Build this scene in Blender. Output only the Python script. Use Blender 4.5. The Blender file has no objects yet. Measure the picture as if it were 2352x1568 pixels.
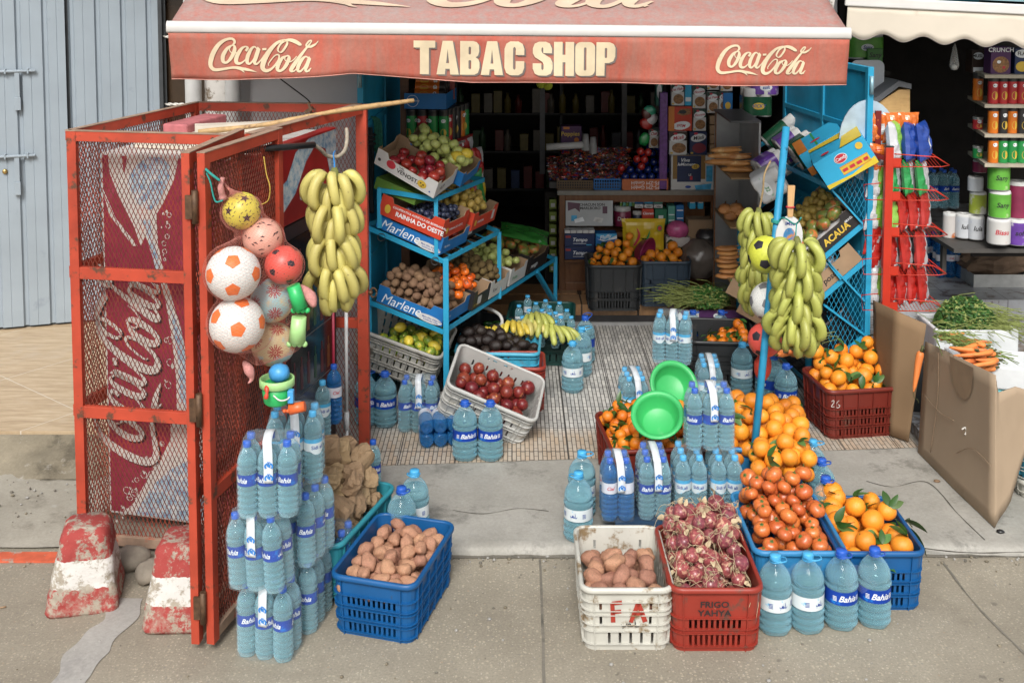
import bpy,bmesh,math,random
from mathutils import Vector,Matrix,noise
R = math.radians
TL = Matrix.Translation
RM = Matrix.Rotation
NSE = noise.noise
PI = math.pi
rnd = random.Random(7)
scn = bpy.context.scene
COL = scn.collection
# ---------------------------------------------------------------- camera, sky, sun, exposure
CAMH,FOC,PCY,PIT = 2.94,2500.0,104.8,R(4)
cam = bpy.data.cameras.new('camera')
cam.sensor_width = 36.0
cam.lens = 36.0 * FOC / 2352.0
cam.shift_y = -(784.0 - PCY) / 2352.0
cam.clip_end = 300
co = bpy.data.objects.new('camera',cam)
co.location = (0,0,CAMH)
co.rotation_euler = (PI / 2 - PIT,0,0)
COL.objects.link(co)
scn.camera = co
W = bpy.data.worlds.new('World')
scn.world = W
W.use_nodes = True
wn = W.node_tree
bg = wn.nodes['Background']
sky = wn.nodes.new('ShaderNodeTexSky')
sky.sky_type = 'NISHITA'
sky.sun_disc = False
SUN_EL,SUN_ROT = R(44),R(186)
sky.sun_elevation = SUN_EL
sky.sun_rotation = SUN_ROT
sky.dust_density = 4.0
sky.air_density = 1.2
hs = wn.nodes.new('ShaderNodeHueSaturation')
hs.inputs['Saturation'].default_value = 0.22
wn.links.new(sky.outputs[0],hs.inputs['Color'])
wn.links.new(hs.outputs[0],bg.inputs[0])
bg.inputs[1].default_value = 0.125
sl = bpy.data.lights.new('sun','SUN')
sl.energy = 2.2
sl.angle = R(20)
sl.color = (1.0,0.965,0.91)
so = bpy.data.objects.new('sun',sl)
sd = Vector((math.sin(SUN_ROT) * math.cos(SUN_EL),math.cos(SUN_ROT) * math.cos(SUN_EL),math.sin(SUN_EL)))
so.rotation_euler = sd.to_track_quat('Z','Y').to_euler()
so.location = sd * 30
COL.objects.link(so)
scn.view_settings.view_transform = 'Standard'
scn.view_settings.look = 'None'
scn.view_settings.exposure = 0.36
scn.view_settings.gamma = 1.0
cy = scn.cycles
cy.max_bounces = 12
cy.diffuse_bounces = 3
cy.glossy_bounces = 3
cy.transmission_bounces = 10
cy.transparent_max_bounces = 24
cy.caustics_reflective = False
cy.caustics_refractive = False
cy.use_denoising = True
# ---------------------------------------------------------------- photograph measurements -> metres
def ray(px,py):
 Y = (py - PCY) / FOC
 return Vector(((px - 1176) / FOC,math.cos(PIT) - Y * math.sin(PIT),-math.sin(PIT) - Y * math.cos(PIT)))
def G(px,py,z=0.0):
 d = ray(px,py)
 t = (z - CAMH) / d.z
 return Vector((d.x * t,d.y * t,z))
def D(px,py,y):
 d = ray(px,py)
 t = y / d.y
 return Vector((d.x * t,y,CAMH + d.z * t))
# ---------------------------------------------------------------- materials
MATS = {}
def lin(c):
 if isinstance(c,str):
  c = c.lstrip('#')
  c = [int(c[i:i + 2],16) / 255 for i in (0,2,4)]
  return tuple(v / 12.92 if v <= 0.04045 else ((v + 0.055) / 1.055) ** 2.4 for v in c)
 return tuple(c)
class NT:
 def __init__(s,name):
  s.m = bpy.data.materials.new(name)
  s.m.use_nodes = True
  s.t = s.m.node_tree
  s.b = s.t.nodes['Principled BSDF']
  s.out = s.t.nodes['Material Output']
 def n(s,typ,**k):
  nd = s.t.nodes.new('ShaderNode' + typ)
  for a,v in k.items():
   if a.startswith('i_'):
    nd.inputs[a[2:].replace('_',' ')].default_value = v
   else:
    setattr(nd,a,v)
  return nd
 def l(s,a,b):
  s.t.links.new(a,b)
 def co(s,kind='Object',scale=None):
  tc = s.n('TexCoord')
  o = tc.outputs[kind]
  if scale:
   mp = s.n('Mapping')
   mp.inputs['Scale'].default_value = scale
   s.l(o,mp.inputs[0])
   o = mp.outputs[0]
  return o
 def noise(s,src,scale,detail=4,rough=0.55):
  nd = s.n('TexNoise')
  nd.inputs['Scale'].default_value = scale
  nd.inputs['Detail'].default_value = detail
  nd.inputs['Roughness'].default_value = rough
  s.l(src,nd.inputs['Vector'])
  return nd.outputs['Fac']
 def ramp(s,src,stops,interp='LINEAR'):
  nd = s.n('ValToRGB')
  nd.color_ramp.interpolation = interp
  e = nd.color_ramp.elements
  while len(e) < len(stops):
   e.new(0.5)
  for k,(p,c) in enumerate(stops):
   e[k].position = p
   if isinstance(c,(int,float)):
    c = (c,c,c)
   c = lin(c)
   e[k].color = (c[0],c[1],c[2],1)
  s.l(src,nd.inputs[0])
  return nd.outputs[0]
 def mix(s,fac,a,b,mode='MIX'):
  nd = s.n('Mix',data_type='RGBA',blend_type=mode)
  ins = [i for i in nd.inputs]
  for i,v in ((0,fac),(6,a),(7,b)):
   if isinstance(v,(int,float)):
    if i == 0:
     ins[i].default_value = v
    else:
     ins[i].default_value = (v,v,v,1)
   elif isinstance(v,(tuple,str,list)):
    v = lin(v)
    ins[i].default_value = (v[0],v[1],v[2],1)
   else:
    s.l(v,ins[i])
  return nd.outputs[2]
 def bump(s,h,strength=0.3,dist=0.01):
  nd = s.n('Bump')
  nd.inputs['Strength'].default_value = strength
  nd.inputs['Distance'].default_value = dist
  s.l(h,nd.inputs['Height'])
  s.l(nd.outputs[0],s.b.inputs['Normal'])
 def base(s,c):
  if isinstance(c,(tuple,str)):
   c = lin(c)
   s.b.inputs['Base Color'].default_value = (c[0],c[1],c[2],1)
  else:
   s.l(c,s.b.inputs['Base Color'])
def mat(name,c,rough=0.6,var=0.15,vs=12,c2=None,k2=0.5,s2=6,bump=0.0,bs=60,metal=0.0,spec=0.5,coat=0.0,rand=0.0):
 """paint / plastic / cloth / fruit skin: base colour, fine value variation, optional second colour in patches, bump"""
 if name in MATS:
  return MATS[name]
 t = NT(name)
 src = t.co()
 if rand:
  oi = t.n('ObjectInfo')
  va = t.n('VectorMath',operation='ADD')
  mu = t.n('VectorMath',operation='SCALE')
  mu.inputs[3].default_value = 1.0
  cx = t.n('CombineXYZ')
  for q in range(3):
   t.l(oi.outputs['Random'],cx.inputs[q])
  mu.inputs[3].default_value = 17.0
  t.l(cx.outputs[0],mu.inputs[0])
  t.l(src,va.inputs[0])
  t.l(mu.outputs[0],va.inputs[1])
  src = va.outputs[0]
 col = lin(c)
 lo = tuple(v * (1 - var) for v in col)
 hi = tuple(min(1,v * (1 + var)) for v in col)
 n1 = t.noise(src,vs)
 o = t.ramp(n1,[(0.3,lo),(0.7,hi)])
 if c2 is not None:
  n2 = t.noise(src,s2,6,0.65)
  f = t.ramp(n2,[(k2,0.0),(min(1,k2 + 0.08),1.0)])
  o = t.mix(f,o,c2)
 if rand:
  hsv = t.n('HueSaturation')
  mr = t.n('MapRange')
  mr.inputs['To Min'].default_value = 1 - rand
  mr.inputs['To Max'].default_value = 1 + rand
  t.l(oi.outputs['Random'],mr.inputs[0])
  t.l(mr.outputs[0],hsv.inputs['Value'])
  mh = t.n('MapRange')
  mh.inputs['To Min'].default_value = 0.5 - rand * 0.045
  mh.inputs['To Max'].default_value = 0.5 + rand * 0.045
  t.l(oi.outputs['Random'],mh.inputs[0])
  t.l(mh.outputs[0],hsv.inputs['Hue'])
  t.l(o,hsv.inputs['Color'])
  o = hsv.outputs[0]
 t.base(o)
 b = t.b
 b.inputs['Roughness'].default_value = rough
 b.inputs['Metallic'].default_value = metal
 b.inputs['Specular IOR Level'].default_value = spec
 b.inputs['Coat Weight'].default_value = coat
 b.inputs['Coat Roughness'].default_value = 0.15
 if bump:
  t.bump(t.noise(src,bs,3),bump,0.004)
 MATS[name] = t.m
 return t.m
def clear(name,c,alpha,rough=0.12,spec=0.6,wav=0.0,ws=40,lum=None,edge=0.45):
 """thin clear plastic: part see-through, part tinted and glossy"""
 if name in MATS:
  return MATS[name]
 t = NT(name)
 src = t.co()
 t.b.inputs['Roughness'].default_value = rough
 t.b.inputs['Specular IOR Level'].default_value = spec
 col = lin(c)
 t.base(tuple(col))
 if wav:
  t.bump(t.noise(src,ws,3),wav,0.006)
 tr = t.n('BsdfTransparent')
 k = lum or tuple(0.55 + 0.45 * v ** 0.5 for v in col)
 tr.inputs[0].default_value = (k[0],k[1],k[2],1)
 lw = t.n('LayerWeight')
 lw.inputs[0].default_value = 0.35
 fa = t.ramp(lw.outputs['Facing'],[(0.0,alpha),(1.0,min(1,alpha + edge))])
 mx = t.n('MixShader')
 t.l(fa,mx.inputs[0])
 t.l(tr.outputs[0],mx.inputs[1])
 t.l(t.b.outputs[0],mx.inputs[2])
 t.l(mx.outputs[0],t.out.inputs[0])
 MATS[name] = t.m
 return t.m
def glassy(name,c,dc,k=0.3,ior=1.3,wav=0.6,ws=10,rough=0.03):
 """water in a bottle: refracting, part of the light scattered by the tinted wall behind it"""
 if name in MATS: return MATS[name]
 t = NT(name); src = t.co()
 g = t.n('BsdfGlass'); g.inputs['Color'].default_value = (*c,1); g.inputs['IOR'].default_value = ior; g.inputs['Roughness'].default_value = rough
 d = t.n('BsdfTranslucent'); d.inputs[0].default_value = (*dc,1)
 d2 = t.n('BsdfDiffuse'); d2.inputs[0].default_value = (*dc,1)
 b = t.n('Bump'); b.inputs['Strength'].default_value = wav; b.inputs['Distance'].default_value = 0.01
 t.l(t.noise(src,ws,2),b.inputs['Height']); t.l(b.outputs[0],g.inputs['Normal'])
 m0 = t.n('MixShader'); m0.inputs[0].default_value = 0.5; t.l(d.outputs[0],m0.inputs[1]); t.l(d2.outputs[0],m0.inputs[2])
 m = t.n('MixShader'); m.inputs[0].default_value = k; t.l(g.outputs[0],m.inputs[1]); t.l(m0.outputs[0],m.inputs[2])
 lp = t.n('BsdfTransparent'); lp.inputs[0].default_value = (*[0.5 + 0.5 * v for v in c],1)
 m2 = t.n('MixShader'); m2.inputs[0].default_value = 0.20; t.l(m.outputs[0],m2.inputs[1]); t.l(lp.outputs[0],m2.inputs[2])
 t.l(m2.outputs[0],t.out.inputs[0]); MATS[name] = t.m
 return t.m
# ---------------------------------------------------------------- mesh building
class MB:
 def __init__(s):
  s.v = []; s.f = []; s.mi = []; s.m = 0; s.sm = []; s.smooth = False
 def add(s,vs,fs,M=None):
  o = len(s.v)
  for p in vs:
   p = Vector(p)
   s.v.append(M @ p if M else p)
  for f in fs:
   s.f.append(tuple(i + o for i in f)); s.mi.append(s.m); s.sm.append(s.smooth)
  return s
 def box(s,x0,x1,y0,y1,z0,z1,M=None):
  vs = [(x0,y0,z0),(x1,y0,z0),(x1,y1,z0),(x0,y1,z0),(x0,y0,z1),(x1,y0,z1),(x1,y1,z1),(x0,y1,z1)]
  return s.add(vs,[(0,3,2,1),(4,5,6,7),(0,1,5,4),(1,2,6,5),(2,3,7,6),(3,0,4,7)],M)
 def quad(s,a,b,c,d):
  return s.add([a,b,c,d],[(0,1,2,3)])
 def bar(s,a,b,w,h=None,up=(0,0,1)):
  """square bar from a to b, w wide, h thick along up"""
  a,b = Vector(a),Vector(b)
  h = h or w
  d = (b - a).normalized()
  up = Vector(up)
  if abs(d.dot(up)) > 0.98:
   up = Vector((0,1,0)) if abs(d.y) < 0.9 else Vector((1,0,0))
  x = d.cross(up).normalized() * (w / 2)
  z = x.cross(d).normalized() * (h / 2)
  vs = [a - x - z,a + x - z,a + x + z,a - x + z,b - x - z,b + x - z,b + x + z,b - x + z]
  return s.add(vs,[(0,1,2,3),(7,6,5,4),(0,4,5,1),(1,5,6,2),(2,6,7,3),(3,7,4,0)])
 def tube(s,pts,r,n=8,caps=True,sq=1.0):
  pts = [Vector(p) for p in pts]
  rs = r if isinstance(r,(list,tuple)) else [r] * len(pts)
  o = len(s.v); up = None
  for i,p in enumerate(pts):
   d = (pts[min(i + 1,len(pts) - 1)] - pts[max(i - 1,0)]).normalized()
   if up is None:
    up = Vector((0,0,1)) if abs(d.z) < 0.9 else Vector((1,0,0))
   x = d.cross(up)
   if x.length < 1e-5:
    x = d.orthogonal()
   x.normalize(); y = x.cross(d).normalized(); up = y
   for k in range(n):
    a = 2 * PI * k / n
    s.v.append(p + (x * math.cos(a) + y * math.sin(a) * sq) * rs[i])
  for i in range(len(pts) - 1):
   for k in range(n):
    a = o + i * n + k; b = o + i * n + (k + 1) % n
    s.f.append((a,a + n,b + n,b)); s.mi.append(s.m); s.sm.append(True)
  if caps:
   s.f.append(tuple(o + k for k in range(n))); s.mi.append(s.m); s.sm.append(False)
   e = o + (len(pts) - 1) * n
   s.f.append(tuple(e + n - 1 - k for k in range(n))); s.mi.append(s.m); s.sm.append(False)
  return s
 def lathe(s,prof,n=20,M=None,fn=None):
  """prof = [(radius, z)]; fn(angle, r, z) -> (r, z)"""
  vs = []
  for r,z in prof:
   for k in range(n):
    a = 2 * PI * k / n
    rr,zz = fn(a,r,z) if fn else (r,z)
    vs.append((rr * math.cos(a),rr * math.sin(a),zz))
  fs = []
  for i in range(len(prof) - 1):
   for k in range(n):
    a = i * n + k; b = i * n + (k + 1) % n
    fs.append((a,b,b + n,a + n))
  sm = s.smooth; s.smooth = True
  s.add(vs,fs,M)
  s.smooth = sm
  return s
 def ball(s,c,r,n=14,m=9,fn=None,M=None):
  if isinstance(r,(int,float)):
   r = (r,r,r)
  vs = [(0,0,-1)]
  for i in range(1,m):
   t = -PI / 2 + PI * i / m
   for k in range(n):
    a = 2 * PI * k / n
    vs.append((math.cos(t) * math.cos(a),math.cos(t) * math.sin(a),math.sin(t)))
  vs.append((0,0,1))
  out = []
  for p in vs:
   p = Vector(p)
   q = p * (fn(p) if fn else 1.0)
   out.append(Vector((q.x * r[0] + c[0],q.y * r[1] + c[1],q.z * r[2] + c[2])))
  fs = [(0,1 + (k + 1) % n,1 + k) for k in range(n)]
  for i in range(m - 2):
   for k in range(n):
    a = 1 + i * n + k; b = 1 + i * n + (k + 1) % n
    fs.append((a,b,b + n,a + n))
  e = 1 + (m - 2) * n
  fs += [(e + k,e + (k + 1) % n,len(vs) - 1) for k in range(n)]
  sm = s.smooth; s.smooth = True
  s.add(out,fs,M)
  s.smooth = sm
  return s
 def prism(s,poly,h,M=None):
  """poly in x,y extruded 0..h along z"""
  n = len(poly)
  vs = [(p[0],p[1],0) for p in poly] + [(p[0],p[1],h) for p in poly]
  fs = [tuple(range(n - 1,-1,-1)),tuple(range(n,2 * n))] + [(i,(i + 1) % n,(i + 1) % n + n,i + n) for i in range(n)]
  return s.add(vs,fs,M)
 def build(s,name,mats,parent=None,M=None,bevel=0.0,solid=0.0):
  me = bpy.data.meshes.new(name)
  me.from_pydata([tuple(p) for p in s.v],[],s.f)
  if not isinstance(mats,(list,tuple)):
   mats = [mats]
  for m in mats:
   me.materials.append(m)
  me.polygons.foreach_set('material_index',s.mi)
  me.polygons.foreach_set('use_smooth',s.sm)
  me.update()
  o = bpy.data.objects.new(name,me)
  COL.objects.link(o)
  if parent is not None:
   o.parent = parent
  if M is not None:
   o.matrix_local = M
  if solid:
   md = o.modifiers.new('solid','SOLIDIFY'); md.thickness = abs(solid); md.offset = -1 if solid > 0 else 0
  if bevel:
   md = o.modifiers.new('bevel','BEVEL'); md.width = bevel; md.segments = 2; md.limit_method = 'ANGLE'; md.angle_limit = R(50)
  return o
def tag(o,label=None,cat=None,group=None,kind=None):
 if label: o['label'] = label
 if cat: o['category'] = cat
 if group: o['group'] = group
 if kind: o['kind'] = kind
 return o
def thing(name,label,cat,loc=(0,0,0),rz=0.0,group=None,M=None):
 o = bpy.data.objects.new(name,None)
 o.empty_display_size = 0.05
 COL.objects.link(o)
 if M is not None:
  o.matrix_local = M
 else:
  o.location = loc; o.rotation_euler = (0,0,rz)
 return tag(o,label,cat,group)
def struct(name,mb,m,**k):
 o = mb.build(name,m,**k); o['kind'] = 'structure'
 return o
def kids(o):
 return KIDS.setdefault(o.name,[c for c in bpy.data.objects if c.parent == o])
KIDS = {}
def copy_tree(o,parent=None):
 c = o.copy()
 COL.objects.link(c)
 if parent is not None:
  c.parent = parent
  c.matrix_parent_inverse = o.matrix_parent_inverse
 for ch in kids(o):
  copy_tree(ch,c)
 return c
PROTOS = []
class Proto:
 """first use moves the original itself, later uses copy it with its parts"""
 def __init__(s,o):
  s.o = o; s.used = False; PROTOS.append(s)
 def put(s,M,label=None,cat=None,group=None):
  if not s.used:
   o = s.o; kids(o); s.used = True
   for ch in kids(o): kids(ch)
  else:
   o = copy_tree(s.o)
  o.matrix_local = M
  return tag(o,label,cat,group)
def TR(loc,rz=0.0,rx=0.0,ry=0.0,s=1.0):
 return TL(Vector(loc)) @ RM(rz,4,'Z') @ RM(rx,4,'X') @ RM(ry,4,'Y') @ Matrix.Diagonal((s,s,s,1) if isinstance(s,(int,float)) else (*s,1))
def FR(o,x,z=(0,0,1)):
 """frame with origin o, x axis along x, z axis near z"""
 x = Vector(x).normalized(); z = Vector(z)
 y = z.cross(x).normalized(); z = x.cross(y)
 M = Matrix((x,y,z)).transposed().to_4x4()
 M.translation = Vector(o)
 return M
def smp(pts,k=6):
 out = []
 n = len(pts)
 P = [Vector(p) for p in pts]
 for i in range(n - 1):
  p0,p1,p2,p3 = P[max(i - 1,0)],P[i],P[i + 1],P[min(i + 2,n - 1)]
  for j in range(k):
   t = j / k
   out.append(0.5 * ((2 * p1) + (p2 - p0) * t + (2 * p0 - 5 * p1 + 4 * p2 - p3) * t * t + (3 * p1 - p0 - 3 * p2 + p3) * t ** 3))
 out.append(P[-1])
 return out
# ---------------------------------------------------------------- lettering
FT = {}
def text_mesh(txt,size=1.0,bold=0.0,shear=0.0,sx=1.0,align='CENTER'):
 """list of verts (x,y) and faces of a word set in the built-in face; width/height scaled"""
 key = (txt,bold,shear,align)
 if key not in FT:
  cu = bpy.data.curves.new('t','FONT')
  cu.body = txt; cu.size = 1.0; cu.offset = bold; cu.shear = shear
  cu.align_x = align; cu.align_y = 'CENTER'; cu.resolution_u = 3
  ob = bpy.data.objects.new('t',cu)
  COL.objects.link(ob)
  me = bpy.data.meshes.new_from_object(ob.evaluated_get(bpy.context.evaluated_depsgraph_get()))
  FT[key] = ([tuple(v.co) for v in me.vertices],[tuple(p.vertices) for p in me.polygons])
  bpy.data.objects.remove(ob); bpy.data.curves.remove(cu); bpy.data.meshes.remove(me)
 vs,fs = FT[key]
 return [(x * size * sx,y * size,0) for x,y,z in vs],fs
def stroke(mb,pts,M=None,k=5,z=0.0):
 """pts (x, y, width): a brush stroke laid flat in x,y"""
 sp = smp([Vector(p) for p in pts],k)
 L = []; Rr = []
 for i,p in enumerate(sp):
  a = sp[max(i - 1,0)]; b = sp[min(i + 1,len(sp) - 1)]
  d = Vector((b.x - a.x,b.y - a.y))
  if d.length < 1e-9: d = Vector((1,0))
  d.normalize()
  w = max(p.z,0.0) / 2
  L.append((p.x - d.y * w,p.y + d.x * w,z)); Rr.append((p.x + d.y * w,p.y - d.x * w,z))
 n = len(sp)
 return mb.add(Rr + L,[(i,i + 1,n + i + 1,n + i) for i in range(n - 1)],M)
def fill2d(loops,res=1):
 """polygons with holes -> verts, faces"""
 cu = bpy.data.curves.new('c','CURVE'); cu.dimensions = '2D'; cu.fill_mode = 'BOTH'
 for lp in loops:
  sp = cu.splines.new('POLY'); sp.points.add(len(lp) - 1); sp.use_cyclic_u = True
  for q,p in enumerate(lp): sp.points[q].co = (p[0],p[1],0,1)
 ob = bpy.data.objects.new('c',cu); COL.objects.link(ob)
 me = bpy.data.meshes.new_from_object(ob.evaluated_get(bpy.context.evaluated_depsgraph_get()))
 r = ([tuple(v.co) for v in me.vertices],[tuple(p.vertices) for p in me.polygons])
 bpy.data.objects.remove(ob); bpy.data.curves.remove(cu); bpy.data.meshes.remove(me)
 return r
def ell(cx,cy,rx,ry,n=16,a=0.0):
 return [(cx + rx * math.cos(2 * PI * k / n) * math.cos(a) - ry * math.sin(2 * PI * k / n) * math.sin(a),
             cy + rx * math.cos(2 * PI * k / n) * math.sin(a) + ry * math.sin(2 * PI * k / n) * math.cos(a)) for k in range(n)]
# script logo strokes, traced in picture units (x right, y down), 700 wide
LOGO = [
 [(1492,262,7),(1508,240,15),(1494,220,14),(1455,224,16),(1412,252,22),(1378,300,27),(1358,350,28),(1354,392,24),(1378,416,20),(1430,412,15),(1490,402,14),(1530,404,18),(1560,414,22)],
 [(1500,402,4),(1550,408,16),(1596,416,14),(1645,430,1)],
 [(1552,416,10),(1562,428,5),(1570,432,1)],
 [(1488,262,9),(1460,282,18),(1434,326,24),(1434,362,20),(1456,370,14),(1484,340,20),(1506,292,22),(1504,264,13),(1486,264,8),(1474,290,6),(1494,312,6),(1524,304,6),(1548,282,7)],
 [(1576,296,14),(1590,276,14),(1574,268,9),(1548,284,18),(1520,330,24),(1516,366,22),(1536,376,15),(1562,362,8),(1592,330,6)],
 [(1650,284,7),(1632,268,9),(1610,286,18),(1588,330,23),(1584,366,20),(1602,376,12),(1630,340,9),(1660,274,20),(1642,330,24),(1630,366,20),(1644,378,12),(1672,352,7),(1692,320,4)],
 [(1682,284,13),(1708,282,13)],
 [(1790,302,5),(1808,296,12),(1838,252,13),(1836,226,10),(1812,226,12),(1770,246,18),(1722,300,26),(1690,360,30),(1682,402,27),(1704,420,20),(1742,404,13),(1780,356,10),(1788,322,10),(1770,318,8),(1748,336,7),(1720,374,6),(1722,388,5)],
 [(1790,302,5),(1780,284,12),(1800,246,12),(1838,224,14),(1880,228,22),(1920,250,18),(1926,258,4)],
 [(1832,326,9),(1806,340,18),(1780,384,24),(1778,412,20),(1798,418,14),(1826,392,20),(1850,346,22),(1848,324,12),(1832,326,7),(1824,346,6),(1846,364,6),(1878,350,6),(1900,324,5)],
 [(2034,232,2),(2010,252,11),(1976,266,12),(1958,256,10),(1976,230,10),(1990,226,9),(1986,240,8),(1950,286,14),(1900,354,22),(1868,402,24),(1864,418,16),(1884,418,8),(1912,390,6)],
 [(2034,226,2),(2014,252,9),(1984,270,7)],
 [(1976,338,7),(1958,326,9),(1936,342,18),(1912,384,22),(1908,412,18),(1926,418,12),(1954,386,9),(1982,332,18),(1966,380,22),(1958,410,16),(1970,418,11),(1994,396,5)],
 [(1978,412,9),(1984,418,9)],
]
def logo(mb,M,w=1.0):
 """script logo, w wide, centred on M"""
 k = w / 700.0
 for s in LOGO:
  stroke(mb,[((x - 1692) * k,-(y - 322) * k,t * k * 1.08) for x,y,t in s],M,4)
def word(mb,M,txt,size,bold=0.0,shear=0.0,sx=1.0,align='CENTER'):
 vs,fs = text_mesh(txt,size,bold,shear,sx,align)
 mb.add(vs,fs,M)
# ================================================================ ground and floors
def m_street():
 t = NT('street_concrete'); src = t.co()
 big = t.noise(src,0.9,5,0.6)
 col = t.ramp(big,[(0.3,(0.225,0.20,0.155)),(0.7,(0.34,0.305,0.24))])
 fine = t.noise(src,90,4,0.7)
 col = t.mix(0.55,col,t.ramp(fine,[(0.3,0.32),(0.72,0.72)]),'OVERLAY')
 for sc,thr,c in ((55,0.30,(0.50,0.44,0.33)),(34,0.17,(0.20,0.19,0.18)),(85,0.25,(0.58,0.53,0.44)),(23,0.10,(0.40,0.27,0.17))):
  v = t.n('TexVoronoi'); v.inputs['Scale'].default_value = sc; v.inputs['Randomness'].default_value = 1.0
  t.l(src,v.inputs['Vector'])
  sel = t.n('Separate' + 'Color'); t.l(v.outputs['Color'],sel.inputs[0])
  m1 = t.n('Math',operation='LESS_THAN'); m1.inputs[1].default_value = 0.30; t.l(sel.outputs[0],m1.inputs[0])
  m2 = t.n('Math',operation='LESS_THAN'); m2.inputs[1].default_value = thr * 1.05; t.l(v.outputs['Distance'],m2.inputs[0])
  m3 = t.n('Math',operation='MULTIPLY'); t.l(m1.outputs[0],m3.inputs[0]); t.l(m2.outputs[0],m3.inputs[1])
  m4 = t.n('Math',operation='MULTIPLY'); t.l(m3.outputs[0],m4.inputs[0]); m4.inputs[1].default_value = 0.5
  col = t.mix(m4.outputs[0],col,c)
 st = t.noise(src,2.6,6,0.7)
 col = t.mix(t.ramp(st,[(0.54,0.0),(0.72,0.4)]),col,(0.14,0.12,0.095))
 col = t.mix(t.ramp(t.noise(src,0.55,6,0.7),[(0.45,0.0),(0.65,0.5)]),col,(0.17,0.145,0.11))
 col = t.mix(t.ramp(t.noise(src,7.5,3,0.5),[(0.68,0.0),(0.71,0.55)]),col,(0.10,0.09,0.075))
 t.base(col); t.b.inputs['Roughness'].default_value = 0.85
 t.bump(t.noise(src,70,6,0.7),0.45,0.006)
 return t.m
def m_slab(name,a,b,dark=(0.12,0.115,0.10),rough=0.6):
 t = NT(name); src = t.co()
 col = t.ramp(t.noise(src,1.7,7,0.65),[(0.3,a),(0.7,b)])
 col = t.mix(t.ramp(t.noise(src,3.3,7,0.75),[(0.54,0.0),(0.64,0.6)]),col,dark)
 col = t.mix(t.ramp(t.noise(src,9,5,0.7),[(0.62,0.0),(0.70,0.5)]),col,(0.42,0.40,0.36))
 col = t.mix(0.35,col,t.ramp(t.noise(src,60,4,0.7),[(0.3,0.35),(0.7,0.65)]),'OVERLAY')
 t.base(col); t.b.inputs['Roughness'].default_value = rough
 t.bump(t.noise(src,14,7,0.7),0.4,0.01)
 return t.m
def m_mosaic():
 t = NT('mosaic_tile'); src = t.co()
 mp = t.n('Mapping'); mp.inputs['Rotation'].default_value = (0,0,PI / 2); t.l(src,mp.inputs[0])
 br = t.n('TexBrick')
 for k,v in (('Scale',1.0),('Mortar Size',0.0026),('Mortar Smooth',0.1),('Brick Width',0.105),('Row Height',0.0262),('Bias',0.0)):
  br.inputs[k].default_value = v
 br.offset = 0.5
 br.inputs['Color1'].default_value = (0.62,0.60,0.56,1); br.inputs['Color2'].default_value = (0.40,0.39,0.37,1)
 br.inputs['Mortar'].default_value = (0.05,0.045,0.04,1)
 t.l(mp.outputs[0],br.inputs[0])
 b2 = t.n('TexBrick')
 for k,v in (('Scale',1.0),('Mortar Size',0.004),('Mortar Smooth',0.1),('Brick Width',0.105),('Row Height',0.0262)):
  b2.inputs[k].default_value = v
 b2.offset = 0.5
 b2.inputs['Color1'].default_value = (0.50,0.37,0.25,1); b2.inputs['Color2'].default_value = (0.52,0.46,0.38,1)
 b2.inputs['Mortar'].default_value = (0.13,0.11,0.09,1); b2.inputs['Mortar Size'].default_value = 0.0026
 t.l(mp.outputs[0],b2.inputs[0])
 sx = t.n('SeparateXYZ'); t.l(src,sx.inputs[0])
 mr = t.n('MapRange'); mr.inputs['From Min'].default_value = 6.62; mr.inputs['From Max'].default_value = 6.75
 mr.inputs['To Min'].default_value = 0.85; mr.inputs['To Max'].default_value = 0.0
 ad = t.n('Math',operation='MULTIPLY_ADD'); t.l(t.noise(src,2.0,2),ad.inputs[0]); ad.inputs[1].default_value = 0.5; t.l(sx.outputs[1],ad.inputs[2])
 sb = t.n('Math',operation='SUBTRACT'); t.l(ad.outputs[0],sb.inputs[0]); sb.inputs[1].default_value = 0.25
 t.l(sb.outputs[0],mr.inputs[0])
 col = t.mix(mr.outputs[0],br.outputs[0],b2.outputs[0])
 g = t.n('TexBrick'); g.offset = 0.0
 for k,v in (('Scale',1.0),('Mortar Size',0.0034),('Mortar Smooth',0.1),('Brick Width',0.335),('Row Height',0.335)):
  g.inputs[k].default_value = v
 t.l(src,g.inputs[0])
 col = t.mix(g.outputs['Fac'],col,(0.07,0.064,0.06))
 col = t.mix(0.4,col,t.ramp(t.noise(src,5,6,0.7),[(0.3,0.28),(0.7,0.62)]),'OVERLAY')
 t.base(col); t.b.inputs['Roughness'].default_value = 0.5
 mm = t.n('Math',operation='MAXIMUM'); t.l(br.outputs['Fac'],mm.inputs[0]); t.l(g.outputs['Fac'],mm.inputs[1])
 iv = t.n('Math',operation='SUBTRACT'); iv.inputs[0].default_value = 1.0; t.l(mm.outputs[0],iv.inputs[1])
 t.bump(iv.outputs[0],0.6,0.003)
 return t.m
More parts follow.
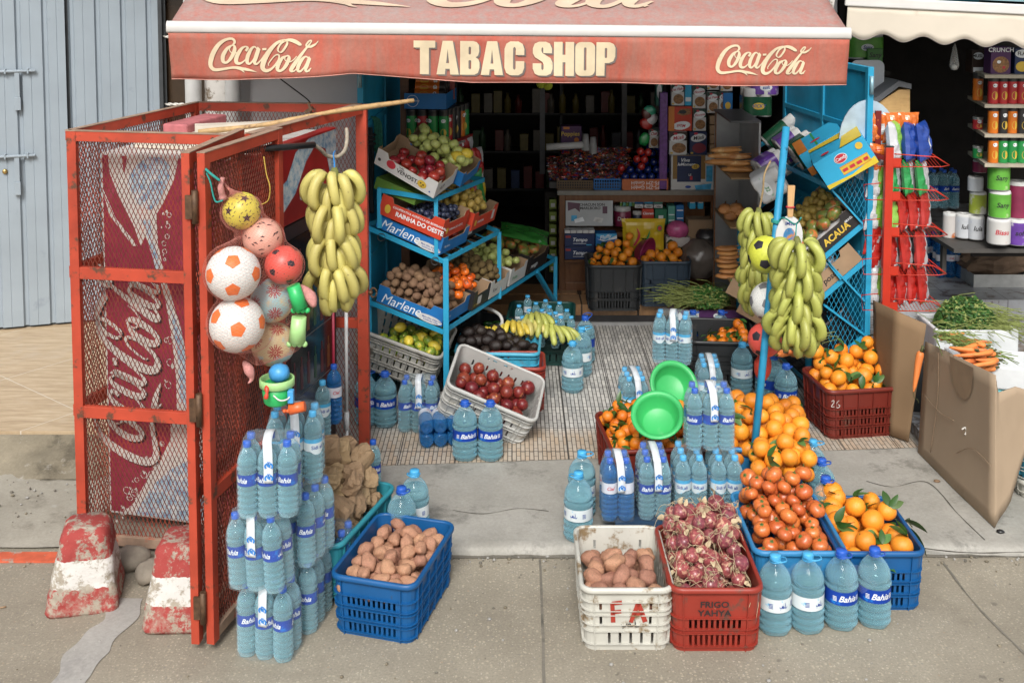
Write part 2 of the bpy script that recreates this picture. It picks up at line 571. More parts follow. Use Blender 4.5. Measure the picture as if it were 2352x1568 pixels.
def m_woodtile():
 t = NT('wood_look_tile'); src = t.co(scale=(2.0,14.0,1))
 s0 = t.co()
 mp = t.n('Mapping'); mp.inputs['Rotation'].default_value = (0,0,R(-8)); mp.inputs['Scale'].default_value = (2.2,16,1); t.l(s0,mp.inputs[0])
 col = t.ramp(t.noise(mp.outputs[0],2.2,6,0.65),[(0.25,(0.32,0.22,0.13)),(0.5,(0.47,0.35,0.22)),(0.75,(0.60,0.48,0.33))])
 m2 = t.n('Mapping'); m2.inputs['Rotation'].default_value = (0,0,R(38)); t.l(s0,m2.inputs[0])
 g = t.n('TexBrick'); g.offset = 0
 for k,v in (('Scale',1.0),('Mortar Size',0.003),('Brick Width',0.9),('Row Height',0.9)):
  g.inputs[k].default_value = v
 t.l(m2.outputs[0],g.inputs[0])
 col = t.mix(g.outputs['Fac'],col,(0.62,0.56,0.47))
 col = t.mix(t.ramp(t.noise(s0,2.4,6,0.7),[(0.55,0),(0.75,0.35)]),col,(0.50,0.46,0.41))
 t.base(col); t.b.inputs['Roughness'].default_value = 0.4
 return t.m
def m_planks(name,a,b,sc=(1,1,12),rough=0.5):
 t = NT(name); src = t.co(scale=sc)
 col = t.ramp(t.noise(src,5,6,0.6),[(0.25,a),(0.75,b)])
 col = t.mix(0.3,col,t.ramp(t.noise(t.co(),30,5,0.7),[(0.3,0.3),(0.7,0.65)]),'OVERLAY')
 t.base(col); t.b.inputs['Roughness'].default_value = rough
 return t.m
street_m = m_street()
slab_m = m_slab('apron_concrete',(0.25,0.24,0.21),(0.40,0.385,0.35))
apronleft_m = m_slab('worn_concrete',(0.27,0.245,0.20),(0.42,0.39,0.33),(0.16,0.14,0.11))
rubble_m = m_slab('broken_concrete',(0.14,0.12,0.085),(0.30,0.26,0.19),(0.06,0.05,0.035),0.95)
patch_m = m_slab('cement_patch',(0.29,0.28,0.26),(0.37,0.36,0.335),(0.25,0.24,0.23),0.7)
def wavy_sheet(x0,x1,y0,y1,z,nx,ny,amp,sc=3.0,edge=None):
 mb = MB(); vs = []
 for j in range(ny + 1):
  for i in range(nx + 1):
   x = x0 + (x1 - x0) * i / nx; y = y0 + (y1 - y0) * j / ny
   if edge: x,y = edge(x,y,i / nx,j / ny)
   vs.append((x,y,z + amp * NSE(Vector((x * sc,y * sc,0)))))
 mb.smooth = True
 mb.add(vs,[(j * (nx + 1) + i,j * (nx + 1) + i + 1,(j + 1) * (nx + 1) + i + 1,(j + 1) * (nx + 1) + i) for j in range(ny) for i in range(nx)])
 return mb
mb = MB(); mb.box(-60,60,-30,70,-0.3,0.0); struct('street',mb,street_m)
# raised concrete apron with a worn kerb edge
AY = 5.29
def kerb_y(x): return AY + 0.018 * NSE(Vector((x * 2.1,3,0))) + 0.012 * NSE(Vector((x * 9,1,0)))
mb = MB(); mb.smooth = True
n = 260; vs = []
for i in range(n + 1):
 x = -1.5 + 6.0 * i / n; y = kerb_y(x); w = 0.007 * NSE(Vector((x * 17,5,0)))
 vs += [(x,y - 0.012,-0.01),(x,y - 0.004 + w,0.028),(x,y + 0.016 + w,0.042),(x,y + 0.06,0.045),(x,8.8,0.045)]
fs = [(i * 5 + k,(i + 1) * 5 + k,(i + 1) * 5 + k + 1,i * 5 + k + 1) for i in range(n) for k in range(4)]
mb.add(vs,fs); struct('pavement',mb,slab_m)
mb = MB()
mb.add([(-0.93,6.165,0.049),(2.47,6.42,0.049),(2.47,8.72,0.049),(-0.93,8.72,0.049)],[(0,1,2,3)])
struct('terrace_floor',mb,m_mosaic())
# worn concrete left of the apron
mb = wavy_sheet(-9,-1.45,AY + 0.05,6.45,0.012,70,16,0.012,2.5)
struct('side_pavement',mb,apronleft_m)
# seams and cracks: shallow dark grooves with a thin lip
groove_m = m_slab('joint_filler',(0.13,0.12,0.10),(0.21,0.19,0.155),(0.05,0.05,0.04),0.9)
def groove(name,pts,w,z=0.004,m=groove_m,k=10,jit=0.35):
 sp = smp([Vector(p) for p in pts],k)
 mb = MB(); L = []; Q = []
 for i,p in enumerate(sp):
  a = sp[max(i - 1,0)]; b = sp[min(i + 1,len(sp) - 1)]
  d = (b - a); d.z = 0; d.normalize()
  ww = w * (1 + jit * NSE(Vector((p.x * 9,p.y * 9,2)))) / 2
  off = 0.25 * w * NSE(Vector((p.x * 6,p.y * 6,7)))
  c = Vector((p.x - d.y * off,p.y + d.x * off,z))
  L.append((c.x - d.y * ww,c.y + d.x * ww,z)); Q.append((c.x + d.y * ww,c.y - d.x * ww,z))
 n = len(sp)
 mb.add(Q + L,[(i,i + 1,n + i + 1,n + i) for i in range(n - 1)])
 return struct(name,mb,m)
groove('street_joint',[G(1240,1285),G(1246,1420),G(1250,1568),G(1256,1640)],0.012)
groove('street_crack',[G(2165,1290),G(2225,1370),G(2290,1440),G(2352,1500),G(2420,1560)],0.010,jit=1.2)
groove('cement_strip',[G(300,1375),G(262,1430),G(200,1500),G(160,1568),G(120,1640)],0.16,0.0045,patch_m)
groove('gutter_line',[(-1.5,AY - 0.008,0),(0.5,AY - 0.02,0),(2.2,AY - 0.012,0),(4.4,AY - 0.02,0)],0.03,0.005,jit=0.9)
crk = mat('crack_dark',(0.07,0.062,0.05),0.95)
groove('pavement_crack',[G(1990,1105,.045),G(2050,1118,.045),G(2130,1108,.045),G(2200,1180,.045),G(2262,1240,.045)],0.006,0.0475,crk,jit=1.4)
groove('pavement_crack',[G(1040,1172,.045),G(1110,1180,.045),G(1190,1168,.045),G(1260,1174,.045)],0.004,0.0475,crk,jit=1.4)
groove('pavement_joint',[G(2030,1245,.045),G(2140,1262,.045),G(2240,1270,.045),G(2352,1268,.045)],0.009,0.0475,crk,jit=1.4)
redline = mat('old_red_line',(0.52,0.10,0.045),0.8,0.2,20,(0.33,0.27,0.22),0.56,22)
mb = MB(); mb.box(-9,-2.0,5.215,5.30,0.001,0.012); struct('painted_line',mb,redline)
# raised wood-look tile porch on the left with a broken concrete edge
mb = MB(); mb.box(-9,-1.95,6.42,8.6,-0.02,0.15); struct('porch_floor',mb,m_woodtile())
mb = MB(); mb.smooth = True
nx,nz = 150,7
vs = []
for j in range(nz + 1):
 for i in range(nx + 1):
  x = -6 + 4.2 * i / nx; f = j / nz
  y = 6.42 - 0.02 - (0.32 - 0.32 * f ** 0.6)
  z = 0.012 + 0.125 * f
  nn = noise.fractal(Vector((x * 5,f * 2,1)),1.0,2.0,5)
  vs.append((x,y - 0.05 * nn * (1 if j < nz else 0.3),z + 0.03 * nn * (1 - f * 0.7)))
mb.add(vs,[(j * (nx + 1) + i,j * (nx + 1) + i + 1,(j + 1) * (nx + 1) + i + 1,(j + 1) * (nx + 1) + i) for j in range(nz) for i in range(nx)])
struct('porch_edge',mb,rubble_m)
rg = random.Random(77); mb = MB()
for q in range(700):
 f = rg.random()
 if f < 0.6: x = rg.uniform(-3.2,3.6); y = kerb_y(x) - abs(rg.gauss(0,0.05)) - 0.02; z = 0.001
 elif f < 0.8: x = rg.uniform(-3.4,-1.6); y = rg.uniform(5.4,6.1); z = 0.016
 else: x = rg.uniform(-2.5,3.0); y = rg.uniform(4.2,5.2); z = 0.001
 s_ = rg.choice((0.003,0.004,0.006,0.009)); mb.m = rg.randrange(3); mb.ball((x,y,z + s_ * 0.4),(s_ * rg.uniform(0.7,1.4),s_,s_ * 0.7),5,4)
tag(mb.build('grit',[rubble_m,patch_m,groove_m]),'fine grit and stone crumbs scattered along the kerb','grit',kind='stuff')
# ================================================================ the building
white_m = mat('white_plaster',(0.52,0.52,0.53),0.8,0.06,3,(0.38,0.37,0.37),0.62,2,0.2,30)
old_m = mat('chipped_plaster',(0.55,0.53,0.50),0.85,0.15,8,(0.16,0.12,0.08),0.58,9,0.4,25)
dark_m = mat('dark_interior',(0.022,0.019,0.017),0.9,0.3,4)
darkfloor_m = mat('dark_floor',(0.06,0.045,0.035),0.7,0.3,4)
glass_m = mat('brown_glass',(0.030,0.018,0.010),0.25,0.8,2.2,spec=0.5)
blue_m = mat('sky_blue_paint',(0.020,0.30,0.50),0.5,0.12,5,(0.015,0.17,0.30),0.64,9,0.12,40)
blued_m = mat('blue_sheet_paint',(0.012,0.30,0.52),0.5,0.22,3,(0.010,0.19,0.34),0.6,4,0.1,25)
bld = thing('shop_building','white plastered building whose dark open shop front stands under the red awning','building')
mb = MB()
FY = 7.35
mb.box(-1.90,-1.0,FY,FY + 0.2,0.0,4.2)          # white wall left of the shop
mb.box(-1.02,-0.98,FY + 0.2,8.8,0.0,4.2)
mb.box(2.44,2.6,8.7,9.0,0.0,4.2)
mb.box(-1.0,2.46,8.62,8.8,2.62,4.2)             # unseen wall over the opening, added to block light from the shop
o = mb.build('wall',white_m,bld)
mb = MB(); mb.box(-2.07,-1.90,FY - 0.06,FY + 0.25,0.0,4.2); mb.build('pillar',old_m,bld)
mb = MB()
for x in (-2.125,-1.86):
 mb.tube([(x,FY - 0.13,0.2),(x,FY - 0.13,4.2)],0.055,12)
 for z in (1.0,2.35,3.0):
  mb.tube([(x,FY - 0.13,z),(x,FY - 0.13,z + 0.06)],0.066,12)
mb.build('drain_pipe',mat('white_pipe_paint',(0.50,0.50,0.49),0.5,0.1,6,(0.22,0.17,0.13),0.63,14),bld)
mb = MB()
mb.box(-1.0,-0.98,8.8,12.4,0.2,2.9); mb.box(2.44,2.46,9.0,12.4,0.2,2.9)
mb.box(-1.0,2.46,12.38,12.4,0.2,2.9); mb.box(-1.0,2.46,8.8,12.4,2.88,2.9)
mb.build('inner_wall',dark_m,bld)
mb = MB(); mb.box(-9,7,8.8,12.6,4.2,4.3); mb.box(-9,7,7.3,8.8,4.205,4.3); mb.build('roof',white_m,bld)  # unseen roof slab, added to keep the interior dark
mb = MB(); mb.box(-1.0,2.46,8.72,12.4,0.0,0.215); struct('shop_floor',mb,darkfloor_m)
tilebrown = m_planks('brown_step_tile',(0.20,0.10,0.045),(0.42,0.24,0.11),(3,9,1),0.3)
mb = MB()
mb.box(-0.2,1.9,8.70,8.74,0.06,0.13)
struct('step_riser',mb,mat('black_riser',(0.03,0.028,0.03),0.3))
mb = MB(); mb.box(-0.2,1.9,8.688,8.715,0.049,0.075); struct('step_edge',mb,mat('steel_edge',(0.5,0.5,0.5),0.3,metal=0.8))
mb = MB()
for i,(a,b) in enumerate(((-0.2,0.56),(0.575,1.02),(1.035,1.9))):
 mb.box(a,b,8.69,8.96,0.132,0.222); mb.box(a + 0.01,b - 0.01,8.97,9.25,0.217,0.226)
struct('shop_step',mb,tilebrown)
# steel double door on the left, pressed ribs
door_m = mat('grey_blue_door_paint',(0.285,0.335,0.38),0.45,0.07,2.5,(0.23,0.275,0.32),0.62,3)
def rib_panel(L,z0,z1,pitch=0.19):
 pr = []; x = 0.0
 while x < L:
  for dx,dy in ((0,0),(0.012,0.022),(0.034,0.022),(0.046,0),(0.105,0),(0.109,0.003),(0.113,0)):
   if x + dx < L: pr.append((x + dx,dy))
  x += pitch
 pr.append((L,0))
 mb = MB(); n = len(pr)
 mb.add([(x,y,z0) for x,y in pr] + [(x,y,z1) for x,y in pr],[(i,i + 1,n + i + 1,n + i) for i in range(n - 1)])
 return mb
gd = G(350,735,0.15)
A_ = G(-260,783,0.15); B_ = Vector((-2.80,8.62,0.15)); S_ = G(172,744,0.15)
dr = thing('steel_double_door','grey blue ribbed steel double door with sliding bolts on the left','door',A_)
ux = (B_ - A_); Ld = ux.length; M = FR((0,0,0),ux)
k1 = (S_ - A_).length
rib_panel(k1 - 0.012,0.02,4.0).build('door_leaf',door_m,dr,M)
rib_panel(Ld - k1 - 0.01,0.02,4.0).build('door_leaf',door_m,dr,M @ TL((k1 + 0.012,0,0)))
mb = MB(); mb.box(-0.05,Ld + 0.05,0.035,0.05,0,4.0); mb.box(Ld - 0.008,Ld + 0.022,-0.01,0.05,0,4.0)
mb.build('door_frame',mat('dark_door_gap',(0.05,0.055,0.06),0.8),dr,M)
inv = (TL(A_) @ M).inverted()
for k,(px,py,pl) in enumerate(((0,163,200),(0,357,200))):
 q = inv @ D(0,py,8.32); e = inv @ D(82,py - 2,8.34)
 mb = MB(); zb = q.z
 mb.tube([(q.x - 0.3,-0.025,zb),(e.x,-0.025,zb)],0.012,8)
 mb.box(e.x - 0.15,e.x - 0.115,-0.03,-0.008,zb - 0.2,zb)
 mb.box(e.x - 0.155,e.x - 0.11,-0.036,-0.01,zb - 0.30,zb - 0.2)
 for xx in (e.x - 0.06,e.x - 0.22,e.x - 0.30):
  mb.box(xx,xx + 0.012,-0.04,0.0,zb - 0.02,zb + 0.02)
 b_ = mb.build('bolt',door_m,dr,M,bevel=0.002)
q = inv @ D(14,391,8.33)
mb = MB(); mb.lathe([(0.0,0.012),(0.018,0.012),(0.020,0.0)],16,RM(R(90),4,'X'))
mb.build('lock',mat('brass',(0.42,0.30,0.12),0.35,metal=0.8),dr,M @ TL((q.x,-0.003,q.z)))
# brown window with twisted bars between steel door and pillar
wd = thing('barred_window','brown glazed window crossed by white twisted bars beside the steel door','window',(-2.56,8.72,2.6))
mb = MB(); mb.box(-0.3,0.7,0.0,0.02,-0.9,1.4); mb.build('pane',glass_m,wd)
mb = MB(); mb.box(-0.3,0.7,0.02,0.1,-2.6,-0.9); mb.build('panel_below',white_m,wd)
twist = mat('white_bar_paint',(0.6,0.58,0.54),0.5,0.2,60)
for py in (85,240):
 z = D(380,py,8.67).z - 2.6
 mb = MB(); pts = []
 for s_ in (0,1):
  mb.tube([(-0.3 + 1.0 * i / 60,-0.05 + 0.006 * math.cos(i * 1.1 + PI * s_),z + 0.006 * math.sin(i * 1.1 + PI * s_)) for i in range(61)],0.008,6)
 mb.build('twisted_bar',twist,wd)
# blue sheet doors folded back at both sides of the opening
def blue_leaf(name,a,b,z0,z1,label,side):
 a,b = Vector((*a,0)),Vector((*b,0))
 d = thing(name,label,'door',(a.x,a.y,z0))
 M = FR((0,0,0),b - a); L = (b - a).length; Hh = z1 - z0
 mb = MB(); mb.box(0.02,L - 0.02,-0.006,0.006,0.02,Hh - 0.02)
 mb.build('sheet',blued_m,d,M)
 mb = MB()
 s = side
 for x in (0.0,L * 0.48,L - 0.05):
  mb.box(x,x + 0.045,-0.02,0.02,0,Hh)
 mb.build('stile',blue_m,d,M,bevel=0.003)
 mb = MB()
 for z in (0.0,Hh * 0.40,Hh * 0.80,Hh - 0.04):
  mb.box(0.046,L * 0.48 - 0.001,-0.019,0.019,z,z + 0.038); mb.box(L * 0.48 + 0.046,L - 0.051,-0.019,0.019,z,z + 0.038)
 mb.build('rail',blue_m,d,M,bevel=0.003)
 mb = MB()
 for z in (Hh * 0.92,Hh * 0.55,Hh * 0.15):
  mb.tube([(-0.012,0,z),(-0.012,0,z + 0.12)],0.014,8)
 mb.build('hinge',mat('hinge_steel',(0.25,0.42,0.5),0.4,metal=0.4),d,M)
 mb = MB(); mb.tube(smp([(L * 0.30,s * 0.02,Hh * 0.60),(L * 0.30,s * 0.06,Hh * 0.61),(L * 0.30,s * 0.06,Hh * 0.67),(L * 0.30,s * 0.02,Hh * 0.68)],5),0.007,6)
 mb.build('handle',blue_m,d,M)
 return d,M,L,Hh
blue_leaf('blue_door',(-0.985,7.02),(-0.86,8.6),0.06,2.36,'blue sheet steel shop door folded back on the left behind the fruit rack',1)
dR,MR_,LR_,HR_ = blue_leaf('blue_door',(2.36,7.12),(2.17,8.6),0.06,2.30,'blue sheet steel shop door folded back on the right behind the boxes',1)
mb = MB(); E = []
for r_,w_ in ((0.085,0.012),(0.06,0.006),(0.035,0.010)):
 stroke(mb,[(x,y * 1.25,w_) for x,y in ell(0,0,r_,r_,14)] + [(r_,0,w_)],None,3)
for k in range(9):
 a = rnd.uniform(0,6.28); r_ = rnd.uniform(0.0,0.14)
 stroke(mb,[(r_ * math.cos(a) - 0.03,r_ * math.sin(a),0.003),(r_ * math.cos(a),r_ * math.sin(a) + 0.02,0.02),(r_ * math.cos(a) + 0.02,r_ * math.sin(a) - 0.03,0.004)])
mb.build('torn_sticker',mat('white_blue_sticker',(0.5,0.62,0.7),0.5,0.2,30,(0.02,0.12,0.3),0.5,40),dR,MR_ @ TL((0.26,0.0085,1.45)) @ RM(R(-90),4,'X') @ Matrix.Diagonal((1,-1,1,1)))
# ================================================================ red awning
def cloth(name,a,b,c,sc=(1.2,1,1)):
 t = NT(name); src = t.co(); st = t.co(scale=(9,9,1.1))
 col = t.mix(t.ramp(t.noise(src,1.3,4,0.6),[(0.35,0.0),(0.72,1.0)]),a,b)
 col = t.mix(t.ramp(t.noise(st,2.2,6,0.7),[(0.36,0.0),(0.68,0.75)]),col,c)
 col = t.mix(0.3,col,t.ramp(t.noise(src,55,5,0.75),[(0.3,0.3),(0.7,0.68)]),'OVERLAY')
 t.base(col); t.b.inputs['Roughness'].default_value = 0.85; t.bump(t.noise(src,5,5,0.6),0.25,0.02)
 return t.m
red_top = cloth('faded_awning_top',(0.36,0.14,0.115),(0.33,0.20,0.175),(0.28,0.245,0.23))
red_val = cloth('faded_awning_valance',(0.40,0.070,0.042),(0.40,0.125,0.085),(0.31,0.15,0.115))
cream = mat('cream_lettering',(0.60,0.50,0.34),0.8,0.10,8,(0.42,0.30,0.17),0.66,9)
white_bar = mat('white_bar',(0.62,0.61,0.59),0.4,0.05,6,(0.5,0.48,0.45),0.68,12)
shadow_m = mat('grey_letter_edge',(0.16,0.13,0.12),0.8,0.2,9)
AWA = D(385,62,6.2); AWB = D(1952,77,6.25)
aw = thing('red_awning','faded red shop awning with white front bar and cream lettering over the shop','awning',AWA)
AM = FR((0,0,0),AWB - AWA); AL = (AWB - AWA).length
mb = MB(); mb.smooth = True
prof = [(0.0,0.035),(-0.022,0.030),(-0.030,0.012),(-0.030,-0.022),(-0.018,-0.034),(0.012,-0.034),(0.020,0.0)]
n = len(prof)
mb.add([(0,y,z) for y,z in prof] + [(AL,y,z) for y,z in prof],[(i,(i + 1) % n,(i + 1) % n + n,i + n) for i in range(n)] + [tuple(range(n)),tuple(range(2 * n - 1,n - 1,-1))])
mb.build('front_bar',white_bar,aw,AM,bevel=0.002)
mb = MB(); mb.smooth = True
NX,NY = 60,10
def aw_pt(u,v):
 y = 0.005 + v * 2.25; return (0.02 + u * (AL - 0.04),y,0.03 + v * 1.10 + 0.010 * math.sin(u * 37) * v - 0.05 * math.sin(PI * v))
mb.add([aw_pt(i / NX,j / NY) for j in range(NY + 1) for i in range(NX + 1)],[(j * (NX + 1) + i,j * (NX + 1) + i + 1,(j + 1) * (NX + 1) + i + 1,(j + 1) * (NX + 1) + i) for j in range(NY) for i in range(NX)])
mb.build('canopy',red_top,aw,AM,solid=0.003)
# valance: hangs, lower edge bows up where it is caught at the left third
def val_pt(u,v):
 x = 0.01 + u * (AL - 0.02)
 px = 395 + u * 1553
 drop = 0.258
 if px < 815: drop = 0.268 - 0.048 * (max(0,(px - 395) / 420)) ** 2.2
 elif px < 1080: drop = 0.220 + 0.045 * ((px - 815) / 265) ** 0.9
 else: drop = 0.265 + 0.004 * math.sin(px / 120)
 bow = 0.018 * math.sin(x * 5.3) * v + 0.012 * math.sin(x * 11 + 2 * math.sin(x * 2)) * v * v + 0.008 * NSE(Vector((x * 6,v * 2,0)))
 fold = 0.055 * math.exp(-((px - 400) / 60) ** 2) * v
 return (x,-0.026 + bow + fold,-0.034 - drop * v)
NX,NY = 150,8
mb = MB(); mb.smooth = True
mb.add([val_pt(i / NX,j / NY) for j in range(NY + 1) for i in range(NX + 1)],[(j * (NX + 1) + i,(j + 1) * (NX + 1) + i,(j + 1) * (NX + 1) + i + 1,j * (NX + 1) + i + 1) for j in range(NY) for i in range(NX)])
val = mb.build('valance',red_val,aw,AM,solid=-0.002)
mb = MB(); mb.tube([Vector(val_pt(i / 120,1.0)) for i in range(121)],0.0028,5)
mb.build('hem',mat('pale_hem',(0.55,0.27,0.22),0.85),aw,AM)
def on_val(mb,off=0.007):
 for v in mb.v:
  u = min(1,max(0,(v.x - 0.01) / (AL - 0.02))); h = min(1,max(0,(-0.034 - v.z) / 0.262))
  v.y = val_pt(u,h)[1] - off
XZ = Matrix(((1,0,0,0),(0,0,-1,0),(0,1,0,0),(0,0,0,1)))
def sub(mb,L=0.03):
 """split long faces so flat lettering can follow a curved cloth"""
 bm = bmesh.new(); vs = [bm.verts.new(v) for v in mb.v]
 for f in mb.f:
  try: bm.faces.new([vs[i] for i in f])
  except ValueError: pass
 bmesh.ops.triangulate(bm,faces=bm.faces)
 for _ in range(2):
  ed = [e for e in bm.edges if e.calc_length() > L]
  if ed: bmesh.ops.subdivide_edges(bm,edges=ed,cuts=1); bmesh.ops.triangulate(bm,faces=bm.faces)
 bm.verts.ensure_lookup_table(); bm.verts.index_update()
 out = MB(); out.add([v.co.copy() for v in bm.verts],[tuple(v.index for v in f.verts) for f in bm.faces]); bm.free()
 return out
def vx(px): return AL * (px - 385) / 1567.0
for px,w in ((607,0.632),(1752,0.552)):
 mb = MB(); logo(mb,TL((vx(px),-0.03,-0.034 - 0.122)) @ XZ,w)
 if px > 1000: mb.v = [Vector((v.x,v.y,v.z)) for v in mb.v]
 mb = sub(mb,0.05); on_val(mb)
 mb.build('script_logo',cream,aw,AM)
# TABAC SHOP: heavy condensed letters, unit height 1
def rrect(x0,x1,y0,y1,r,n=5):
 o = []
 for cx,cy_,a0 in ((x1 - r,y1 - r,0),(x0 + r,y1 - r,90),(x0 + r,y0 + r,180),(x1 - r,y0 + r,270)):
  o += [(cx + r * math.cos(R(a0 + 90 * k / n)),cy_ + r * math.sin(R(a0 + 90 * k / n))) for k in range(n + 1)]
 return o
LET = {
 'T': (0.60,[[(0.0,1),(0.60,1),(0.60,0.79),(0.425,0.79),(0.425,0),(0.175,0),(0.175,0.79),(0,0.79)]]),
 'A': (0.62,[[(0.0,0),(0.17,1),(0.45,1),(0.62,0),(0.385,0),(0.37,0.17),(0.25,0.17),(0.235,0)],[(0.27,0.34),(0.31,0.76),(0.35,0.34)]]),
 'B': (0.54,[[(0,0),(0,1),(0.36,1),(0.46,0.97),(0.52,0.88),(0.53,0.70),(0.50,0.57),(0.43,0.52),(0.51,0.46),(0.54,0.36),(0.54,0.2),(0.50,0.06),(0.40,0.0)],rrect(0.235,0.30,0.60,0.83,0.03,3),rrect(0.235,0.31,0.17,0.43,0.03,3)]),
 'C': (0.55,[[(0.55,0.42),(0.55,0.22),(0.50,0.07),(0.39,0.0),(0.16,0.0),(0.05,0.07),(0.0,0.22),(0.0,0.78),(0.05,0.93),(0.16,1.0),(0.39,1.0),(0.50,0.93),(0.55,0.78),(0.55,0.60),(0.31,0.60),(0.31,0.80),(0.275,0.84),(0.24,0.80),(0.24,0.20),(0.275,0.16),(0.31,0.20),(0.31,0.42)]]),
 'S': (0.55,[[(0.53,0.66),(0.53,0.80),(0.47,0.95),(0.36,1.0),(0.17,1.0),(0.05,0.94),(0.0,0.80),(0.0,0.66),(0.06,0.54),(0.27,0.40),(0.30,0.33),(0.30,0.20),(0.27,0.16),(0.24,0.20),(0.24,0.36),(0.0,0.36),(0.0,0.20),(0.06,0.05),(0.17,0.0),(0.38,0.0),(0.50,0.06),(0.55,0.20),(0.55,0.38),(0.49,0.52),(0.27,0.66),(0.24,0.72),(0.24,0.80),(0.265,0.84),(0.29,0.80),(0.29,0.66)]]),
 'H': (0.56,[[(0,0),(0,1),(0.24,1),(0.24,0.62),(0.32,0.62),(0.32,1),(0.56,1),(0.56,0),(0.32,0),(0.32,0.40),(0.24,0.40),(0.24,0)]]),
 'O': (0.55,[rrect(0,0.55,0,1,0.16,5),rrect(0.24,0.31,0.16,0.84,0.033,3)]),
 'P': (0.53,[[(0,0),(0,1),(0.37,1),(0.48,0.95),(0.53,0.84),(0.53,0.58),(0.48,0.44),(0.36,0.38),(0.24,0.38),(0.24,0)],rrect(0.235,0.30,0.53,0.83,0.03,3)]),
}
def big_word(txt,M,h,gap=0.035,sp=0.20):
 mb = MB(); x = 0
 for ch in txt:
  if ch == ' ': x += sp * h; continue
  w,loops = LET[ch]
  vs,fs = fill2d(loops)
  mb.add([(x + a * h,b * h,0) for a,b,_ in vs],fs,M); x += (w + gap) * h
 return mb
wsc = (vx(1412) - vx(948)) / 0.193 / (0.60 + 0.62 + 0.54 + 0.62 + 0.55 + 0.55 + 0.56 + 0.55 + 0.53 + 0.035 * 9 + 0.19)
for dx,dz,mm,nm,off in ((0.0,0.0,cream,'lettering',0.0090),(0.010,-0.008,shadow_m,'letter_shadow',0.0065)):
 mb = big_word('TABAC SHOP',TL((vx(948) + dx,-0.03,-0.034 - 0.222 + dz)) @ XZ @ Matrix.Diagonal((wsc,1,1,1)),0.193)
 mb = sub(mb,0.05); on_val(mb,off); mb.build(nm,mm,aw,AM)
# large faded script on the sloping cloth
mb = MB(); logo(mb,TL((vx(1010),0,0)) @ Matrix.Diagonal((1,0.72,1,1)),2.9)
lo_y = min(v.y for v in mb.v)
for v in mb.v: v.y = v.y - lo_y + 0.19
mb = sub(mb,0.12)
for v in mb.v:
 f = v.y / 2.25; v.z = aw_pt((v.x - 0.02) / (AL - 0.04),f)[2] + 0.008
mb.build('canopy_script',mat('faded_cream',(0.55,0.42,0.31),0.85,0.15,5,(0.42,0.24,0.2),0.6,4),aw,AM)
# arms under the cloth
mb = MB()
for u in (0.06,0.94):
 x = AL * u
 mb.bar((x,0.03,0.0),(x + (0.15 if u < .5 else -0.15),1.2,0.42),0.04); mb.bar((x + (0.15 if u < .5 else -0.15),1.2,0.42),(x,2.1,0.98),0.04)
mb.build('folding_arm',white_bar,aw,AM)
# ================================================================ neighbour's cream awning and front
A2 = D(1940,12,7.55); B2 = D(2430,36,7.2)
aw2 = thing('cream_awning','cream scalloped awning with white front bar over the neighbouring shop','awning',A2)
M2 = FR((0,0,0),B2 - A2); L2 = (B2 - A2).length + 0.3
mb = MB(); mb.box(0,L2,-0.03,0.03,-0.005,0.062); mb.build('front_bar',white_bar,aw2,M2,bevel=0.008)
mb = MB(); mb.smooth = True
NX,NY = 160,5
def v2(u,v):
 x = 0.02 + u * (L2 - 0.02); sc_ = 0.205 + 0.024 * math.cos((x - 0.135) * 2 * PI / 0.262)
 return (x,-0.012 + 0.006 * math.sin(x * 6) * v,-0.005 - sc_ * v)
mb.add([v2(i / NX,j / NY) for j in range(NY + 1) for i in range(NX + 1)],[(j * (NX + 1) + i,(j + 1) * (NX + 1) + i,(j + 1) * (NX + 1) + i + 1,j * (NX + 1) + i + 1) for j in range(NY) for i in range(NX)])
mb.build('valance',mat('cream_cloth',(0.60,0.54,0.45),0.85,0.06,3,(0.52,0.45,0.36),0.6,3),aw2,M2,solid=-0.003)
mb = MB(); mb.tube([Vector(v2(i / 120,1.0)) for i in range(121)],0.003,5); mb.build('hem',mat('grey_hem',(0.25,0.22,0.2),0.8),aw2,M2)
mb = MB(); mb.box(-0.03,L2,0.05,0.30,0.078,0.105); mb.box(-0.03,L2,0.10,1.5,0.12,0.20)
mb.build('cover_board',mat('pale_teal_board',(0.20,0.33,0.37),0.5,0.1,5),aw2,M2)
mb = MB(); mb.bar((-0.06,0.05,0.25),(-0.09,0.05,-0.06),0.03); mb.bar((-0.13,0.3,0.25),(-0.12,0.25,-0.2),0.035)
mb.build('bracket',old_m,aw2,M2)
nb = thing('neighbour_building','dark open neighbouring shop front with marble floor at the right edge','building')
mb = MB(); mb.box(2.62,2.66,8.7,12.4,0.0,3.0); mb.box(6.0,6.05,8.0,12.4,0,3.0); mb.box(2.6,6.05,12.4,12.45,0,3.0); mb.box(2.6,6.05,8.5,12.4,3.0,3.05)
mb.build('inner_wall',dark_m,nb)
mb = MB(); mb.box(2.6,6.05,8.3,8.5,2.75,4.2); mb.build('wall',white_m,nb)
mb = MB(); mb.box(2.6,6.0,8.28,8.3,2.60,2.80); mb.build('fascia',blue_m,nb)
marble = NT('grey_marble'); s_ = marble.co()
c_ = marble.ramp(marble.noise(s_,7,6,0.7),[(0.40,(0.13,0.09,0.07)),(0.46,(0.38,0.38,0.39)),(0.7,(0.48,0.50,0.52))])
g_ = marble.n('TexBrick'); g_.offset = 0.0
for k_,v_ in (('Scale',1.0),('Mortar Size',0.003),('Brick Width',0.45),('Row Height',0.45)): g_.inputs[k_].default_value = v_
marble.l(s_,g_.inputs[0]); c_ = marble.mix(g_.outputs['Fac'],c_,(0.08,0.07,0.07))
marble.base(c_); marble.b.inputs['Roughness'].default_value = 0.3
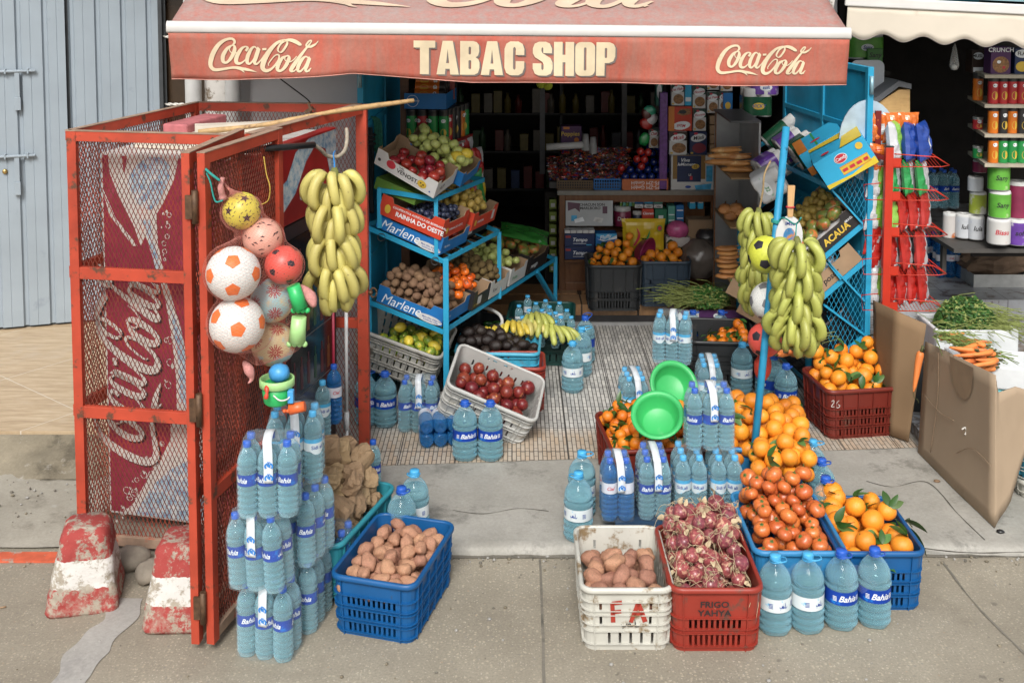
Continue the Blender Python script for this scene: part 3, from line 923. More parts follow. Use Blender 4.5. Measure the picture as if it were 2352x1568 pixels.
mb = MB(); mb.box(2.66,6.0,8.72,12.4,0.0,0.25); struct('neighbour_floor',mb,marble.m)
st = NT('pebbled_stone'); s_ = st.co()
v_ = st.n('TexVoronoi',feature='DISTANCE_TO_EDGE'); v_.inputs['Scale'].default_value = 15; st.l(s_,v_.inputs['Vector'])
c_ = st.ramp(v_.outputs[0],[(0.03,(0.16,0.14,0.13)),(0.12,(0.36,0.38,0.40)),(0.5,(0.45,0.47,0.49))])
c_ = st.mix(st.ramp(st.noise(s_,12,4),[(0.45,0),(0.6,0.7)]),c_,(0.20,0.155,0.12))
st.base(c_); st.b.inputs['Roughness'].default_value = 0.45
mb = MB(); mb.box(2.50,6.5,6.3,8.70,0.0,0.12); struct('neighbour_terrace',mb,st.m)
# cable from awning to cage, dangling strip
mb = MB(); mb.tube(smp([D(622,165,6.35),D(655,190,6.45),D(705,228,6.62),D(716,243,6.75)],5),0.004,6)
tag(mb.build('black_cable',mat('black_rubber',(0.015,0.015,0.016),0.5)),'thin black cable hanging from the red awning down to the cage','cable')
# ================================================================ red cage with the drinks fridge
redp = mat('rusty_red_paint',(0.40,0.050,0.022),0.6,0.25,4,(0.11,0.045,0.025),0.565,13,0.25,50)
rust = mat('rusty_mesh',(0.17,0.036,0.02),0.7,0.35,18,(0.28,0.045,0.02),0.52,5)
rustcap = mat('dusty_rust',(0.30,0.20,0.14),0.85,0.25,14,(0.38,0.08,0.04),0.6,8)
hinge_m = mat('brown_hinge',(0.10,0.055,0.03),0.6,0.4,40,metal=0.4)
ZT = 2.14
cA,cF,cC,cB = Vector((-2.21,5.37,0.03)),Vector((-1.31,5.23,0.03)),Vector((-0.895,6.43,0.03)),Vector((-1.90,6.53,0.03))
cD = Vector((-1.345,4.545,0.0))
cage = thing('drinks_cage','rusty red angle iron and diamond mesh cage around the drinks fridge','cage',cA)
def loc(p): return Vector(p) - cA
def lattice(mb,L,H,z0,px=0.0235,pz=0.050,r=0.0015):
 """two families of strips filling 0..L x z0..H (expanded metal)"""
 k = pz / px
 for sgn in (1,-1):
  c = -H / k if sgn > 0 else 0.0
  end = L if sgn > 0 else L + H / k
  while c < end:
   # x = c + sgn*(z-z0)/k
   z_a,z_b = z0,H
   xa,xb = c,c + sgn * (H - z0) / k
   pts = []
   if sgn > 0:
    if xa < 0: z_a = z0 - xa * k; xa = 0
    if xb > L: z_b = z0 + (L - c) * k; xb = L
   else:
    if xa > L: z_a = z0 + (xa - L) * k; xa = L
    if xb < 0: z_b = z0 + c * k; xb = 0
   if z_b - z_a > 0.01:
    mb.bar((xa,0,z_a),(xb,0,z_b),r * 1.6,r * 2.6,up=(0,1,0))
   c += px
def panel(parent,a,b,z0,z1,bars=(),posts=(True,True),w=0.05,th=0.03,names='side'):
 a,b = Vector(a),Vector(b)
 d = b - a; d.z = 0; L = d.length; M = FR((a.x,a.y,0),d)
 mb = MB(); lattice(mb,L - 2 * w * 0.6,z1 - 0.02,z0 + 0.02)
 mb.build('diamond_mesh',rust,parent,M @ TL((w * 0.6,0.004,0)))
 mb = MB()
 ta = w if posts[0] else 0; tb = w if posts[1] else 0
 mb.box(ta,L - tb,-th / 2,th / 2,z1 - w,z1); mb.build('top_rail',redp,parent,M,bevel=0.002)
 mb = MB(); mb.box(0,L,-th / 2 - 0.003,th / 2 + 0.003,z1 + 0.0005,z1 + 0.004); mb.build('rail_top_dirt',rustcap,parent,M)
 mb = MB(); mb.box(ta,L - tb,-th / 2,th / 2,z0,z0 + w); mb.build('bottom_rail',rustcap,parent,M,bevel=0.002)
 for z in bars:
  mb = MB(); mb.box(ta,L - tb,-th / 2,th / 2,z - w * 0.6,z + w * 0.6); mb.build('cross_bar',redp,parent,M,bevel=0.002)
 for f,x in ((posts[0],0),(posts[1],L - w)):
  if f:
   mb = MB(); mb.box(x,x + w,-th / 2 - 0.001,th / 2 + 0.001,z0 - 0.01,z1 - 0.001); mb.build('post',redp,parent,M,bevel=0.002)
 return M,L
b1 = D(170,638,5.37).z; b2 = D(188,955,5.37).z
o_ = TL(-cA)
holder = cage
def lp(v): return Vector((v.x - cA.x,v.y - cA.y,0))
panel(cage,lp(cA),lp(cF),0.0,ZT - 0.03,(b1,b2))
panel(cage,lp(cB),lp(cA),0.0,ZT - 0.03,(b1,b2),(True,False))
panel(cage,lp(cC),lp(cB),0.0,ZT - 0.03,(b1,b2 + 0.1),(False,False))
mb = MB(); p = lp(cC); mb.box(p.x - 0.03,p.x + 0.035,p.y - 0.045,p.y + 0.02,0.02,ZT - 0.03); mb.build('post',redp,cage,bevel=0.003)
mb = MB(); mb.bar(lp(cF) + Vector((0.02,0.03,ZT - 0.055)),lp(cC) + Vector((0,-0.05,ZT - 0.055)),0.03,0.05); mb.build('top_rail',redp,cage)
mb = MB(); mb.bar(lp(cF) + Vector((0.03,0.03,ZT - 0.026)),lp(cC) + Vector((-0.02,-0.05,ZT - 0.026)),0.05,0.004); mb.build('rail_top_dirt',rustcap,cage)
mb = MB(); q = lp(cC); mb.tube([(q.x + 0.035,q.y - 0.03,0.98),(q.x + 0.06,q.y - 0.03,0.98)],0.012,8); mb.tube(ell3 := [(q.x + 0.065 + 0.02 * math.cos(t),q.y - 0.03,0.98 + 0.028 * math.sin(t)) for t in [i * PI / 6 for i in range(13)]],0.006,6)
mb.build('padlock_loop',hinge_m,cage)
# bifold door leaves
def leaf(a,b,z0,z1,solid=None):
 return panel(cage,lp(Vector((*a,0))),lp(Vector((*b,0))),z0,z1,(b1 - 0.02,b2 - 0.02),w=0.048,th=0.034)
leaf((-1.365,4.50),(-1.30,5.18),0.02,ZT + 0.005)
Ml,Ll = leaf((-1.300,4.50),(-1.125,5.22),0.02,ZT + 0.005)
mb = MB(); mb.box(Ll - 0.17,Ll - 0.05,0.008,0.012,0.5,ZT - 0.06); mb.build('door_strip',redp,cage,Ml)
for z in (ZT - 0.22,1.05,0.18):
 mb = MB(); x,y = -1.325 - cA.x,4.49 - cA.y
 mb.tube([(x,y,z - 0.07),(x,y,z + 0.07)],0.014,8); mb.box(x - 0.04,x - 0.012,y - 0.006,y + 0.004,z - 0.05,z + 0.05)
 mb.build('hinge',hinge_m,cage)
for k_,(px,py) in enumerate(((300,1300),(345,1330))):
 g = G(px,py,0); mb = MB(); mb.ball((0,0,0.04),(0.10 - 0.03 * k_,0.08,0.055),12,8,lambda p: 1 + 0.25 * NSE(p * 2.2 + Vector((k_,0,0))))
 tag(mb.build('stone',mat('grey_stone',(0.23,0.20,0.16),0.9,0.3,9,bump=0.4),M=TL(g)),('rounded grey stone under the cage between the two painted blocks','pale stone propped beside the cut off painted block')[k_],'stone')
# ---- fridge
fu = Vector((0.97,-0.24,0)).normalized(); fv = Vector((-fu.y,fu.x,0))
fo = cA + Vector((0.10,0.155,0)); fo.z = 0.10
fr = thing('drinks_fridge','tall drinks fridge with faded red script side panel inside the red cage','fridge',fo)
FM = FR((0,0,0),fu); FWu,FWv = 0.86,1.0
FH = D(205,350,fo.y).z - fo.z
enam = mat('white_enamel',(0.56,0.55,0.52),0.35,0.08,4,(0.42,0.38,0.32),0.62,6)
black_pl = mat('black_plastic',(0.012,0.012,0.013),0.35)
mb = MB(); mb.box(0,FWu - 0.06,0,FWv,0.0,FH); mb.build('cabinet',enam,fr,FM,bevel=0.008)
mb = MB(); mb.box(FWu - 0.058,FWu,0.0,FWv,0.22,FH - 0.42)
mb.box(FWu - 0.058,FWu - 0.01,0.0,FWv,0.02,0.20)
mb.build('door_frame',black_pl,fr,FM,bevel=0.006)
mb = MB(); mb.box(FWu + 0.001,FWu + 0.004,0.07,FWv - 0.07,0.30,FH - 0.50)
gl = mb.build('glass',mat('dark_fridge_glass',(0.010,0.011,0.013),0.12,0.3,3,spec=0.35),fr,FM)
can_m = [mat('drink_red',(0.35,0.02,0.02),0.4),mat('drink_orange',(0.5,0.16,0.02),0.4),mat('drink_white',(0.4,0.4,0.38),0.5),mat('drink_green',(0.03,0.2,0.06),0.4)]
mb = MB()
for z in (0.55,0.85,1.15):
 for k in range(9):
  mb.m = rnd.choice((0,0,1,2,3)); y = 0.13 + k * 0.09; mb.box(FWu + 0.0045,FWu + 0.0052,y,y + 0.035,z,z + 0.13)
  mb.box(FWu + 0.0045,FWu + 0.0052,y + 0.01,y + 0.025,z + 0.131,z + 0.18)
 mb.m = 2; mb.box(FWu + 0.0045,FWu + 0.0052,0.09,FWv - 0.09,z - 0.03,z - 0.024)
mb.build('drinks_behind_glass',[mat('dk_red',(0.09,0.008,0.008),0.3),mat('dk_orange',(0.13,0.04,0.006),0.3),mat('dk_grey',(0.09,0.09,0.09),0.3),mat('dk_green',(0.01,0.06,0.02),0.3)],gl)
mb = MB(); mb.tube([(FWu + 0.03,0.06,0.7),(FWu + 0.03,0.06,1.2)],0.012,8); mb.build('handle',mat('chrome',(0.6,0.6,0.6),0.2,metal=0.9),fr,FM)
# header with script
hd = MB(); hd.box(FWu - 0.058,FWu + 0.012,0.0,FWv,FH - 0.41,FH + 0.02)
hd = hd.build('header',mat('header_red',(0.28,0.012,0.012),0.3,0.3,6),fr,FM,bevel=0.006)
YZ = Matrix(((0,0,1,0),(1,0,0,0),(0,1,0,0),(0,0,0,1)))   # draws x,y onto the +x face (y,z)
ice = NT('printed_ice'); s_ = ice.co()
ice.base(ice.ramp(ice.noise(s_,22,6,0.75),[(0.36,(0.10,0.22,0.36)),(0.5,(0.36,0.47,0.53)),(0.6,(0.56,0.58,0.57))])); ice.b.inputs['Roughness'].default_value = 0.45
ice = ice.m
pr_white = mat('printed_white',(0.55,0.53,0.49),0.45,0.06,8)
def flat(loops,M,m,name,parent,z=0.001):
 mb = MB()
 vs,fs = fill2d(loops); mb.add(vs,fs,M); return mb.build(name,m,parent,FM if parent is fr else None)
HM = TL((FWu + 0.0135,0,FH - 0.41)) @ YZ
flat([[(0.02,0.02),(0.02,0.15),(0.2,0.20),(0.34,0.24),(0.45,0.37),(0.62,0.42),(0.80,0.42),(0.99,0.42),(0.99,0.14),(0.90,0.18),(0.84,0.33),(0.70,0.37),(0.58,0.30),(0.44,0.15),(0.3,0.08),(0.15,0.03)]],HM,ice,'ice_print',hd)
mb = MB(); logo(mb,HM @ TL((0.66,0.16,0.0015)) @ RM(R(3),4,'Z'),0.34); mb.build('script_logo',pr_white,hd)
mb = MB(); word(mb,TL((FWu + 0.006,0.25,FH - 0.56)) @ YZ,'IMAGINE',0.07); mb.build('door_lettering',mat('teal_letters',(0.05,0.35,0.28),0.5),gl)
mb = MB(); mb.box(0.1,0.5,0.15,0.7,FH + 0.004,FH + 0.03); mb.bar((0.25,0.5,FH + 0.05),(0.62,0.72,FH + 0.05),0.10,0.06); mb.build('top_board',mat('pale_board',(0.55,0.5,0.42),0.7,0.15,6),fr,FM)
mb = MB(); mb.box(0.05,0.2,0.5,0.95,FH + 0.004,FH + 0.08)
tag(mb.build('pink_carton',mat('pink_carton',(0.42,0.13,0.14),0.8,0.2,20),M=TL(fo) @ FM,bevel=0.01),'flat pink carton lying on top of the caged fridge','carton')
# side panel art, drawn on the -v face
Minv = (TL(fo) @ FM).inverted()
def SP(px,py):
 d = ray(px,py); o = Vector((0,0,CAMH)); n_ = fv
 t = (fo - o).dot(n_) / d.dot(n_)
 q = Minv @ (o + d * t)
 return (q.x,q.z)
c1 = lambda L: [SP(x * 0.36,y * 0.36) for x,y in L]
c2 = lambda L: [SP(x * 0.36,470.4 + y * 0.36) for x,y in L]
c3 = lambda L: [SP(x * 0.3702,987.8 + y * 0.3702) for x,y in L]
SM = TL((0,-0.0015,0)) @ XZ
maroon = mat('faded_maroon_print',(0.25,0.022,0.05),0.45,0.12,3,(0.31,0.045,0.08),0.58,5)
def clampu(L): return [(min(max(a,0.012),FWu - 0.07),min(max(b,0.015),FH - 0.012)) for a,b in L]
sidep = flat([[(0.012,0.015),(FWu - 0.07,0.015),(FWu - 0.07,FH - 0.012),(0.012,FH - 0.012)]],SM,maroon,'side_print',fr)
ART = TL((0,-0.003,0)) @ XZ
ART2 = TL((0,-0.0045,0)) @ XZ
ART3 = TL((0,-0.006,0)) @ XZ
left = [(690,970),(700,1100),(760,1250),(860,1450),(900,1568)]
big = clampu(c1(left) + c2([(930,200),(1000,400),(1060,620),(1100,860),(1125,1100),(1130,1300),(1090,1400)]) + c3([(1060,60),(980,200),(900,330),(830,450),(770,570),(720,700),(740,760),(1300,760),(1320,60)]) + c2([(1230,1300),(1200,1000),(1160,800),(1100,600),(1050,430),(1010,250),(1000,60)]) + c1([(1040,1300),(1110,1150),(1140,970)]))
flat([big],ART,pr_white,'swoosh',sidep)
flat([clampu(c1([(880,1050),(940,990),(1040,990),(1090,1060),(1080,1150),(1010,1300),(960,1340),(880,1300),(820,1180),(830,1110)]))],ART2,ice,'ice_print',sidep)
flat([clampu(c1([(900,1400),(960,1400),(985,1560)]) + c2([(990,240),(1030,430),(1000,420),(930,150)]))],ART2,ice,'ice_print',sidep)
flat([clampu(c2([(1090,640),(1120,720),(1160,800),(1190,1000),(1200,1300),(1150,1250),(1140,1000),(1110,800)]))],ART2,ice,'ice_print',sidep)
flat([clampu(c3([(1180,180),(1060,240),(960,330),(880,450),(840,560),(760,680),(800,740),(1300,740),(1310,180)]))],ART2,ice,'ice_print',sidep)
flat([clampu(c1([(565,965),(605,965),(600,1060),(640,1200),(740,1390),(880,1568),(850,1568),(700,1370),(610,1220),(566,1110)]))],ART,pr_white,'swoosh',sidep)
flat([clampu(c1([(780,975),(812,975),(800,1100),(790,1090)]))],ART2,maroon,'stripe',sidep)
mb = MB(); mc = MB()
br_ = random.Random(3)
for k in range(60):
 f = br_.random()
 q = c3([(1060 - 360 * f + br_.gauss(0,26) - 30,60 + 560 * f + br_.gauss(0,20))])[0] if k < 36 else c2([(1060 + br_.gauss(0,22) + (0 if k < 48 else 40),30 + 330 * f + (0 if k < 48 else 820))])[0]
 r_ = br_.choice((0.006,0.008,0.012,0.018))
 if not (0.03 < q[0] < FWu - 0.09): continue
 if r_ > 0.011:
  stroke(mb,[(x,y,0.004) for x,y in ell(q[0],q[1],r_,r_,10)] + [(q[0] + r_,q[1],0.004)],ART2,2)
 else: mb.add([(x,y,0) for x,y in ell(q[0],q[1],r_,r_,8)],[tuple(range(8))],ART2)
mb.build('bubbles',pr_white,sidep)
a0,a1 = SP(300,1058),SP(280,600)
ctr = ((a0[0] + a1[0]) / 2 + 0.008,(a0[1] + a1[1]) / 2 - 0.01); lw = (Vector(a1) - Vector(a0)).length
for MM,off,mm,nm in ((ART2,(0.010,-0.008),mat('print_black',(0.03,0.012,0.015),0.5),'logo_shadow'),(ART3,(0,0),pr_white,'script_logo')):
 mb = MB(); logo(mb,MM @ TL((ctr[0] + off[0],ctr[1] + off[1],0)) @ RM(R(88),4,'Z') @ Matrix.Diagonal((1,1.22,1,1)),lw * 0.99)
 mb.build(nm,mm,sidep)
# ---- things lying over the cage
stick = mat('bamboo_stick',(0.42,0.27,0.12),0.6,0.25,25,(0.2,0.11,0.05),0.6,18)
mb = MB(); sp_ = smp([D(455,304,5.75),D(620,285,5.85),D(760,258,5.95),D(950,231,6.15)],6); mb.tube(sp_,[0.014 + 0.002 * math.sin(i) for i in range(len(sp_))],8)
tag(mb.build('wooden_pole',stick),'long pale bamboo pole laid across the top of the red cage','pole')
mb = MB(); mb.tube([D(553,346,5.0),D(722,333,5.3)],0.016,8)
bt = tag(mb.build('black_bar',black_pl),'black bar with a curved grey hose tied across the cage door','bar')
mb = MB(); mb.tube(smp([D(722,333,5.3),D(738,345,5.35),D(752,358,5.4),D(775,360,5.45),D(792,345,5.5),D(797,318,5.55),D(796,296,5.6)],6),0.010,8)
mb.build('hose',mat('grey_hose',(0.30,0.26,0.20),0.7,0.3,60),bt)
mb = MB(); mb.bar(D(532,342,5.0),D(610,305,5.25),0.05,0.006); mb.bar(D(532,342,5.0),D(488,330,4.95),0.012,0.012); mb.tube(smp([D(488,330,4.95),D(486,322,4.95),D(490,318,4.95)],3),0.008,6)
mb.bar(D(702,258,6.3),D(718,248,6.3),0.05,0.02); mb.bar(D(708,235,6.3),D(716,262,6.3),0.012)
tag(mb.build('rusty_bracket',hinge_m),'rusty iron bracket wired on top of the cage','bracket')
teal_r = mat('teal_rope',(0.02,0.25,0.22),0.8,0.2,60); blue_r = mat('blue_rope',(0.03,0.22,0.55),0.8,0.2,60)
mb = MB(); mb.tube(smp([D(466,383,4.52),D(482,415,4.5),D(490,450,4.5),D(497,464,4.5),D(512,460,4.5)],5),0.004,5)
mb.tube(smp([D(466,383,4.52),D(485,400,4.48),D(505,415,4.48)],5),0.006,5)
tag(mb.build('teal_string',teal_r),'teal cord tying the ball net to the cage door','cord')
mb = MB(); mb.tube(smp([D(606,360,4.9),D(612,400,4.9),D(620,430,4.9),D(616,460,4.9),D(600,470,4.9)],5),0.003,5)
tag(mb.build('yellow_string',mat('yellow_cord',(0.5,0.33,0.06),0.8)),'thin yellow cord hanging on the cage door above the yellow ball','cord')
# crank pole and dark red stick at the fridge corner
pole_w = mat('white_pole_paint',(0.62,0.62,0.62),0.35)
mb = MB(); mb.tube([D(795,640,5.95),D(796,950,5.95)],0.010,8); mb.tube([D(796,945,5.95),D(796,985,5.95)],0.015,8); mb.tube(smp([D(796,985,5.95),D(797,998,5.95),D(788,1008,5.93),D(785,1022,5.92)],4),0.008,8)
tag(mb.build('awning_crank',pole_w),'white crank pole hanging beside the fridge behind the red post','pole')
mb = MB(); mb.tube([D(765,700,5.9),D(767,960,5.9)],0.008,8)
tag(mb.build('broom_handle',mat('maroon_paint',(0.33,0.02,0.05),0.4)),'dark red stick standing by the fridge door','stick')
# ---- painted concrete blocks
def block(cx,cy_,bw,bd,tw,td,h,rz,tilt,label):
 mb = MB(); mb.smooth = True; N = 16; rings = 22; vs = []
 for j in range(rings + 1):
  f = j / rings
  w_ = bw + (tw - bw) * f; d_ = bd + (td - bd) * f
  k = 1.0
  if f > 0.93: k = 1 - (f - 0.93) * 2.2
  if f < 0.05: k = 0.94 + f * 1.2
  pts = rrect(-w_ / 2 * k,w_ / 2 * k,-d_ / 2 * k,d_ / 2 * k,0.042,4)
  M_ = len(pts); full = []
  for i in range(M_):
   a,b = pts[i],pts[(i + 1) % M_]
   full.append(a)
   if (Vector(a) - Vector(b)).length > 0.06:
    for q in range(1,8): full.append((a[0] + (b[0] - a[0]) * q / 8,a[1] + (b[1] - a[1]) * q / 8))
  for (x,y) in full:
   n_ = noise.fractal(Vector((x * 16,y * 16,f * h * 16 + cx * 9)),1.0,2.0,4)
   vs.append((x * (1 + 0.045 * n_),y * (1 + 0.045 * n_),f * h + 0.006 * n_))
 M_ = len(full)
 mb.add(vs,[(j * M_ + i,j * M_ + (i + 1) % M_,(j + 1) * M_ + (i + 1) % M_,(j + 1) * M_ + i) for j in range(rings) for i in range(M_)] + [tuple(range(rings * M_,rings * M_ + M_)),tuple(range(M_ - 1,-1,-1))])
 t = NT('red_white_block'); s = t.co(); sx = t.n('SeparateXYZ'); t.l(s,sx.inputs[0])
 zn = t.n('MapRange'); zn.inputs['From Min'].default_value = 0; zn.inputs['From Max'].default_value = h
 ad = t.n('Math',operation='MULTIPLY_ADD'); t.l(t.noise(s,30,3),ad.inputs[0]); ad.inputs[1].default_value = 0.02; t.l(sx.outputs[2],ad.inputs[2]); t.l(ad.outputs[0],zn.inputs[0])
 rd,wt = (0.33,0.048,0.042),(0.62,0.60,0.57)
 col = t.ramp(zn.outputs[0],[(0.0,rd),(0.36,wt),(0.69,rd)],'CONSTANT')
 col = t.mix(t.ramp(t.noise(s,13,8,0.78),[(0.50,0),(0.56,1)]),col,t.ramp(t.noise(s,40,4),[(0.3,(0.26,0.22,0.17)),(0.7,(0.42,0.38,0.31))]))
 lowz = t.ramp(zn.outputs[0],[(0.0,0.75),(0.30,0.2),(0.5,0.0)])
 m_ = t.n('Math',operation='MULTIPLY'); t.l(lowz,m_.inputs[0]); t.l(t.ramp(t.noise(s,26,6,0.7),[(0.40,0),(0.55,1)]),m_.inputs[1])
 col = t.mix(m_.outputs[0],col,(0.40,0.34,0.27))
 t.base(col); t.b.inputs['Roughness'].default_value = 0.85; t.bump(t.noise(s,45,6,0.75),0.7,0.008)
 o = mb.build('concrete_block',t.m,M=TR((cx,cy_,0.0),rz,tilt[0],tilt[1]))
 return tag(o,label,'bollard')
g1 = G(196,1372,0)
block(g1.x,g1.y,0.33,0.31,0.20,0.19,0.375,R(14),(R(2),R(3)),'squat concrete block painted red and white at the left of the cage')
block(-1.515,4.80,0.29,0.36,0.19,0.22,0.36,R(3),(R(-1),R(1)),'red and white painted concrete block half hidden behind the cage door post')
# ================================================================ balls in a net, toys
def sphere_patch(mb,dirv,r,poly,roll=0.0,sub_=2):
 """small 2-D outline (units of r) bent over a ball of radius r around dirv"""
 dirv = Vector(dirv).normalized(); M = dirv.to_track_quat('Z','Y').to_matrix()
 if len(poly) == 5 and r > 0.03:
  poly = [(poly[i][0] + (poly[(i + 1) % 5][0] - poly[i][0]) * q / 5,poly[i][1] + (poly[(i + 1) % 5][1] - poly[i][1]) * q / 5) for i in range(5) for q in range(5)]
 n = len(poly); vs = [(0,0)]; rings = [0.34,0.67,1.0]
 for f in rings: vs += [(p[0] * f,p[1] * f) for p in poly]
 out = []
 for x,y in vs:
  a = roll; x,y = x * math.cos(a) - y * math.sin(a),x * math.sin(a) + y * math.cos(a)
  v = Vector((x,y,1.0)).normalized(); out.append(M @ v * r)
 fs = [(0,1 + i,1 + (i + 1) % n) for i in range(n)] + [(1 + g * n + i,1 + (g + 1) * n + i,1 + (g + 1) * n + (i + 1) % n,1 + g * n + (i + 1) % n) for g in range(2) for i in range(n)]
 mb.smooth = True; mb.add(out,fs)
def poly_n(n,r,r2=None,a0=90):
 o = []
 for k in range(n * (2 if r2 else 1)):
  rr = r if (not r2 or k % 2 == 0) else r2
  a = R(a0) + 2 * PI * k / (n * (2 if r2 else 1)); o.append((rr * math.cos(a),rr * math.sin(a)))
 return o
ph = (1 + 5 ** 0.5) / 2
ICO = [Vector(v).normalized() for v in [(0,s1,s2 * ph) for s1 in (1,-1) for s2 in (1,-1)] + [(s1,s2 * ph,0) for s1 in (1,-1) for s2 in (1,-1)] + [(s2 * ph,0,s1) for s1 in (1,-1) for s2 in (1,-1)]]
def ball_obj(c,r,m,label,rot=(0,0,0),kind='soccer',pm=None,group=None):
 t = thing('ball',label,'ball',group=group,M=TL(c) @ RM(rot[2],4,'Z') @ RM(rot[0],4,'X') @ RM(rot[1],4,'Y'))
 mb = MB(); mb.ball((0,0,0),r,40,24); mb.build('shell',m,t)
 mb = MB()
 if kind == 'soccer':
  for v in ICO: sphere_patch(mb,v,r * 1.006,poly_n(5,0.30))
 elif kind == 'star':
  for v in ICO:
   sphere_patch(mb,v,r * 1.006,poly_n(5,0.30,0.12))
   for q in range(10):
    a = q * PI / 5 + 0.2; w = (v + 0.42 * (v.orthogonal().normalized() * math.cos(a) + v.cross(v.orthogonal().normalized()) * math.sin(a))).normalized()
    sphere_patch(mb,w,r * 1.006,[(-0.07,-0.018),(0.07,-0.018),(0.07,0.018),(-0.07,0.018)],a)
 elif kind == 'zebra':
  for q in range(60):
   v = Vector((rnd.gauss(0,1),rnd.gauss(0,1),rnd.gauss(0,1))); L_ = rnd.uniform(0.08,0.2)
   sphere_patch(mb,v,r * 1.006,[(-L_,0),(0,0.03),(L_,0.0),(0,0.09)],rnd.uniform(-0.7,0.7))
 elif kind == 'blot':
  for v in ICO:
   sphere_patch(mb,v,r * 1.006,[(x * rnd.uniform(0.6,1.25),y * rnd.uniform(0.6,1.25)) for x,y in poly_n(14,0.2)])
   for q in range(10):
    w = v + Vector((rnd.gauss(0,.25),rnd.gauss(0,.25),rnd.gauss(0,.25))); sphere_patch(mb,w,r * 1.006,poly_n(5,rnd.uniform(0.012,0.03)))
 elif kind == 'flower':
  for v in ICO[::1]:
   for q in range(8):
    a = q * PI / 4; u_ = v.orthogonal().normalized(); w_ = v.cross(u_)
    for rr in (0.16,0.28):
     for side in (-1,1):
      b = a + side * 0.16; w = (v + rr * (u_ * math.cos(b) + w_ * math.sin(b))).normalized()
      M_ = w.to_track_quat('Z','Y').to_matrix(); dd = M_.transposed() @ (u_ * math.cos(a) + w_ * math.sin(a))
      sphere_patch(mb,w,r * 1.006,[(-0.085,-0.02),(0.085,-0.02),(0.085,0.02),(-0.085,0.02)],math.atan2(dd.y,dd.x))
    sphere_patch(mb,v,r * 1.006,poly_n(6,0.05))
 mb.build('printed_pattern',pm,t)
 return t
dimple = NT('white_dimpled'); s_ = dimple.co(); v_ = dimple.n('TexVoronoi'); v_.inputs['Scale'].default_value = 130; dimple.l(s_,v_.inputs['Vector'])
dimple.base(dimple.ramp(v_.outputs['Distance'],[(0.15,(0.48,0.52,0.52)),(0.45,(0.70,0.70,0.67))])); dimple.b.inputs['Roughness'].default_value = 0.5; dimple.bump(v_.outputs['Distance'],0.5,0.002); dimple = dimple.m
orange_pl = mat('orange_patch',(0.75,0.16,0.03),0.5,0.1,60,bump=0.3,bs=150)
blk = mat('black_print',(0.025,0.022,0.03),0.5)
yB = 4.42
BALLS = [(536,628,62,'soccer'),(545,745,63,'soccer'),(555,484,43,'star'),(603,546,45,'zebra'),(652,608,44,'blot'),(625,690,50,'flower'),(628,790,50,'flower')]
lab = ['white ball with orange pentagons, upper of the two in the net','white ball with orange pentagons and a small black crest, lower of the two','yellow ball printed with black stars at the top of the net','pale pink ball with zebra stripes under the yellow ball','coral red ball with black blots beside the bananas','pale blue ball with red flower outlines behind the white balls','cream and blue ball with red flower outlines above the toy bucket']
bm_ = [dimple,dimple,mat('ball_yellow',(0.66,0.58,0.07),0.35,0.08,8),mat('ball_pink',(0.70,0.36,0.28),0.4,0.08,8),mat('ball_coral',(0.66,0.09,0.07),0.4,0.12,6,(0.06,0.02,0.03),0.69,30),mat('ball_sky',(0.34,0.52,0.55),0.4,0.15,6,(0.62,0.50,0.28),0.5,6),mat('ball_cream',(0.62,0.48,0.28),0.4,0.1,6,(0.32,0.5,0.56),0.52,6)]
pm_ = [orange_pl,orange_pl,blk,blk,blk,mat('flower_red',(0.35,0.02,0.03),0.5),mat('flower_red2',(0.38,0.03,0.03),0.5)]
ys = [4.42,4.42,4.56,4.58,4.56,4.62,4.64]
rots = [(R(80),R(5),R(8)),(R(50),R(18),R(0)),(R(70),0,R(30)),(0,0,0),(R(30),R(40),0),(R(80),0,R(20)),(R(60),R(20),0)]
BC = []
for (px,py,r,kd),l_,m_,p_,y_,ro in zip(BALLS,lab,bm_,pm_,ys,rots):
 c = D(px,py,y_); rr = r / (FOC / (y_ * 1.0 + (CAMH - c.z) * 0.0)) * 0.985
 rr = r * (c - Vector((0,0,CAMH))).dot(Vector((0,math.cos(PIT),-math.sin(PIT)))) / FOC
 b = ball_obj(c,rr,m_,l_,ro,kd,p_); BC.append((c,rr))
 if l_.find('crest') > 0:
  mb = MB(); vd = b.matrix_local.to_3x3().inverted() @ Vector((0.35,-0.85,-0.25)); sphere_patch(mb,vd,rr * 1.008,poly_n(8,0.17,0.14)); mb.build('crest',mat('crest_navy',(0.05,0.06,0.12),0.5),b)
  mb = MB(); sphere_patch(mb,vd,rr * 1.011,poly_n(12,0.11)); mb.build('crest_ring',dimple,b)
  mb = MB(); sphere_patch(mb,vd,rr * 1.014,poly_n(5,0.06,0.03)); mb.build('crest_mark',mat('flower_red',(0,0,0)),b)
# net: envelope round the balls, threads in two diagonal families
mb = MB()
ztop = D(505,412,4.52); top_z,bot_z = ztop.z,D(600,838,4.5).z
def axis(z):
 f = min(1,max(0,(top_z - z) / (top_z - bot_z)))
 if f < 0.12: c = ztop.lerp(D(552,470,4.54),f / 0.12)
 elif f < 0.5: c = D(552,470,4.54).lerp(D(585,640,4.50),(f - 0.12) / 0.38)
 else: c = D(585,640,4.50).lerp(D(590,800,4.50),(f - 0.5) / 0.5)
 return Vector((c.x,c.y,z))
def env(z,a):
 c = axis(z); d = Vector((math.cos(a),math.sin(a),0)); best = 0.012
 for bc,br in BC:
  h = abs(z - bc.z)
  for k_ in (1.0,):
   rr = math.sqrt(max(0,br * br - h * h)) if h < br else 0
   if h < br: best = max(best,(bc - c).dot(d) + rr + 0.006 if rr > 0 else 0)
 return best
NA,NZ = 44,60
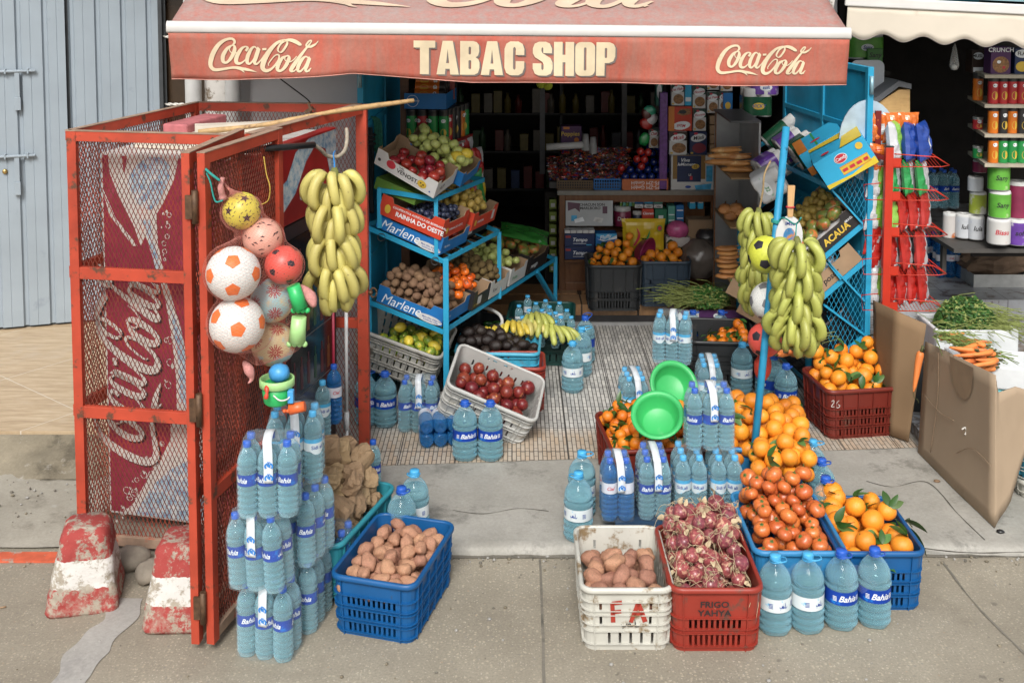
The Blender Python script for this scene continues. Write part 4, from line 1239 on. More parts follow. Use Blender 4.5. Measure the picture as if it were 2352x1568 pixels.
rad = [[env(top_z + (bot_z - top_z) * j / NZ,2 * PI * i / NA) for i in range(NA)] for j in range(NZ + 1)]
for _ in range(3):
 rad = [[max(rad[j][i],0.25 * (rad[max(j - 1,0)][i] + rad[min(j + 1,NZ)][i] + rad[j][i - 1] + rad[j][(i + 1) % NA])) for i in range(NA)] for j in range(NZ + 1)]
def netp(i,j):
 z = top_z + (bot_z - top_z) * j / NZ; c = axis(z); a = 2 * PI * (i % NA) / NA
 taper = min(1,j / 7) * min(1,(NZ - j) / 4 + 0.15)
 return c + Vector((math.cos(a),math.sin(a),0)) * max(0.006,rad[j][i % NA] * taper)
for s_ in (1,-1):
 for i0 in range(0,NA,1):
  P_ = [netp(i0 + s_ * j,j) for j in range(NZ + 1)]
  mb.tube(P_,0.00035,3,caps=False)
net = tag(mb.build('ball_net',mat('pink_net',(0.52,0.20,0.16),0.7,0.2,40)),'pink netting bag holding the play balls on the cage door','net')
mb = MB(); mb.tube(smp([D(512,408,4.5),D(507,430,4.5),D(512,455,4.52)],4),[0.01] * 4 + [0.014] * 4 + [0.022],8); mb.tube(smp([D(560,830,4.45),D(572,850,4.42),D(578,870,4.42),D(570,880,4.4)],4),[0.006,0.012,0.016,0.02,0.022,0.02,0.016,0.012,0.01,0.008,0.006,0.004,0.002],8)
mb.tube(smp([D(690,655,4.55),D(712,680,4.52),D(722,705,4.5)],4),[0.006,0.012,0.018,0.022,0.026,0.024,0.02,0.014,0.008],8)
mb.build('net_tail',mat('pink_net_bunched',(0.50,0.22,0.20),0.8,0.2,90,bump=0.5,bs=150),net)
# green toys and bucket
toyg = mat('toy_green',(0.03,0.42,0.12),0.35); toyl = mat('toy_lime',(0.36,0.62,0.25),0.35)
def foot(mb,c,s,up):
 mb.tube([c,c + up * 0.09 * s],[0.03 * s,0.026 * s],10);
 for k in range(4): mb.ball(c + Vector(((k - 1.5) * 0.018 * s,0,-0.008 * s)),0.011 * s,8,6)
mb = MB(); foot(mb,D(690,708,4.5),1.1,Vector((-0.3,0,1))); tag(mb.build('sand_mould',toyg),'bright green foot shaped sand mould beside the coral ball','toy')
mb = MB(); foot(mb,D(682,785,4.5),1.2,Vector((0.1,0,1))); tag(mb.build('sand_mould',toyl),'pale green foot shaped sand mould under the bright green one','toy')
bk = thing('toy_bucket','small green toy bucket with lime rim hanging under the ball net','bucket',D(637,925,4.5))
mb = MB(); mb.lathe([(0.0,0.0),(0.048,0.0),(0.056,0.008),(0.066,0.085),(0.062,0.085),(0.050,0.012)],24); mb.build('pail',toyg,bk)
mb = MB(); mb.lathe([(0.066,0.075),(0.074,0.078),(0.074,0.108),(0.068,0.112),(0.064,0.105),(0.062,0.08)],24); mb.build('rim',toyl,bk)
mb = MB(); mb.tube(smp([(0.0,-0.07,0.06),(0.03,-0.085,0.045),(0.06,-0.065,0.045),(0.075,-0.03,0.07)],4),0.0035,6); mb.build('handle',white_bar,bk)
mb = MB(); mb.ball((0.01,0,0.13),(0.045,0.045,0.04),12,8,lambda p: 1 + 0.2 * NSE(p * 3)); mb.build('blue_sieve',mat('toy_blue',(0.06,0.30,0.62),0.4),bk)
mb = MB(); mb.tube(smp([(-0.03,-0.06,0.10),(-0.025,-0.08,0.075),(-0.03,-0.082,0.05)],4),[0.006,0.009,0.011,0.009,0.006,0.008,0.01,0.01,0.006],8); mb.build('red_scoop',mat('toy_red',(0.6,0.06,0.03),0.4),bk)
mb = MB(); foot(mb,Vector((0.06,-0.04,-0.012)),0.8,Vector((0.9,0,0.2))); mb.build('orange_mould',mat('toy_orange',(0.65,0.12,0.03),0.4),bk)
mb = MB(); mb.box(0.055,0.08,-0.06,-0.03,0.02,0.075); mb.build('blue_clip',mat('toy_blue',(0,0,0)),bk,bevel=0.004)
# ================================================================ hanging bananas
ban_a = mat('banana_yellow',(0.52,0.46,0.14),0.5,0.14,9,(0.16,0.10,0.03),0.64,42,0.15,60,rand=0.10)
ban_g = mat('banana_green',(0.38,0.40,0.095),0.45,0.16,7,(0.12,0.10,0.03),0.645,38,0.15,60,rand=0.12)
ban_y = mat('banana_spotty',(0.58,0.45,0.06),0.45,0.12,14,(0.25,0.13,0.03),0.66,25,0.15,60,rand=0.10)
ban_t = mat('banana_tip',(0.05,0.035,0.02),0.8)
ban_s = mat('banana_stem',(0.16,0.17,0.04),0.7,0.25,30,bump=0.3)
def banana(mb,curve=1.0,L=0.185,r=0.0190,seed=0):
 """crown at origin, goes out along +x then hangs down -z"""
 P_ = [(0.0,0,0.0),(0.022,0,0.004),(0.046,0,-0.008),(0.066,0,-0.040),(0.074,0,-0.085),(0.066,0,-0.128),(0.044,0,-0.162),(0.034,0,-0.172)]
 P_ = smp([Vector((x * curve,y,z)) * (L / 0.185) for x,y,z in P_],3)
 R_ = []
 n = len(P_)
 for i in range(n):
  f = i / (n - 1)
  R_.append(r * (0.30 if f < 0.05 else 0.30 + 0.70 * min(1,(f - 0.05) / 0.2) ** 0.7 if f < 0.25 else (1.0 if f < 0.72 else max(0.26,1 - ((f - 0.72) / 0.28) ** 2 * 0.78))))
 mb.m = 0; mb.tube(P_,R_,5); e = P_[-1]; d_ = (P_[-1] - P_[-2]).normalized()
 mb.m = 1; mb.tube([e - d_ * 0.003,e + d_ * 0.010],[r * 0.38,r * 0.26],6); mb.m = 0
BMESH = {}
def banana_mesh(k,m):
 key = (k,m.name)
 if key not in BMESH:
  mb = MB(); banana(mb,(0.75,0.95,1.15,0.85)[k % 4],(0.150,0.165,0.172,0.158)[k % 4],0.0265); o = mb.build('banana',[m,ban_t]); BMESH[key] = o.data; bpy.data.objects.remove(o)
 return BMESH[key]
def bunch(c,h,tiers,m,label,face=R(-90),spread=R(250),seed=1,rscale=1.0,name='banana_bunch',xs=1.0):
 rr = random.Random(seed)
 t = thing(name,label,'bananas',c)
 mb = MB(); mb.tube(smp([(0,0,0.04),(0.01,0,-h * 0.3),(-0.01,0,-h * 0.65),(0.01,0,-h - 0.03)],5),[0.012] + [0.022] * 12 + [0.026,0.028,0.028],10); mb.build('stem',ban_s,t)
 for i in range(tiers):
  z = 0.0 - (h - 0.15) * i / max(1,tiers - 1)
  n = 7
  for row in (0,1):
   for k in range(n - row):
    a = face + (k - (n - row - 1) / 2) * spread / n + rr.gauss(0,0.05) + row * 0.04 + (i % 2) * 0.2
    o = bpy.data.objects.new('banana',banana_mesh(rr.randrange(4),m)); COL.objects.link(o); o.parent = t
    out = (0.020 + 0.026 * (1 - row)) * rscale
    tw = rr.gauss(0,0.08) + 0.5 * math.sin((a - face) * 0.8)
    o.matrix_local = TL((math.cos(a) * out,math.sin(a) * out,z + 0.012 * (1 - row) - row * 0.05 + rr.gauss(0,0.004))) @ RM(a,4,'Z') @ RM(rr.gauss(0.02 + 0.20 * row,0.06),4,'Y') @ RM(tw,4,'X') @ Matrix.Diagonal((rscale * xs,rscale,rscale,1))
 return t
cb = D(768,405,5.0)
bunch(cb,0.59,4,ban_a,'tall yellow banana bunch hanging on a blue rope at the cage corner',seed=4,rscale=1.0,spread=R(240))
mb = MB(); mb.tube(smp([cb + Vector((0,0,0.03)),D(768,375,5.05),D(766,355,5.2),D(770,347,5.35)],5),0.004,5)
tag(mb.build('blue_rope',blue_r),'blue rope holding the yellow banana bunch to the hose','rope')
# ================================================================ builders for crates, trays, fruit, bottles
def ring_pts(w,d,r,step=0.0125):
 """rounded rectangle centred on 0: list of (x, y, side) every ~step; side 0 front,1 right,2 back,3 left,-1 corner"""
 out = []
 def seg(a,b,sd):
  L = math.dist(a,b); n = max(1,round(L / step))
  for k in range(n): out.append((a[0] + (b[0] - a[0]) * k / n,a[1] + (b[1] - a[1]) * k / n,sd,k,n))
 def cor(cx,cy_,a0):
  for k in range(4): out.append((cx + r * math.cos(R(a0 + 22.5 * k)),cy_ + r * math.sin(R(a0 + 22.5 * k)),-1,0,1))
 x,y = w / 2,d / 2
 seg((-x + r,-y),(x - r,-y),0); cor(x - r,-y + r,-90)
 seg((x,-y + r),(x,y - r),1); cor(x - r,y - r,0)
 seg((x - r,y),(-x + r,y),2); cor(-x + r,y - r,90)
 seg((-x,y - r),(-x,-y + r),3); cor(-x + r,-y + r,180)
 return out
def crate(M,w,d,h,m,label,group=None,slots='lower',tap=0.93,name='plastic_crate',ribs=True):
 P_ = ring_pts(w,d,min(0.045,w * 0.12)); n = len(P_)
 def at(i,z,off=0.0):
  x,y = P_[i % n][:2]; k = tap + (1 - tap) * z / h
  a = Vector((P_[(i + 1) % n][0] - P_[i - 1][0],P_[(i + 1) % n][1] - P_[i - 1][1])).normalized()
  return (x * k + a.y * off,y * k - a.x * off,z)
 if slots == 'lower': lv = [(0,0.025,0),(0.025,0.085,1),(0.085,0.105,0),(0.105,0.155,1),(0.155,h,0)]
 elif slots == 'few': lv = [(0,0.03,0),(0.03,0.09,2),(0.09,0.12,0),(0.12,0.165,3),(0.165,0.185,0),(0.185,0.225,3),(0.225,h,0)]
 elif slots == 'all': lv = [(0,0.02,0),(0.02,0.075,2),(0.075,0.095,0),(0.095,0.155,2),(0.155,0.175,0),(0.175,0.225,2),(0.225,h - 0.035,0),(h - 0.035,h - 0.018,4),(h - 0.018,h,0)]
 elif slots == 'fine': lv = [(0,0.02,0),(0.02,0.07,1),(0.07,0.085,0),(0.085,0.13,1),(0.13,0.145,0),(0.145,0.19,1),(0.19,h,0)]
 else: lv = [(0,h,0)]
 mb = MB(); mb.smooth = False
 for (z0,z1,kd) in lv:
  z0,z1 = min(z0,h),min(z1,h)
  if z1 - z0 < 0.003: continue
  for i in range(n):
   x,y,sd,k,nn = P_[i]
   hole = False
   if sd >= 0 and 1 < k < nn - 2:
    if kd == 1: hole = k % 2 == 0
    elif kd == 2: hole = k % 4 in (1,)
    elif kd == 3: hole = (k in (2,nn - 4)) if sd in (0,2) else k % 5 == 2
    elif kd == 4: hole = abs(k - nn / 2) in (2.0,3.0,2.5,3.5,6,6.5)
   if not hole: mb.add([at(i,z0),at(i + 1,z0),at(i + 1,z1),at(i,z1)],[(0,1,2,3)])
 c = [at(i,0.004) for i in range(n)]
 mb.add(c,[tuple(range(n))])
 root = mb.build(name,m,M=M,solid=0.004)
 tag(root,label,'crate',group)
 # rim
 mb = MB(); mb.smooth = True
 prof = [(0.0,h - 0.020),(0.011,h - 0.020),(0.014,h - 0.012),(0.013,h),(0.006,h + 0.006),(-0.004,h + 0.004),(-0.006,h - 0.002)]
 q = len(prof); vs = []
 for i in range(n):
  for o,z in prof:
   p = at(i,h,o); vs.append((p[0],p[1],z))
 mb.add(vs,[(i * q + k,((i + 1) % n) * q + k,((i + 1) % n) * q + k + 1,i * q + k + 1) for i in range(n) for k in range(q - 1)])
 mb.build('rim',m,root)
 if ribs:
  mb = MB()
  for z in sorted({q_[1] for q_ in lv[:-1]}):
   for i in range(n):
    if slots == 'all' and P_[i][2] < 0: pass
    mb.add([at(i,z - 0.002,0),at(i + 1,z - 0.002,0),at(i + 1,z - 0.002,0.011),at(i,z - 0.002,0.011),at(i,z + 0.001,0),at(i + 1,z + 0.001,0),at(i + 1,z + 0.001,0.011),at(i,z + 0.001,0.011)],[(0,1,2,3),(7,6,5,4),(3,2,6,7)])
  for i in range(n):
   sd,k,nn = P_[i][2:]
   if (sd >= 0 and (k == 0 or k == nn - 1 or (sd in (1,3) and nn > 20 and k % 8 == 4) or (w > d and sd in (0,2) and k % 8 == 4))):
    a = [at(i,0.002,0),at(i,h - 0.02,0),at(i,h - 0.02,0.011),at(i,0.002,0.011)]
    b = [(p[0] + 0.003 * (1 if sd in (0,2) else 0),p[1] + 0.003 * (1 if sd in (1,3) else 0),p[2]) for p in a]
    mb.add(a + b,[(0,1,2,3),(7,6,5,4),(3,2,6,7),(1,2,6,5)])
  mb.build('ribs',m,root)
 return root
def span(a,b,up=(0,0,1)):
 """frame whose front bottom edge runs a -> b, origin at its middle"""
 return FR((Vector(a) + Vector(b)) / 2,Vector(b) - Vector(a),up),(Vector(b) - Vector(a)).length
def fmat(a,b,d):
 M,w = span(a,b); return M @ TL((0,d / 2,0)),w
plast = lambda nm,c,dirt=(0.20,0.17,0.13),k=0.60: mat(nm,c,0.42,0.10,5,dirt,k,9,0.08,40)
cr_blue = plast('blue_plastic',(0.006,0.085,0.25),(0.05,0.07,0.11),0.64)
cr_lblue = plast('mid_blue_plastic',(0.03,0.20,0.42),(0.10,0.18,0.25),0.62)
cr_sky = plast('sky_plastic',(0.06,0.36,0.52),(0.10,0.2,0.25),0.62)
cr_teal = plast('teal_plastic',(0.03,0.24,0.30),(0.05,0.12,0.14),0.62)
cr_white = plast('old_white_plastic',(0.50,0.49,0.44),(0.22,0.155,0.085),0.555)
cr_grey = plast('light_grey_plastic',(0.46,0.46,0.44),(0.30,0.27,0.22),0.62)
cr_red = plast('brick_red_plastic',(0.27,0.032,0.02),(0.13,0.055,0.04),0.57)
cr_brown = plast('brown_plastic',(0.16,0.022,0.014),(0.10,0.05,0.035),0.62)
cr_black = plast('black_crate_plastic',(0.022,0.024,0.026),(0.06,0.055,0.05),0.62)
cr_dgreen = plast('dark_green_plastic',(0.008,0.055,0.045),(0.02,0.03,0.03),0.62)
cr_dblue = plast('slate_plastic',(0.035,0.055,0.08),(0.03,0.03,0.03),0.62)
def pile(w,d,n,r,z0,heap=0.0,seed=1,cx=0.0,cy_=0.0,tries=70,k=0.90):
 rr = random.Random(seed); pts = []
 for _ in range(n):
  best = None
  for _t in range(tries):
   x = rr.uniform(-w / 2 + r,w / 2 - r); y = rr.uniform(-d / 2 + r,d / 2 - r); z = z0
   D2 = (2 * r * k) ** 2
   for p in pts:
    dd = (p[0] - x) ** 2 + (p[1] - y) ** 2
    if dd < D2: z = max(z,p[2] + math.sqrt(D2 - dd))
   sc = z + heap * (((x - cx) / (w / 2)) ** 2 + ((y - cy_) / (d / 2)) ** 2)
   if best is None or sc < best[0]: best = (sc,x,y,z)
  pts.append(best[1:])
 return pts
leaf_m = mat('citrus_leaf',(0.035,0.095,0.018),0.4,0.3,20,rand=0.25)
leaf_l = mat('citrus_leaf_pale',(0.09,0.17,0.045),0.45,0.3,20,rand=0.25)
stem_m = mat('green_twig',(0.07,0.075,0.025),0.7)
def leaf_mesh(mb,M,L=0.07,w=0.030,fold=0.25,bend=0.25):
 N = 7; vs = []
 for i in range(N + 1):
  f = i / N; ww = w / 2 * math.sin(PI * f ** 0.8) ** 0.8 if 0 < f < 1 else 0.0006
  z = -bend * L * f * f
  vs += [(f * L,-ww,z + fold * ww),(f * L,0,z),(f * L,ww,z + fold * ww)]
 mb.smooth = True
 mb.add(vs,[(3 * i + k,3 * i + 3 + k,3 * i + 4 + k,3 * i + 1 + k) for i in range(N) for k in (0,1)],M)
def rough(p,a,s,o=0): return 1 + a * NSE(p * s + Vector((o,o * 2,0)))
citrus = mat('orange_peel',(0.78,0.27,0.022),0.40,0.07,5,rand=0.10,bump=0.25,bs=260)
citrus2 = mat('mandarin_peel',(0.72,0.20,0.015),0.40,0.08,5,rand=0.12,bump=0.25,bs=300)
def P_orange(name='orange',m=citrus,leaves=0,seed=0,nseg=18):
 mb = MB(); mb.ball((0,0,0),(1,1,0.95),nseg,12,lambda p: rough(p,0.03,1.6,seed) - 0.05 * max(0,p.z - 0.93) * 14)
 o = mb.build(name,m)
 mb = MB(); mb.lathe([(0.0,0.912),(0.06,0.912),(0.085,0.895)],8); mb.build('stem_button',stem_m,o)
 r_ = random.Random(seed)
 for q in range(leaves):
  mb = MB(); a = r_.uniform(0,6.28)
  leaf_mesh(mb,TL((0,0,0.92)) @ RM(a,4,'Z') @ RM(r_.uniform(-0.7,0.35),4,'Y') @ RM(r_.uniform(-0.8,0.8),4,'X'),r_.uniform(1.4,2.1),r_.uniform(0.6,0.95),0.3,0.25)
  mb.build('leaf',(leaf_m,leaf_l)[q % 3 == 2],o)
 return Proto(o)
class Kind:
 def __init__(s,protos,r,tilt='any',weights=None): s.p = protos; s.r = r; s.tilt = tilt; s.w = weights
KN = {}
KN['orange'] = Kind([P_orange(seed=1),P_orange(seed=2,leaves=2),P_orange(seed=3,leaves=3)],0.041,weights=(5,1.5,1))
KN['big_orange'] = KN['orange']
KN['mandarin'] = Kind([P_orange('mandarin',citrus2,1,4,14),P_orange('mandarin',citrus2,4,5,14),P_orange('mandarin',citrus2,3,6,14)],0.030,weights=(2,2,2))
def simple(name,m,r,fn,sc=(1,1,1),n=16,k=10,kid=None,seeds=(0,1,2),tilt='any',weights=None):
 L = []
 for s in seeds:
  mb = MB(); mb.ball((0,0,0),sc,n,k,(lambda p,s=s: fn(p,s)))
  o = mb.build(name,m)
  if kid: kid(o,s)
  L.append(Proto(o))
 KN[name] = Kind(L,r,tilt,weights)
def calyx(o,s):
 mb = MB()
 for q in range(5): leaf_mesh(mb,TL((0,0,0.80)) @ RM(q * 1.257 + s,4,'Z') @ RM(R(12),4,'Y'),0.55,0.18,0.2,0.3)
 mb.tube([(0,0,0.78),(0.05,0.03,1.02)],0.05,5)
 mb.build('calyx',mat('tomato_calyx',(0.06,0.14,0.03),0.6),o)
simple('tomato',mat('tomato_skin',(0.54,0.135,0.032),0.34,0.12,3,(0.60,0.27,0.06),0.60,2,rand=0.14,spec=0.6),0.040,lambda p,s: 1 + 0.03 * math.cos(5 * math.atan2(p.y,p.x) + s) * (0.5 + abs(p.z)) - 0.16 * max(0,abs(p.z) - 0.8) * 4,(1,1,0.82),20,12,calyx,tilt='up')
def spuds(o,s):
 pass
simple('potato',mat('pink_potato_skin',(0.38,0.19,0.12),0.75,0.16,6,(0.24,0.15,0.085),0.57,5,0.4,30,rand=0.2),0.037,lambda p,s: rough(p,0.26,1.1,s * 7 + 3) * rough(p,0.07,4,s),(1.30,0.98,0.86),24,16,None,(0,1,2,3))
KN['brown_potato'] = None
simple('brown_potato',mat('brown_potato_skin',(0.20,0.115,0.065),0.8,0.18,6,(0.12,0.07,0.04),0.60,8,0.3,30,rand=0.15),0.030,lambda p,s: rough(p,0.14,1.5,s * 5 + 1),(1.2,0.95,0.88),14,9)
def onion_bits(o,s):
 mb = MB(); rr = random.Random(s)
 for q in range(6):
  a = rr.uniform(0,6.28); L_ = rr.uniform(0.7,2.4); P_ = [Vector((0,0,1.2 + 0.02 * q))]
  for j in range(4): P_.append(P_[-1] + Vector((math.cos(a) * L_ / 4,math.sin(a) * L_ / 4,(0.10 - 0.13 * j) * L_))); a += rr.uniform(-0.8,0.8)
  mb.tube(smp(P_,3),0.028,4)
 for q in range(3):
  leaf_mesh(mb,RM(rr.uniform(0,6),4,'Z') @ RM(rr.uniform(-1.2,0.2),4,'Y') @ TL((0.9,0,0)) @ RM(rr.uniform(0,2),4,'X'),0.9,0.6,0.5,0.5)
 mb.build('dry_stalk',mat('dry_onion_straw',(0.48,0.38,0.24),0.85,0.25,8),o)
simple('onion',mat('red_onion_skin',(0.25,0.060,0.068),0.28,0.4,2.5,(0.48,0.27,0.19),0.53,2.2,rand=0.25),0.038,lambda p,s: 1 + 0.02 * math.cos(9 * math.atan2(p.y,p.x)) + max(0,p.z - 0.72) * 1.1,(1,1,0.86),16,12,onion_bits)
simple('red_apple',mat('red_apple_skin',(0.24,0.018,0.020),0.25,0.3,3,(0.50,0.22,0.08),0.66,2.4,rand=0.25),0.037,lambda p,s: 1 - 0.22 * max(0,abs(p.z) - 0.75) * 3 + 0.03 * p.z,(1,1,0.92),16,12,lambda o,s: MB().tube([(0,0,0.7),(0.05,0,1.05)],0.035,5).build('stalk',mat('twig_brown',(0.10,0.06,0.03),0.8),o))
simple('nectarine',mat('nectarine_skin',(0.17,0.020,0.016),0.4,0.35,3,(0.50,0.22,0.08),0.60,1.6,rand=0.3),0.036,lambda p,s: 1 - 0.05 * max(0,math.cos(math.atan2(p.y,p.x))) ** 8)
simple('green_apple',mat('green_apple_skin',(0.46,0.52,0.16),0.28,0.08,3,(0.55,0.54,0.24),0.6,3,rand=0.08),0.036,lambda p,s: 1 - 0.22 * max(0,abs(p.z) - 0.75) * 3 + 0.03 * p.z,(1,1,0.92),16,12,lambda o,s: MB().tube([(0,0,0.7),(0.05,0,1.05)],0.035,5).build('stalk',mat('twig_brown',(0,0,0)),o))
simple('lime',mat('lime_skin',(0.20,0.30,0.035),0.35,0.2,3,(0.62,0.50,0.05),0.53,1.3,bump=0.2,bs=60,rand=0.15),0.033,lambda p,s: 1 + max(0,abs(p.x) - 0.86) * 1.1,(1.12,0.95,0.95))
simple('lemon',mat('lemon_skin',(0.72,0.56,0.06),0.35,0.08,3,(0.5,0.52,0.08),0.62,1.3,bump=0.2,bs=60),0.034,lambda p,s: 1 + max(0,abs(p.x) - 0.84) * 1.5,(1.12,0.95,0.95))
simple('kiwi',mat('kiwi_skin',(0.14,0.095,0.035),0.9,0.2,8,rand=0.15,bump=0.3,bs=60),0.029,lambda p,s: 1.0,(1.15,0.92,0.92),14,9)
simple('persimmon',mat('persimmon_skin',(0.72,0.13,0.015),0.2,0.1,3,(0.7,0.2,0.03),0.6,2,rand=0.12),0.033,lambda p,s: 1 + 0.02 * math.cos(4 * math.atan2(p.y,p.x)),(1,1,0.8),16,10,lambda o,s: [leaf_mesh(mbx := MB(),TR((0,0,0.78),q * 1.57),0.5,0.4,0.1,0.1) or mbx.build('calyx',mat('brown_calyx',(0.09,0.06,0.03),0.8),o) for q in range(4)],tilt='up')
simple('plum',mat('plum_skin',(0.022,0.026,0.060),0.4,0.35,3,(0.07,0.09,0.14),0.52,2,rand=0.3),0.021,lambda p,s: 1.0,(1.12,0.95,0.95),12,8)
simple('pear',mat('pear_skin',(0.50,0.36,0.085),0.5,0.15,3,(0.22,0.11,0.03),0.60,5,rand=0.12),0.030,lambda p,s: 1 - 0.28 * max(0,p.z + 0.1),(0.95,0.95,1.32),14,10)
simple('mango',mat('mango_skin',(0.16,0.20,0.045),0.3,0.15,3,(0.52,0.15,0.045),0.50,0.9,rand=0.1),0.045,lambda p,s: 1 + 0.06 * p.x * p.y,(1.32,0.98,0.86),16,10)
simple('avocado',mat('avocado_skin',(0.020,0.013,0.011),0.4,0.4,6,(0.035,0.024,0.014),0.6,4,0.5,40,rand=0.3),0.038,lambda p,s: 1 - 0.15 * max(0,p.x),(1.25,0.95,0.95),14,9)
simple('green_pepper',mat('pepper_skin',(0.014,0.055,0.012),0.15,0.3,3,rand=0.3),0.034,lambda p,s: 1 + 0.12 * math.cos(3 * math.atan2(p.y,p.z) + s) + 0.1 * NSE(p * 2),(1.9,0.9,0.9),16,12)
simple('aubergine',mat('cucumber_skin',(0.008,0.022,0.010),0.2,0.3,3),0.028,lambda p,s: 1 + 0.08 * p.x,(4.6,1,1),12,14)
def fillin(kind,M,w,d,n,z0,heap,label,group,cat=None,seed=1,r=None,cx=0,cy_=0,name=None,k=0.90,exclude=None):
 K = KN[kind]; r = r or K.r; rr = random.Random(seed * 31 + 5)
 for (x,y,z) in pile(w,d,n,r,z0 + r * 0.8,heap,seed,cx,cy_,k=k):
  if exclude and exclude(x,y,z): continue
  p = rr.choices(K.p,K.w)[0] if K.w else rr.choice(K.p)
  if K.tilt == 'up': ro = RM(rr.uniform(0,6.28),4,'Z') @ RM(rr.gauss(0.35,0.4),4,'X')
  else: ro = RM(rr.uniform(0,6.28),4,'Z') @ RM(rr.uniform(-1.1,1.3),4,'X') @ RM(rr.uniform(-0.8,0.8),4,'Y')
  s = r * rr.uniform(0.86,1.12)
  o = p.put(M @ TL((x,y,z)) @ ro @ Matrix.Diagonal((s,s,s,1)),label,cat or kind.replace('_',' '),group)
PHD = []
# ---- bottles
wat = clear('bottle_clear',(0.55,0.88,1.0),0.10,0.04,1.0,lum=(0.93,0.985,1.0),edge=0.55)
wat2 = clear('bottle_blue',(0.05,0.28,0.65),0.25,0.04,1.0,lum=(0.45,0.75,0.98),edge=0.5)
watd = clear('bottle_deep',(0.48,0.84,1.0),0.10,0.04,1.0,lum=(0.91,0.98,1.0),edge=0.55)
film = clear('shrink_film',(0.75,0.88,0.93),0.025,0.08,1.0,wav=1.0,ws=22,lum=(0.97,0.99,1.0),edge=0.22)
cap_l = mat('cap_light_blue',(0.07,0.38,0.68),0.4); cap_d = mat('cap_blue',(0.02,0.10,0.48),0.4)
lb_navy = mat('label_navy',(0.006,0.045,0.32),0.45,0.2,14,(0.01,0.20,0.60),0.58,14,spec=0.3)
lb_white = mat('label_white',(0.62,0.68,0.70),0.4,0.04,14,(0.10,0.45,0.70),0.60,26)
lb_sky = mat('label_sky',(0.06,0.36,0.62),0.4,0.25,30)
ink_w = mat('white_ink',(0.75,0.78,0.8),0.5); ink_n = mat('navy_ink',(0.01,0.05,0.28),0.5)
def wrap(vs,r,a0,z,sx=1.0):
 out = []
 for x,y,_ in vs:
  a = a0 + x / r; out.append((r * math.cos(a),r * math.sin(a),z + y))
 return out
ARAB = [[(0.0,0.3,.06),(0.05,0.1,.12),(0.2,0.02,.13),(0.33,0.1,.12),(0.35,0.3,.05)],[(0.38,0.5,.05),(0.42,0.1,.12),(0.55,0.05,.12),(0.62,0.3,.14),(0.5,0.35,.1),(0.52,0.08,.12),(0.75,0.03,.12),(0.85,0.2,.1)],[(0.9,0.9,.04),(0.95,0.4,.12),(0.92,0.05,.12),(1.15,0.0,.13),(1.3,0.25,.06)],[(0.1,-0.2,.12),(0.16,-0.2,.12)],[(0.55,0.6,.12),(0.6,0.6,.1)]]
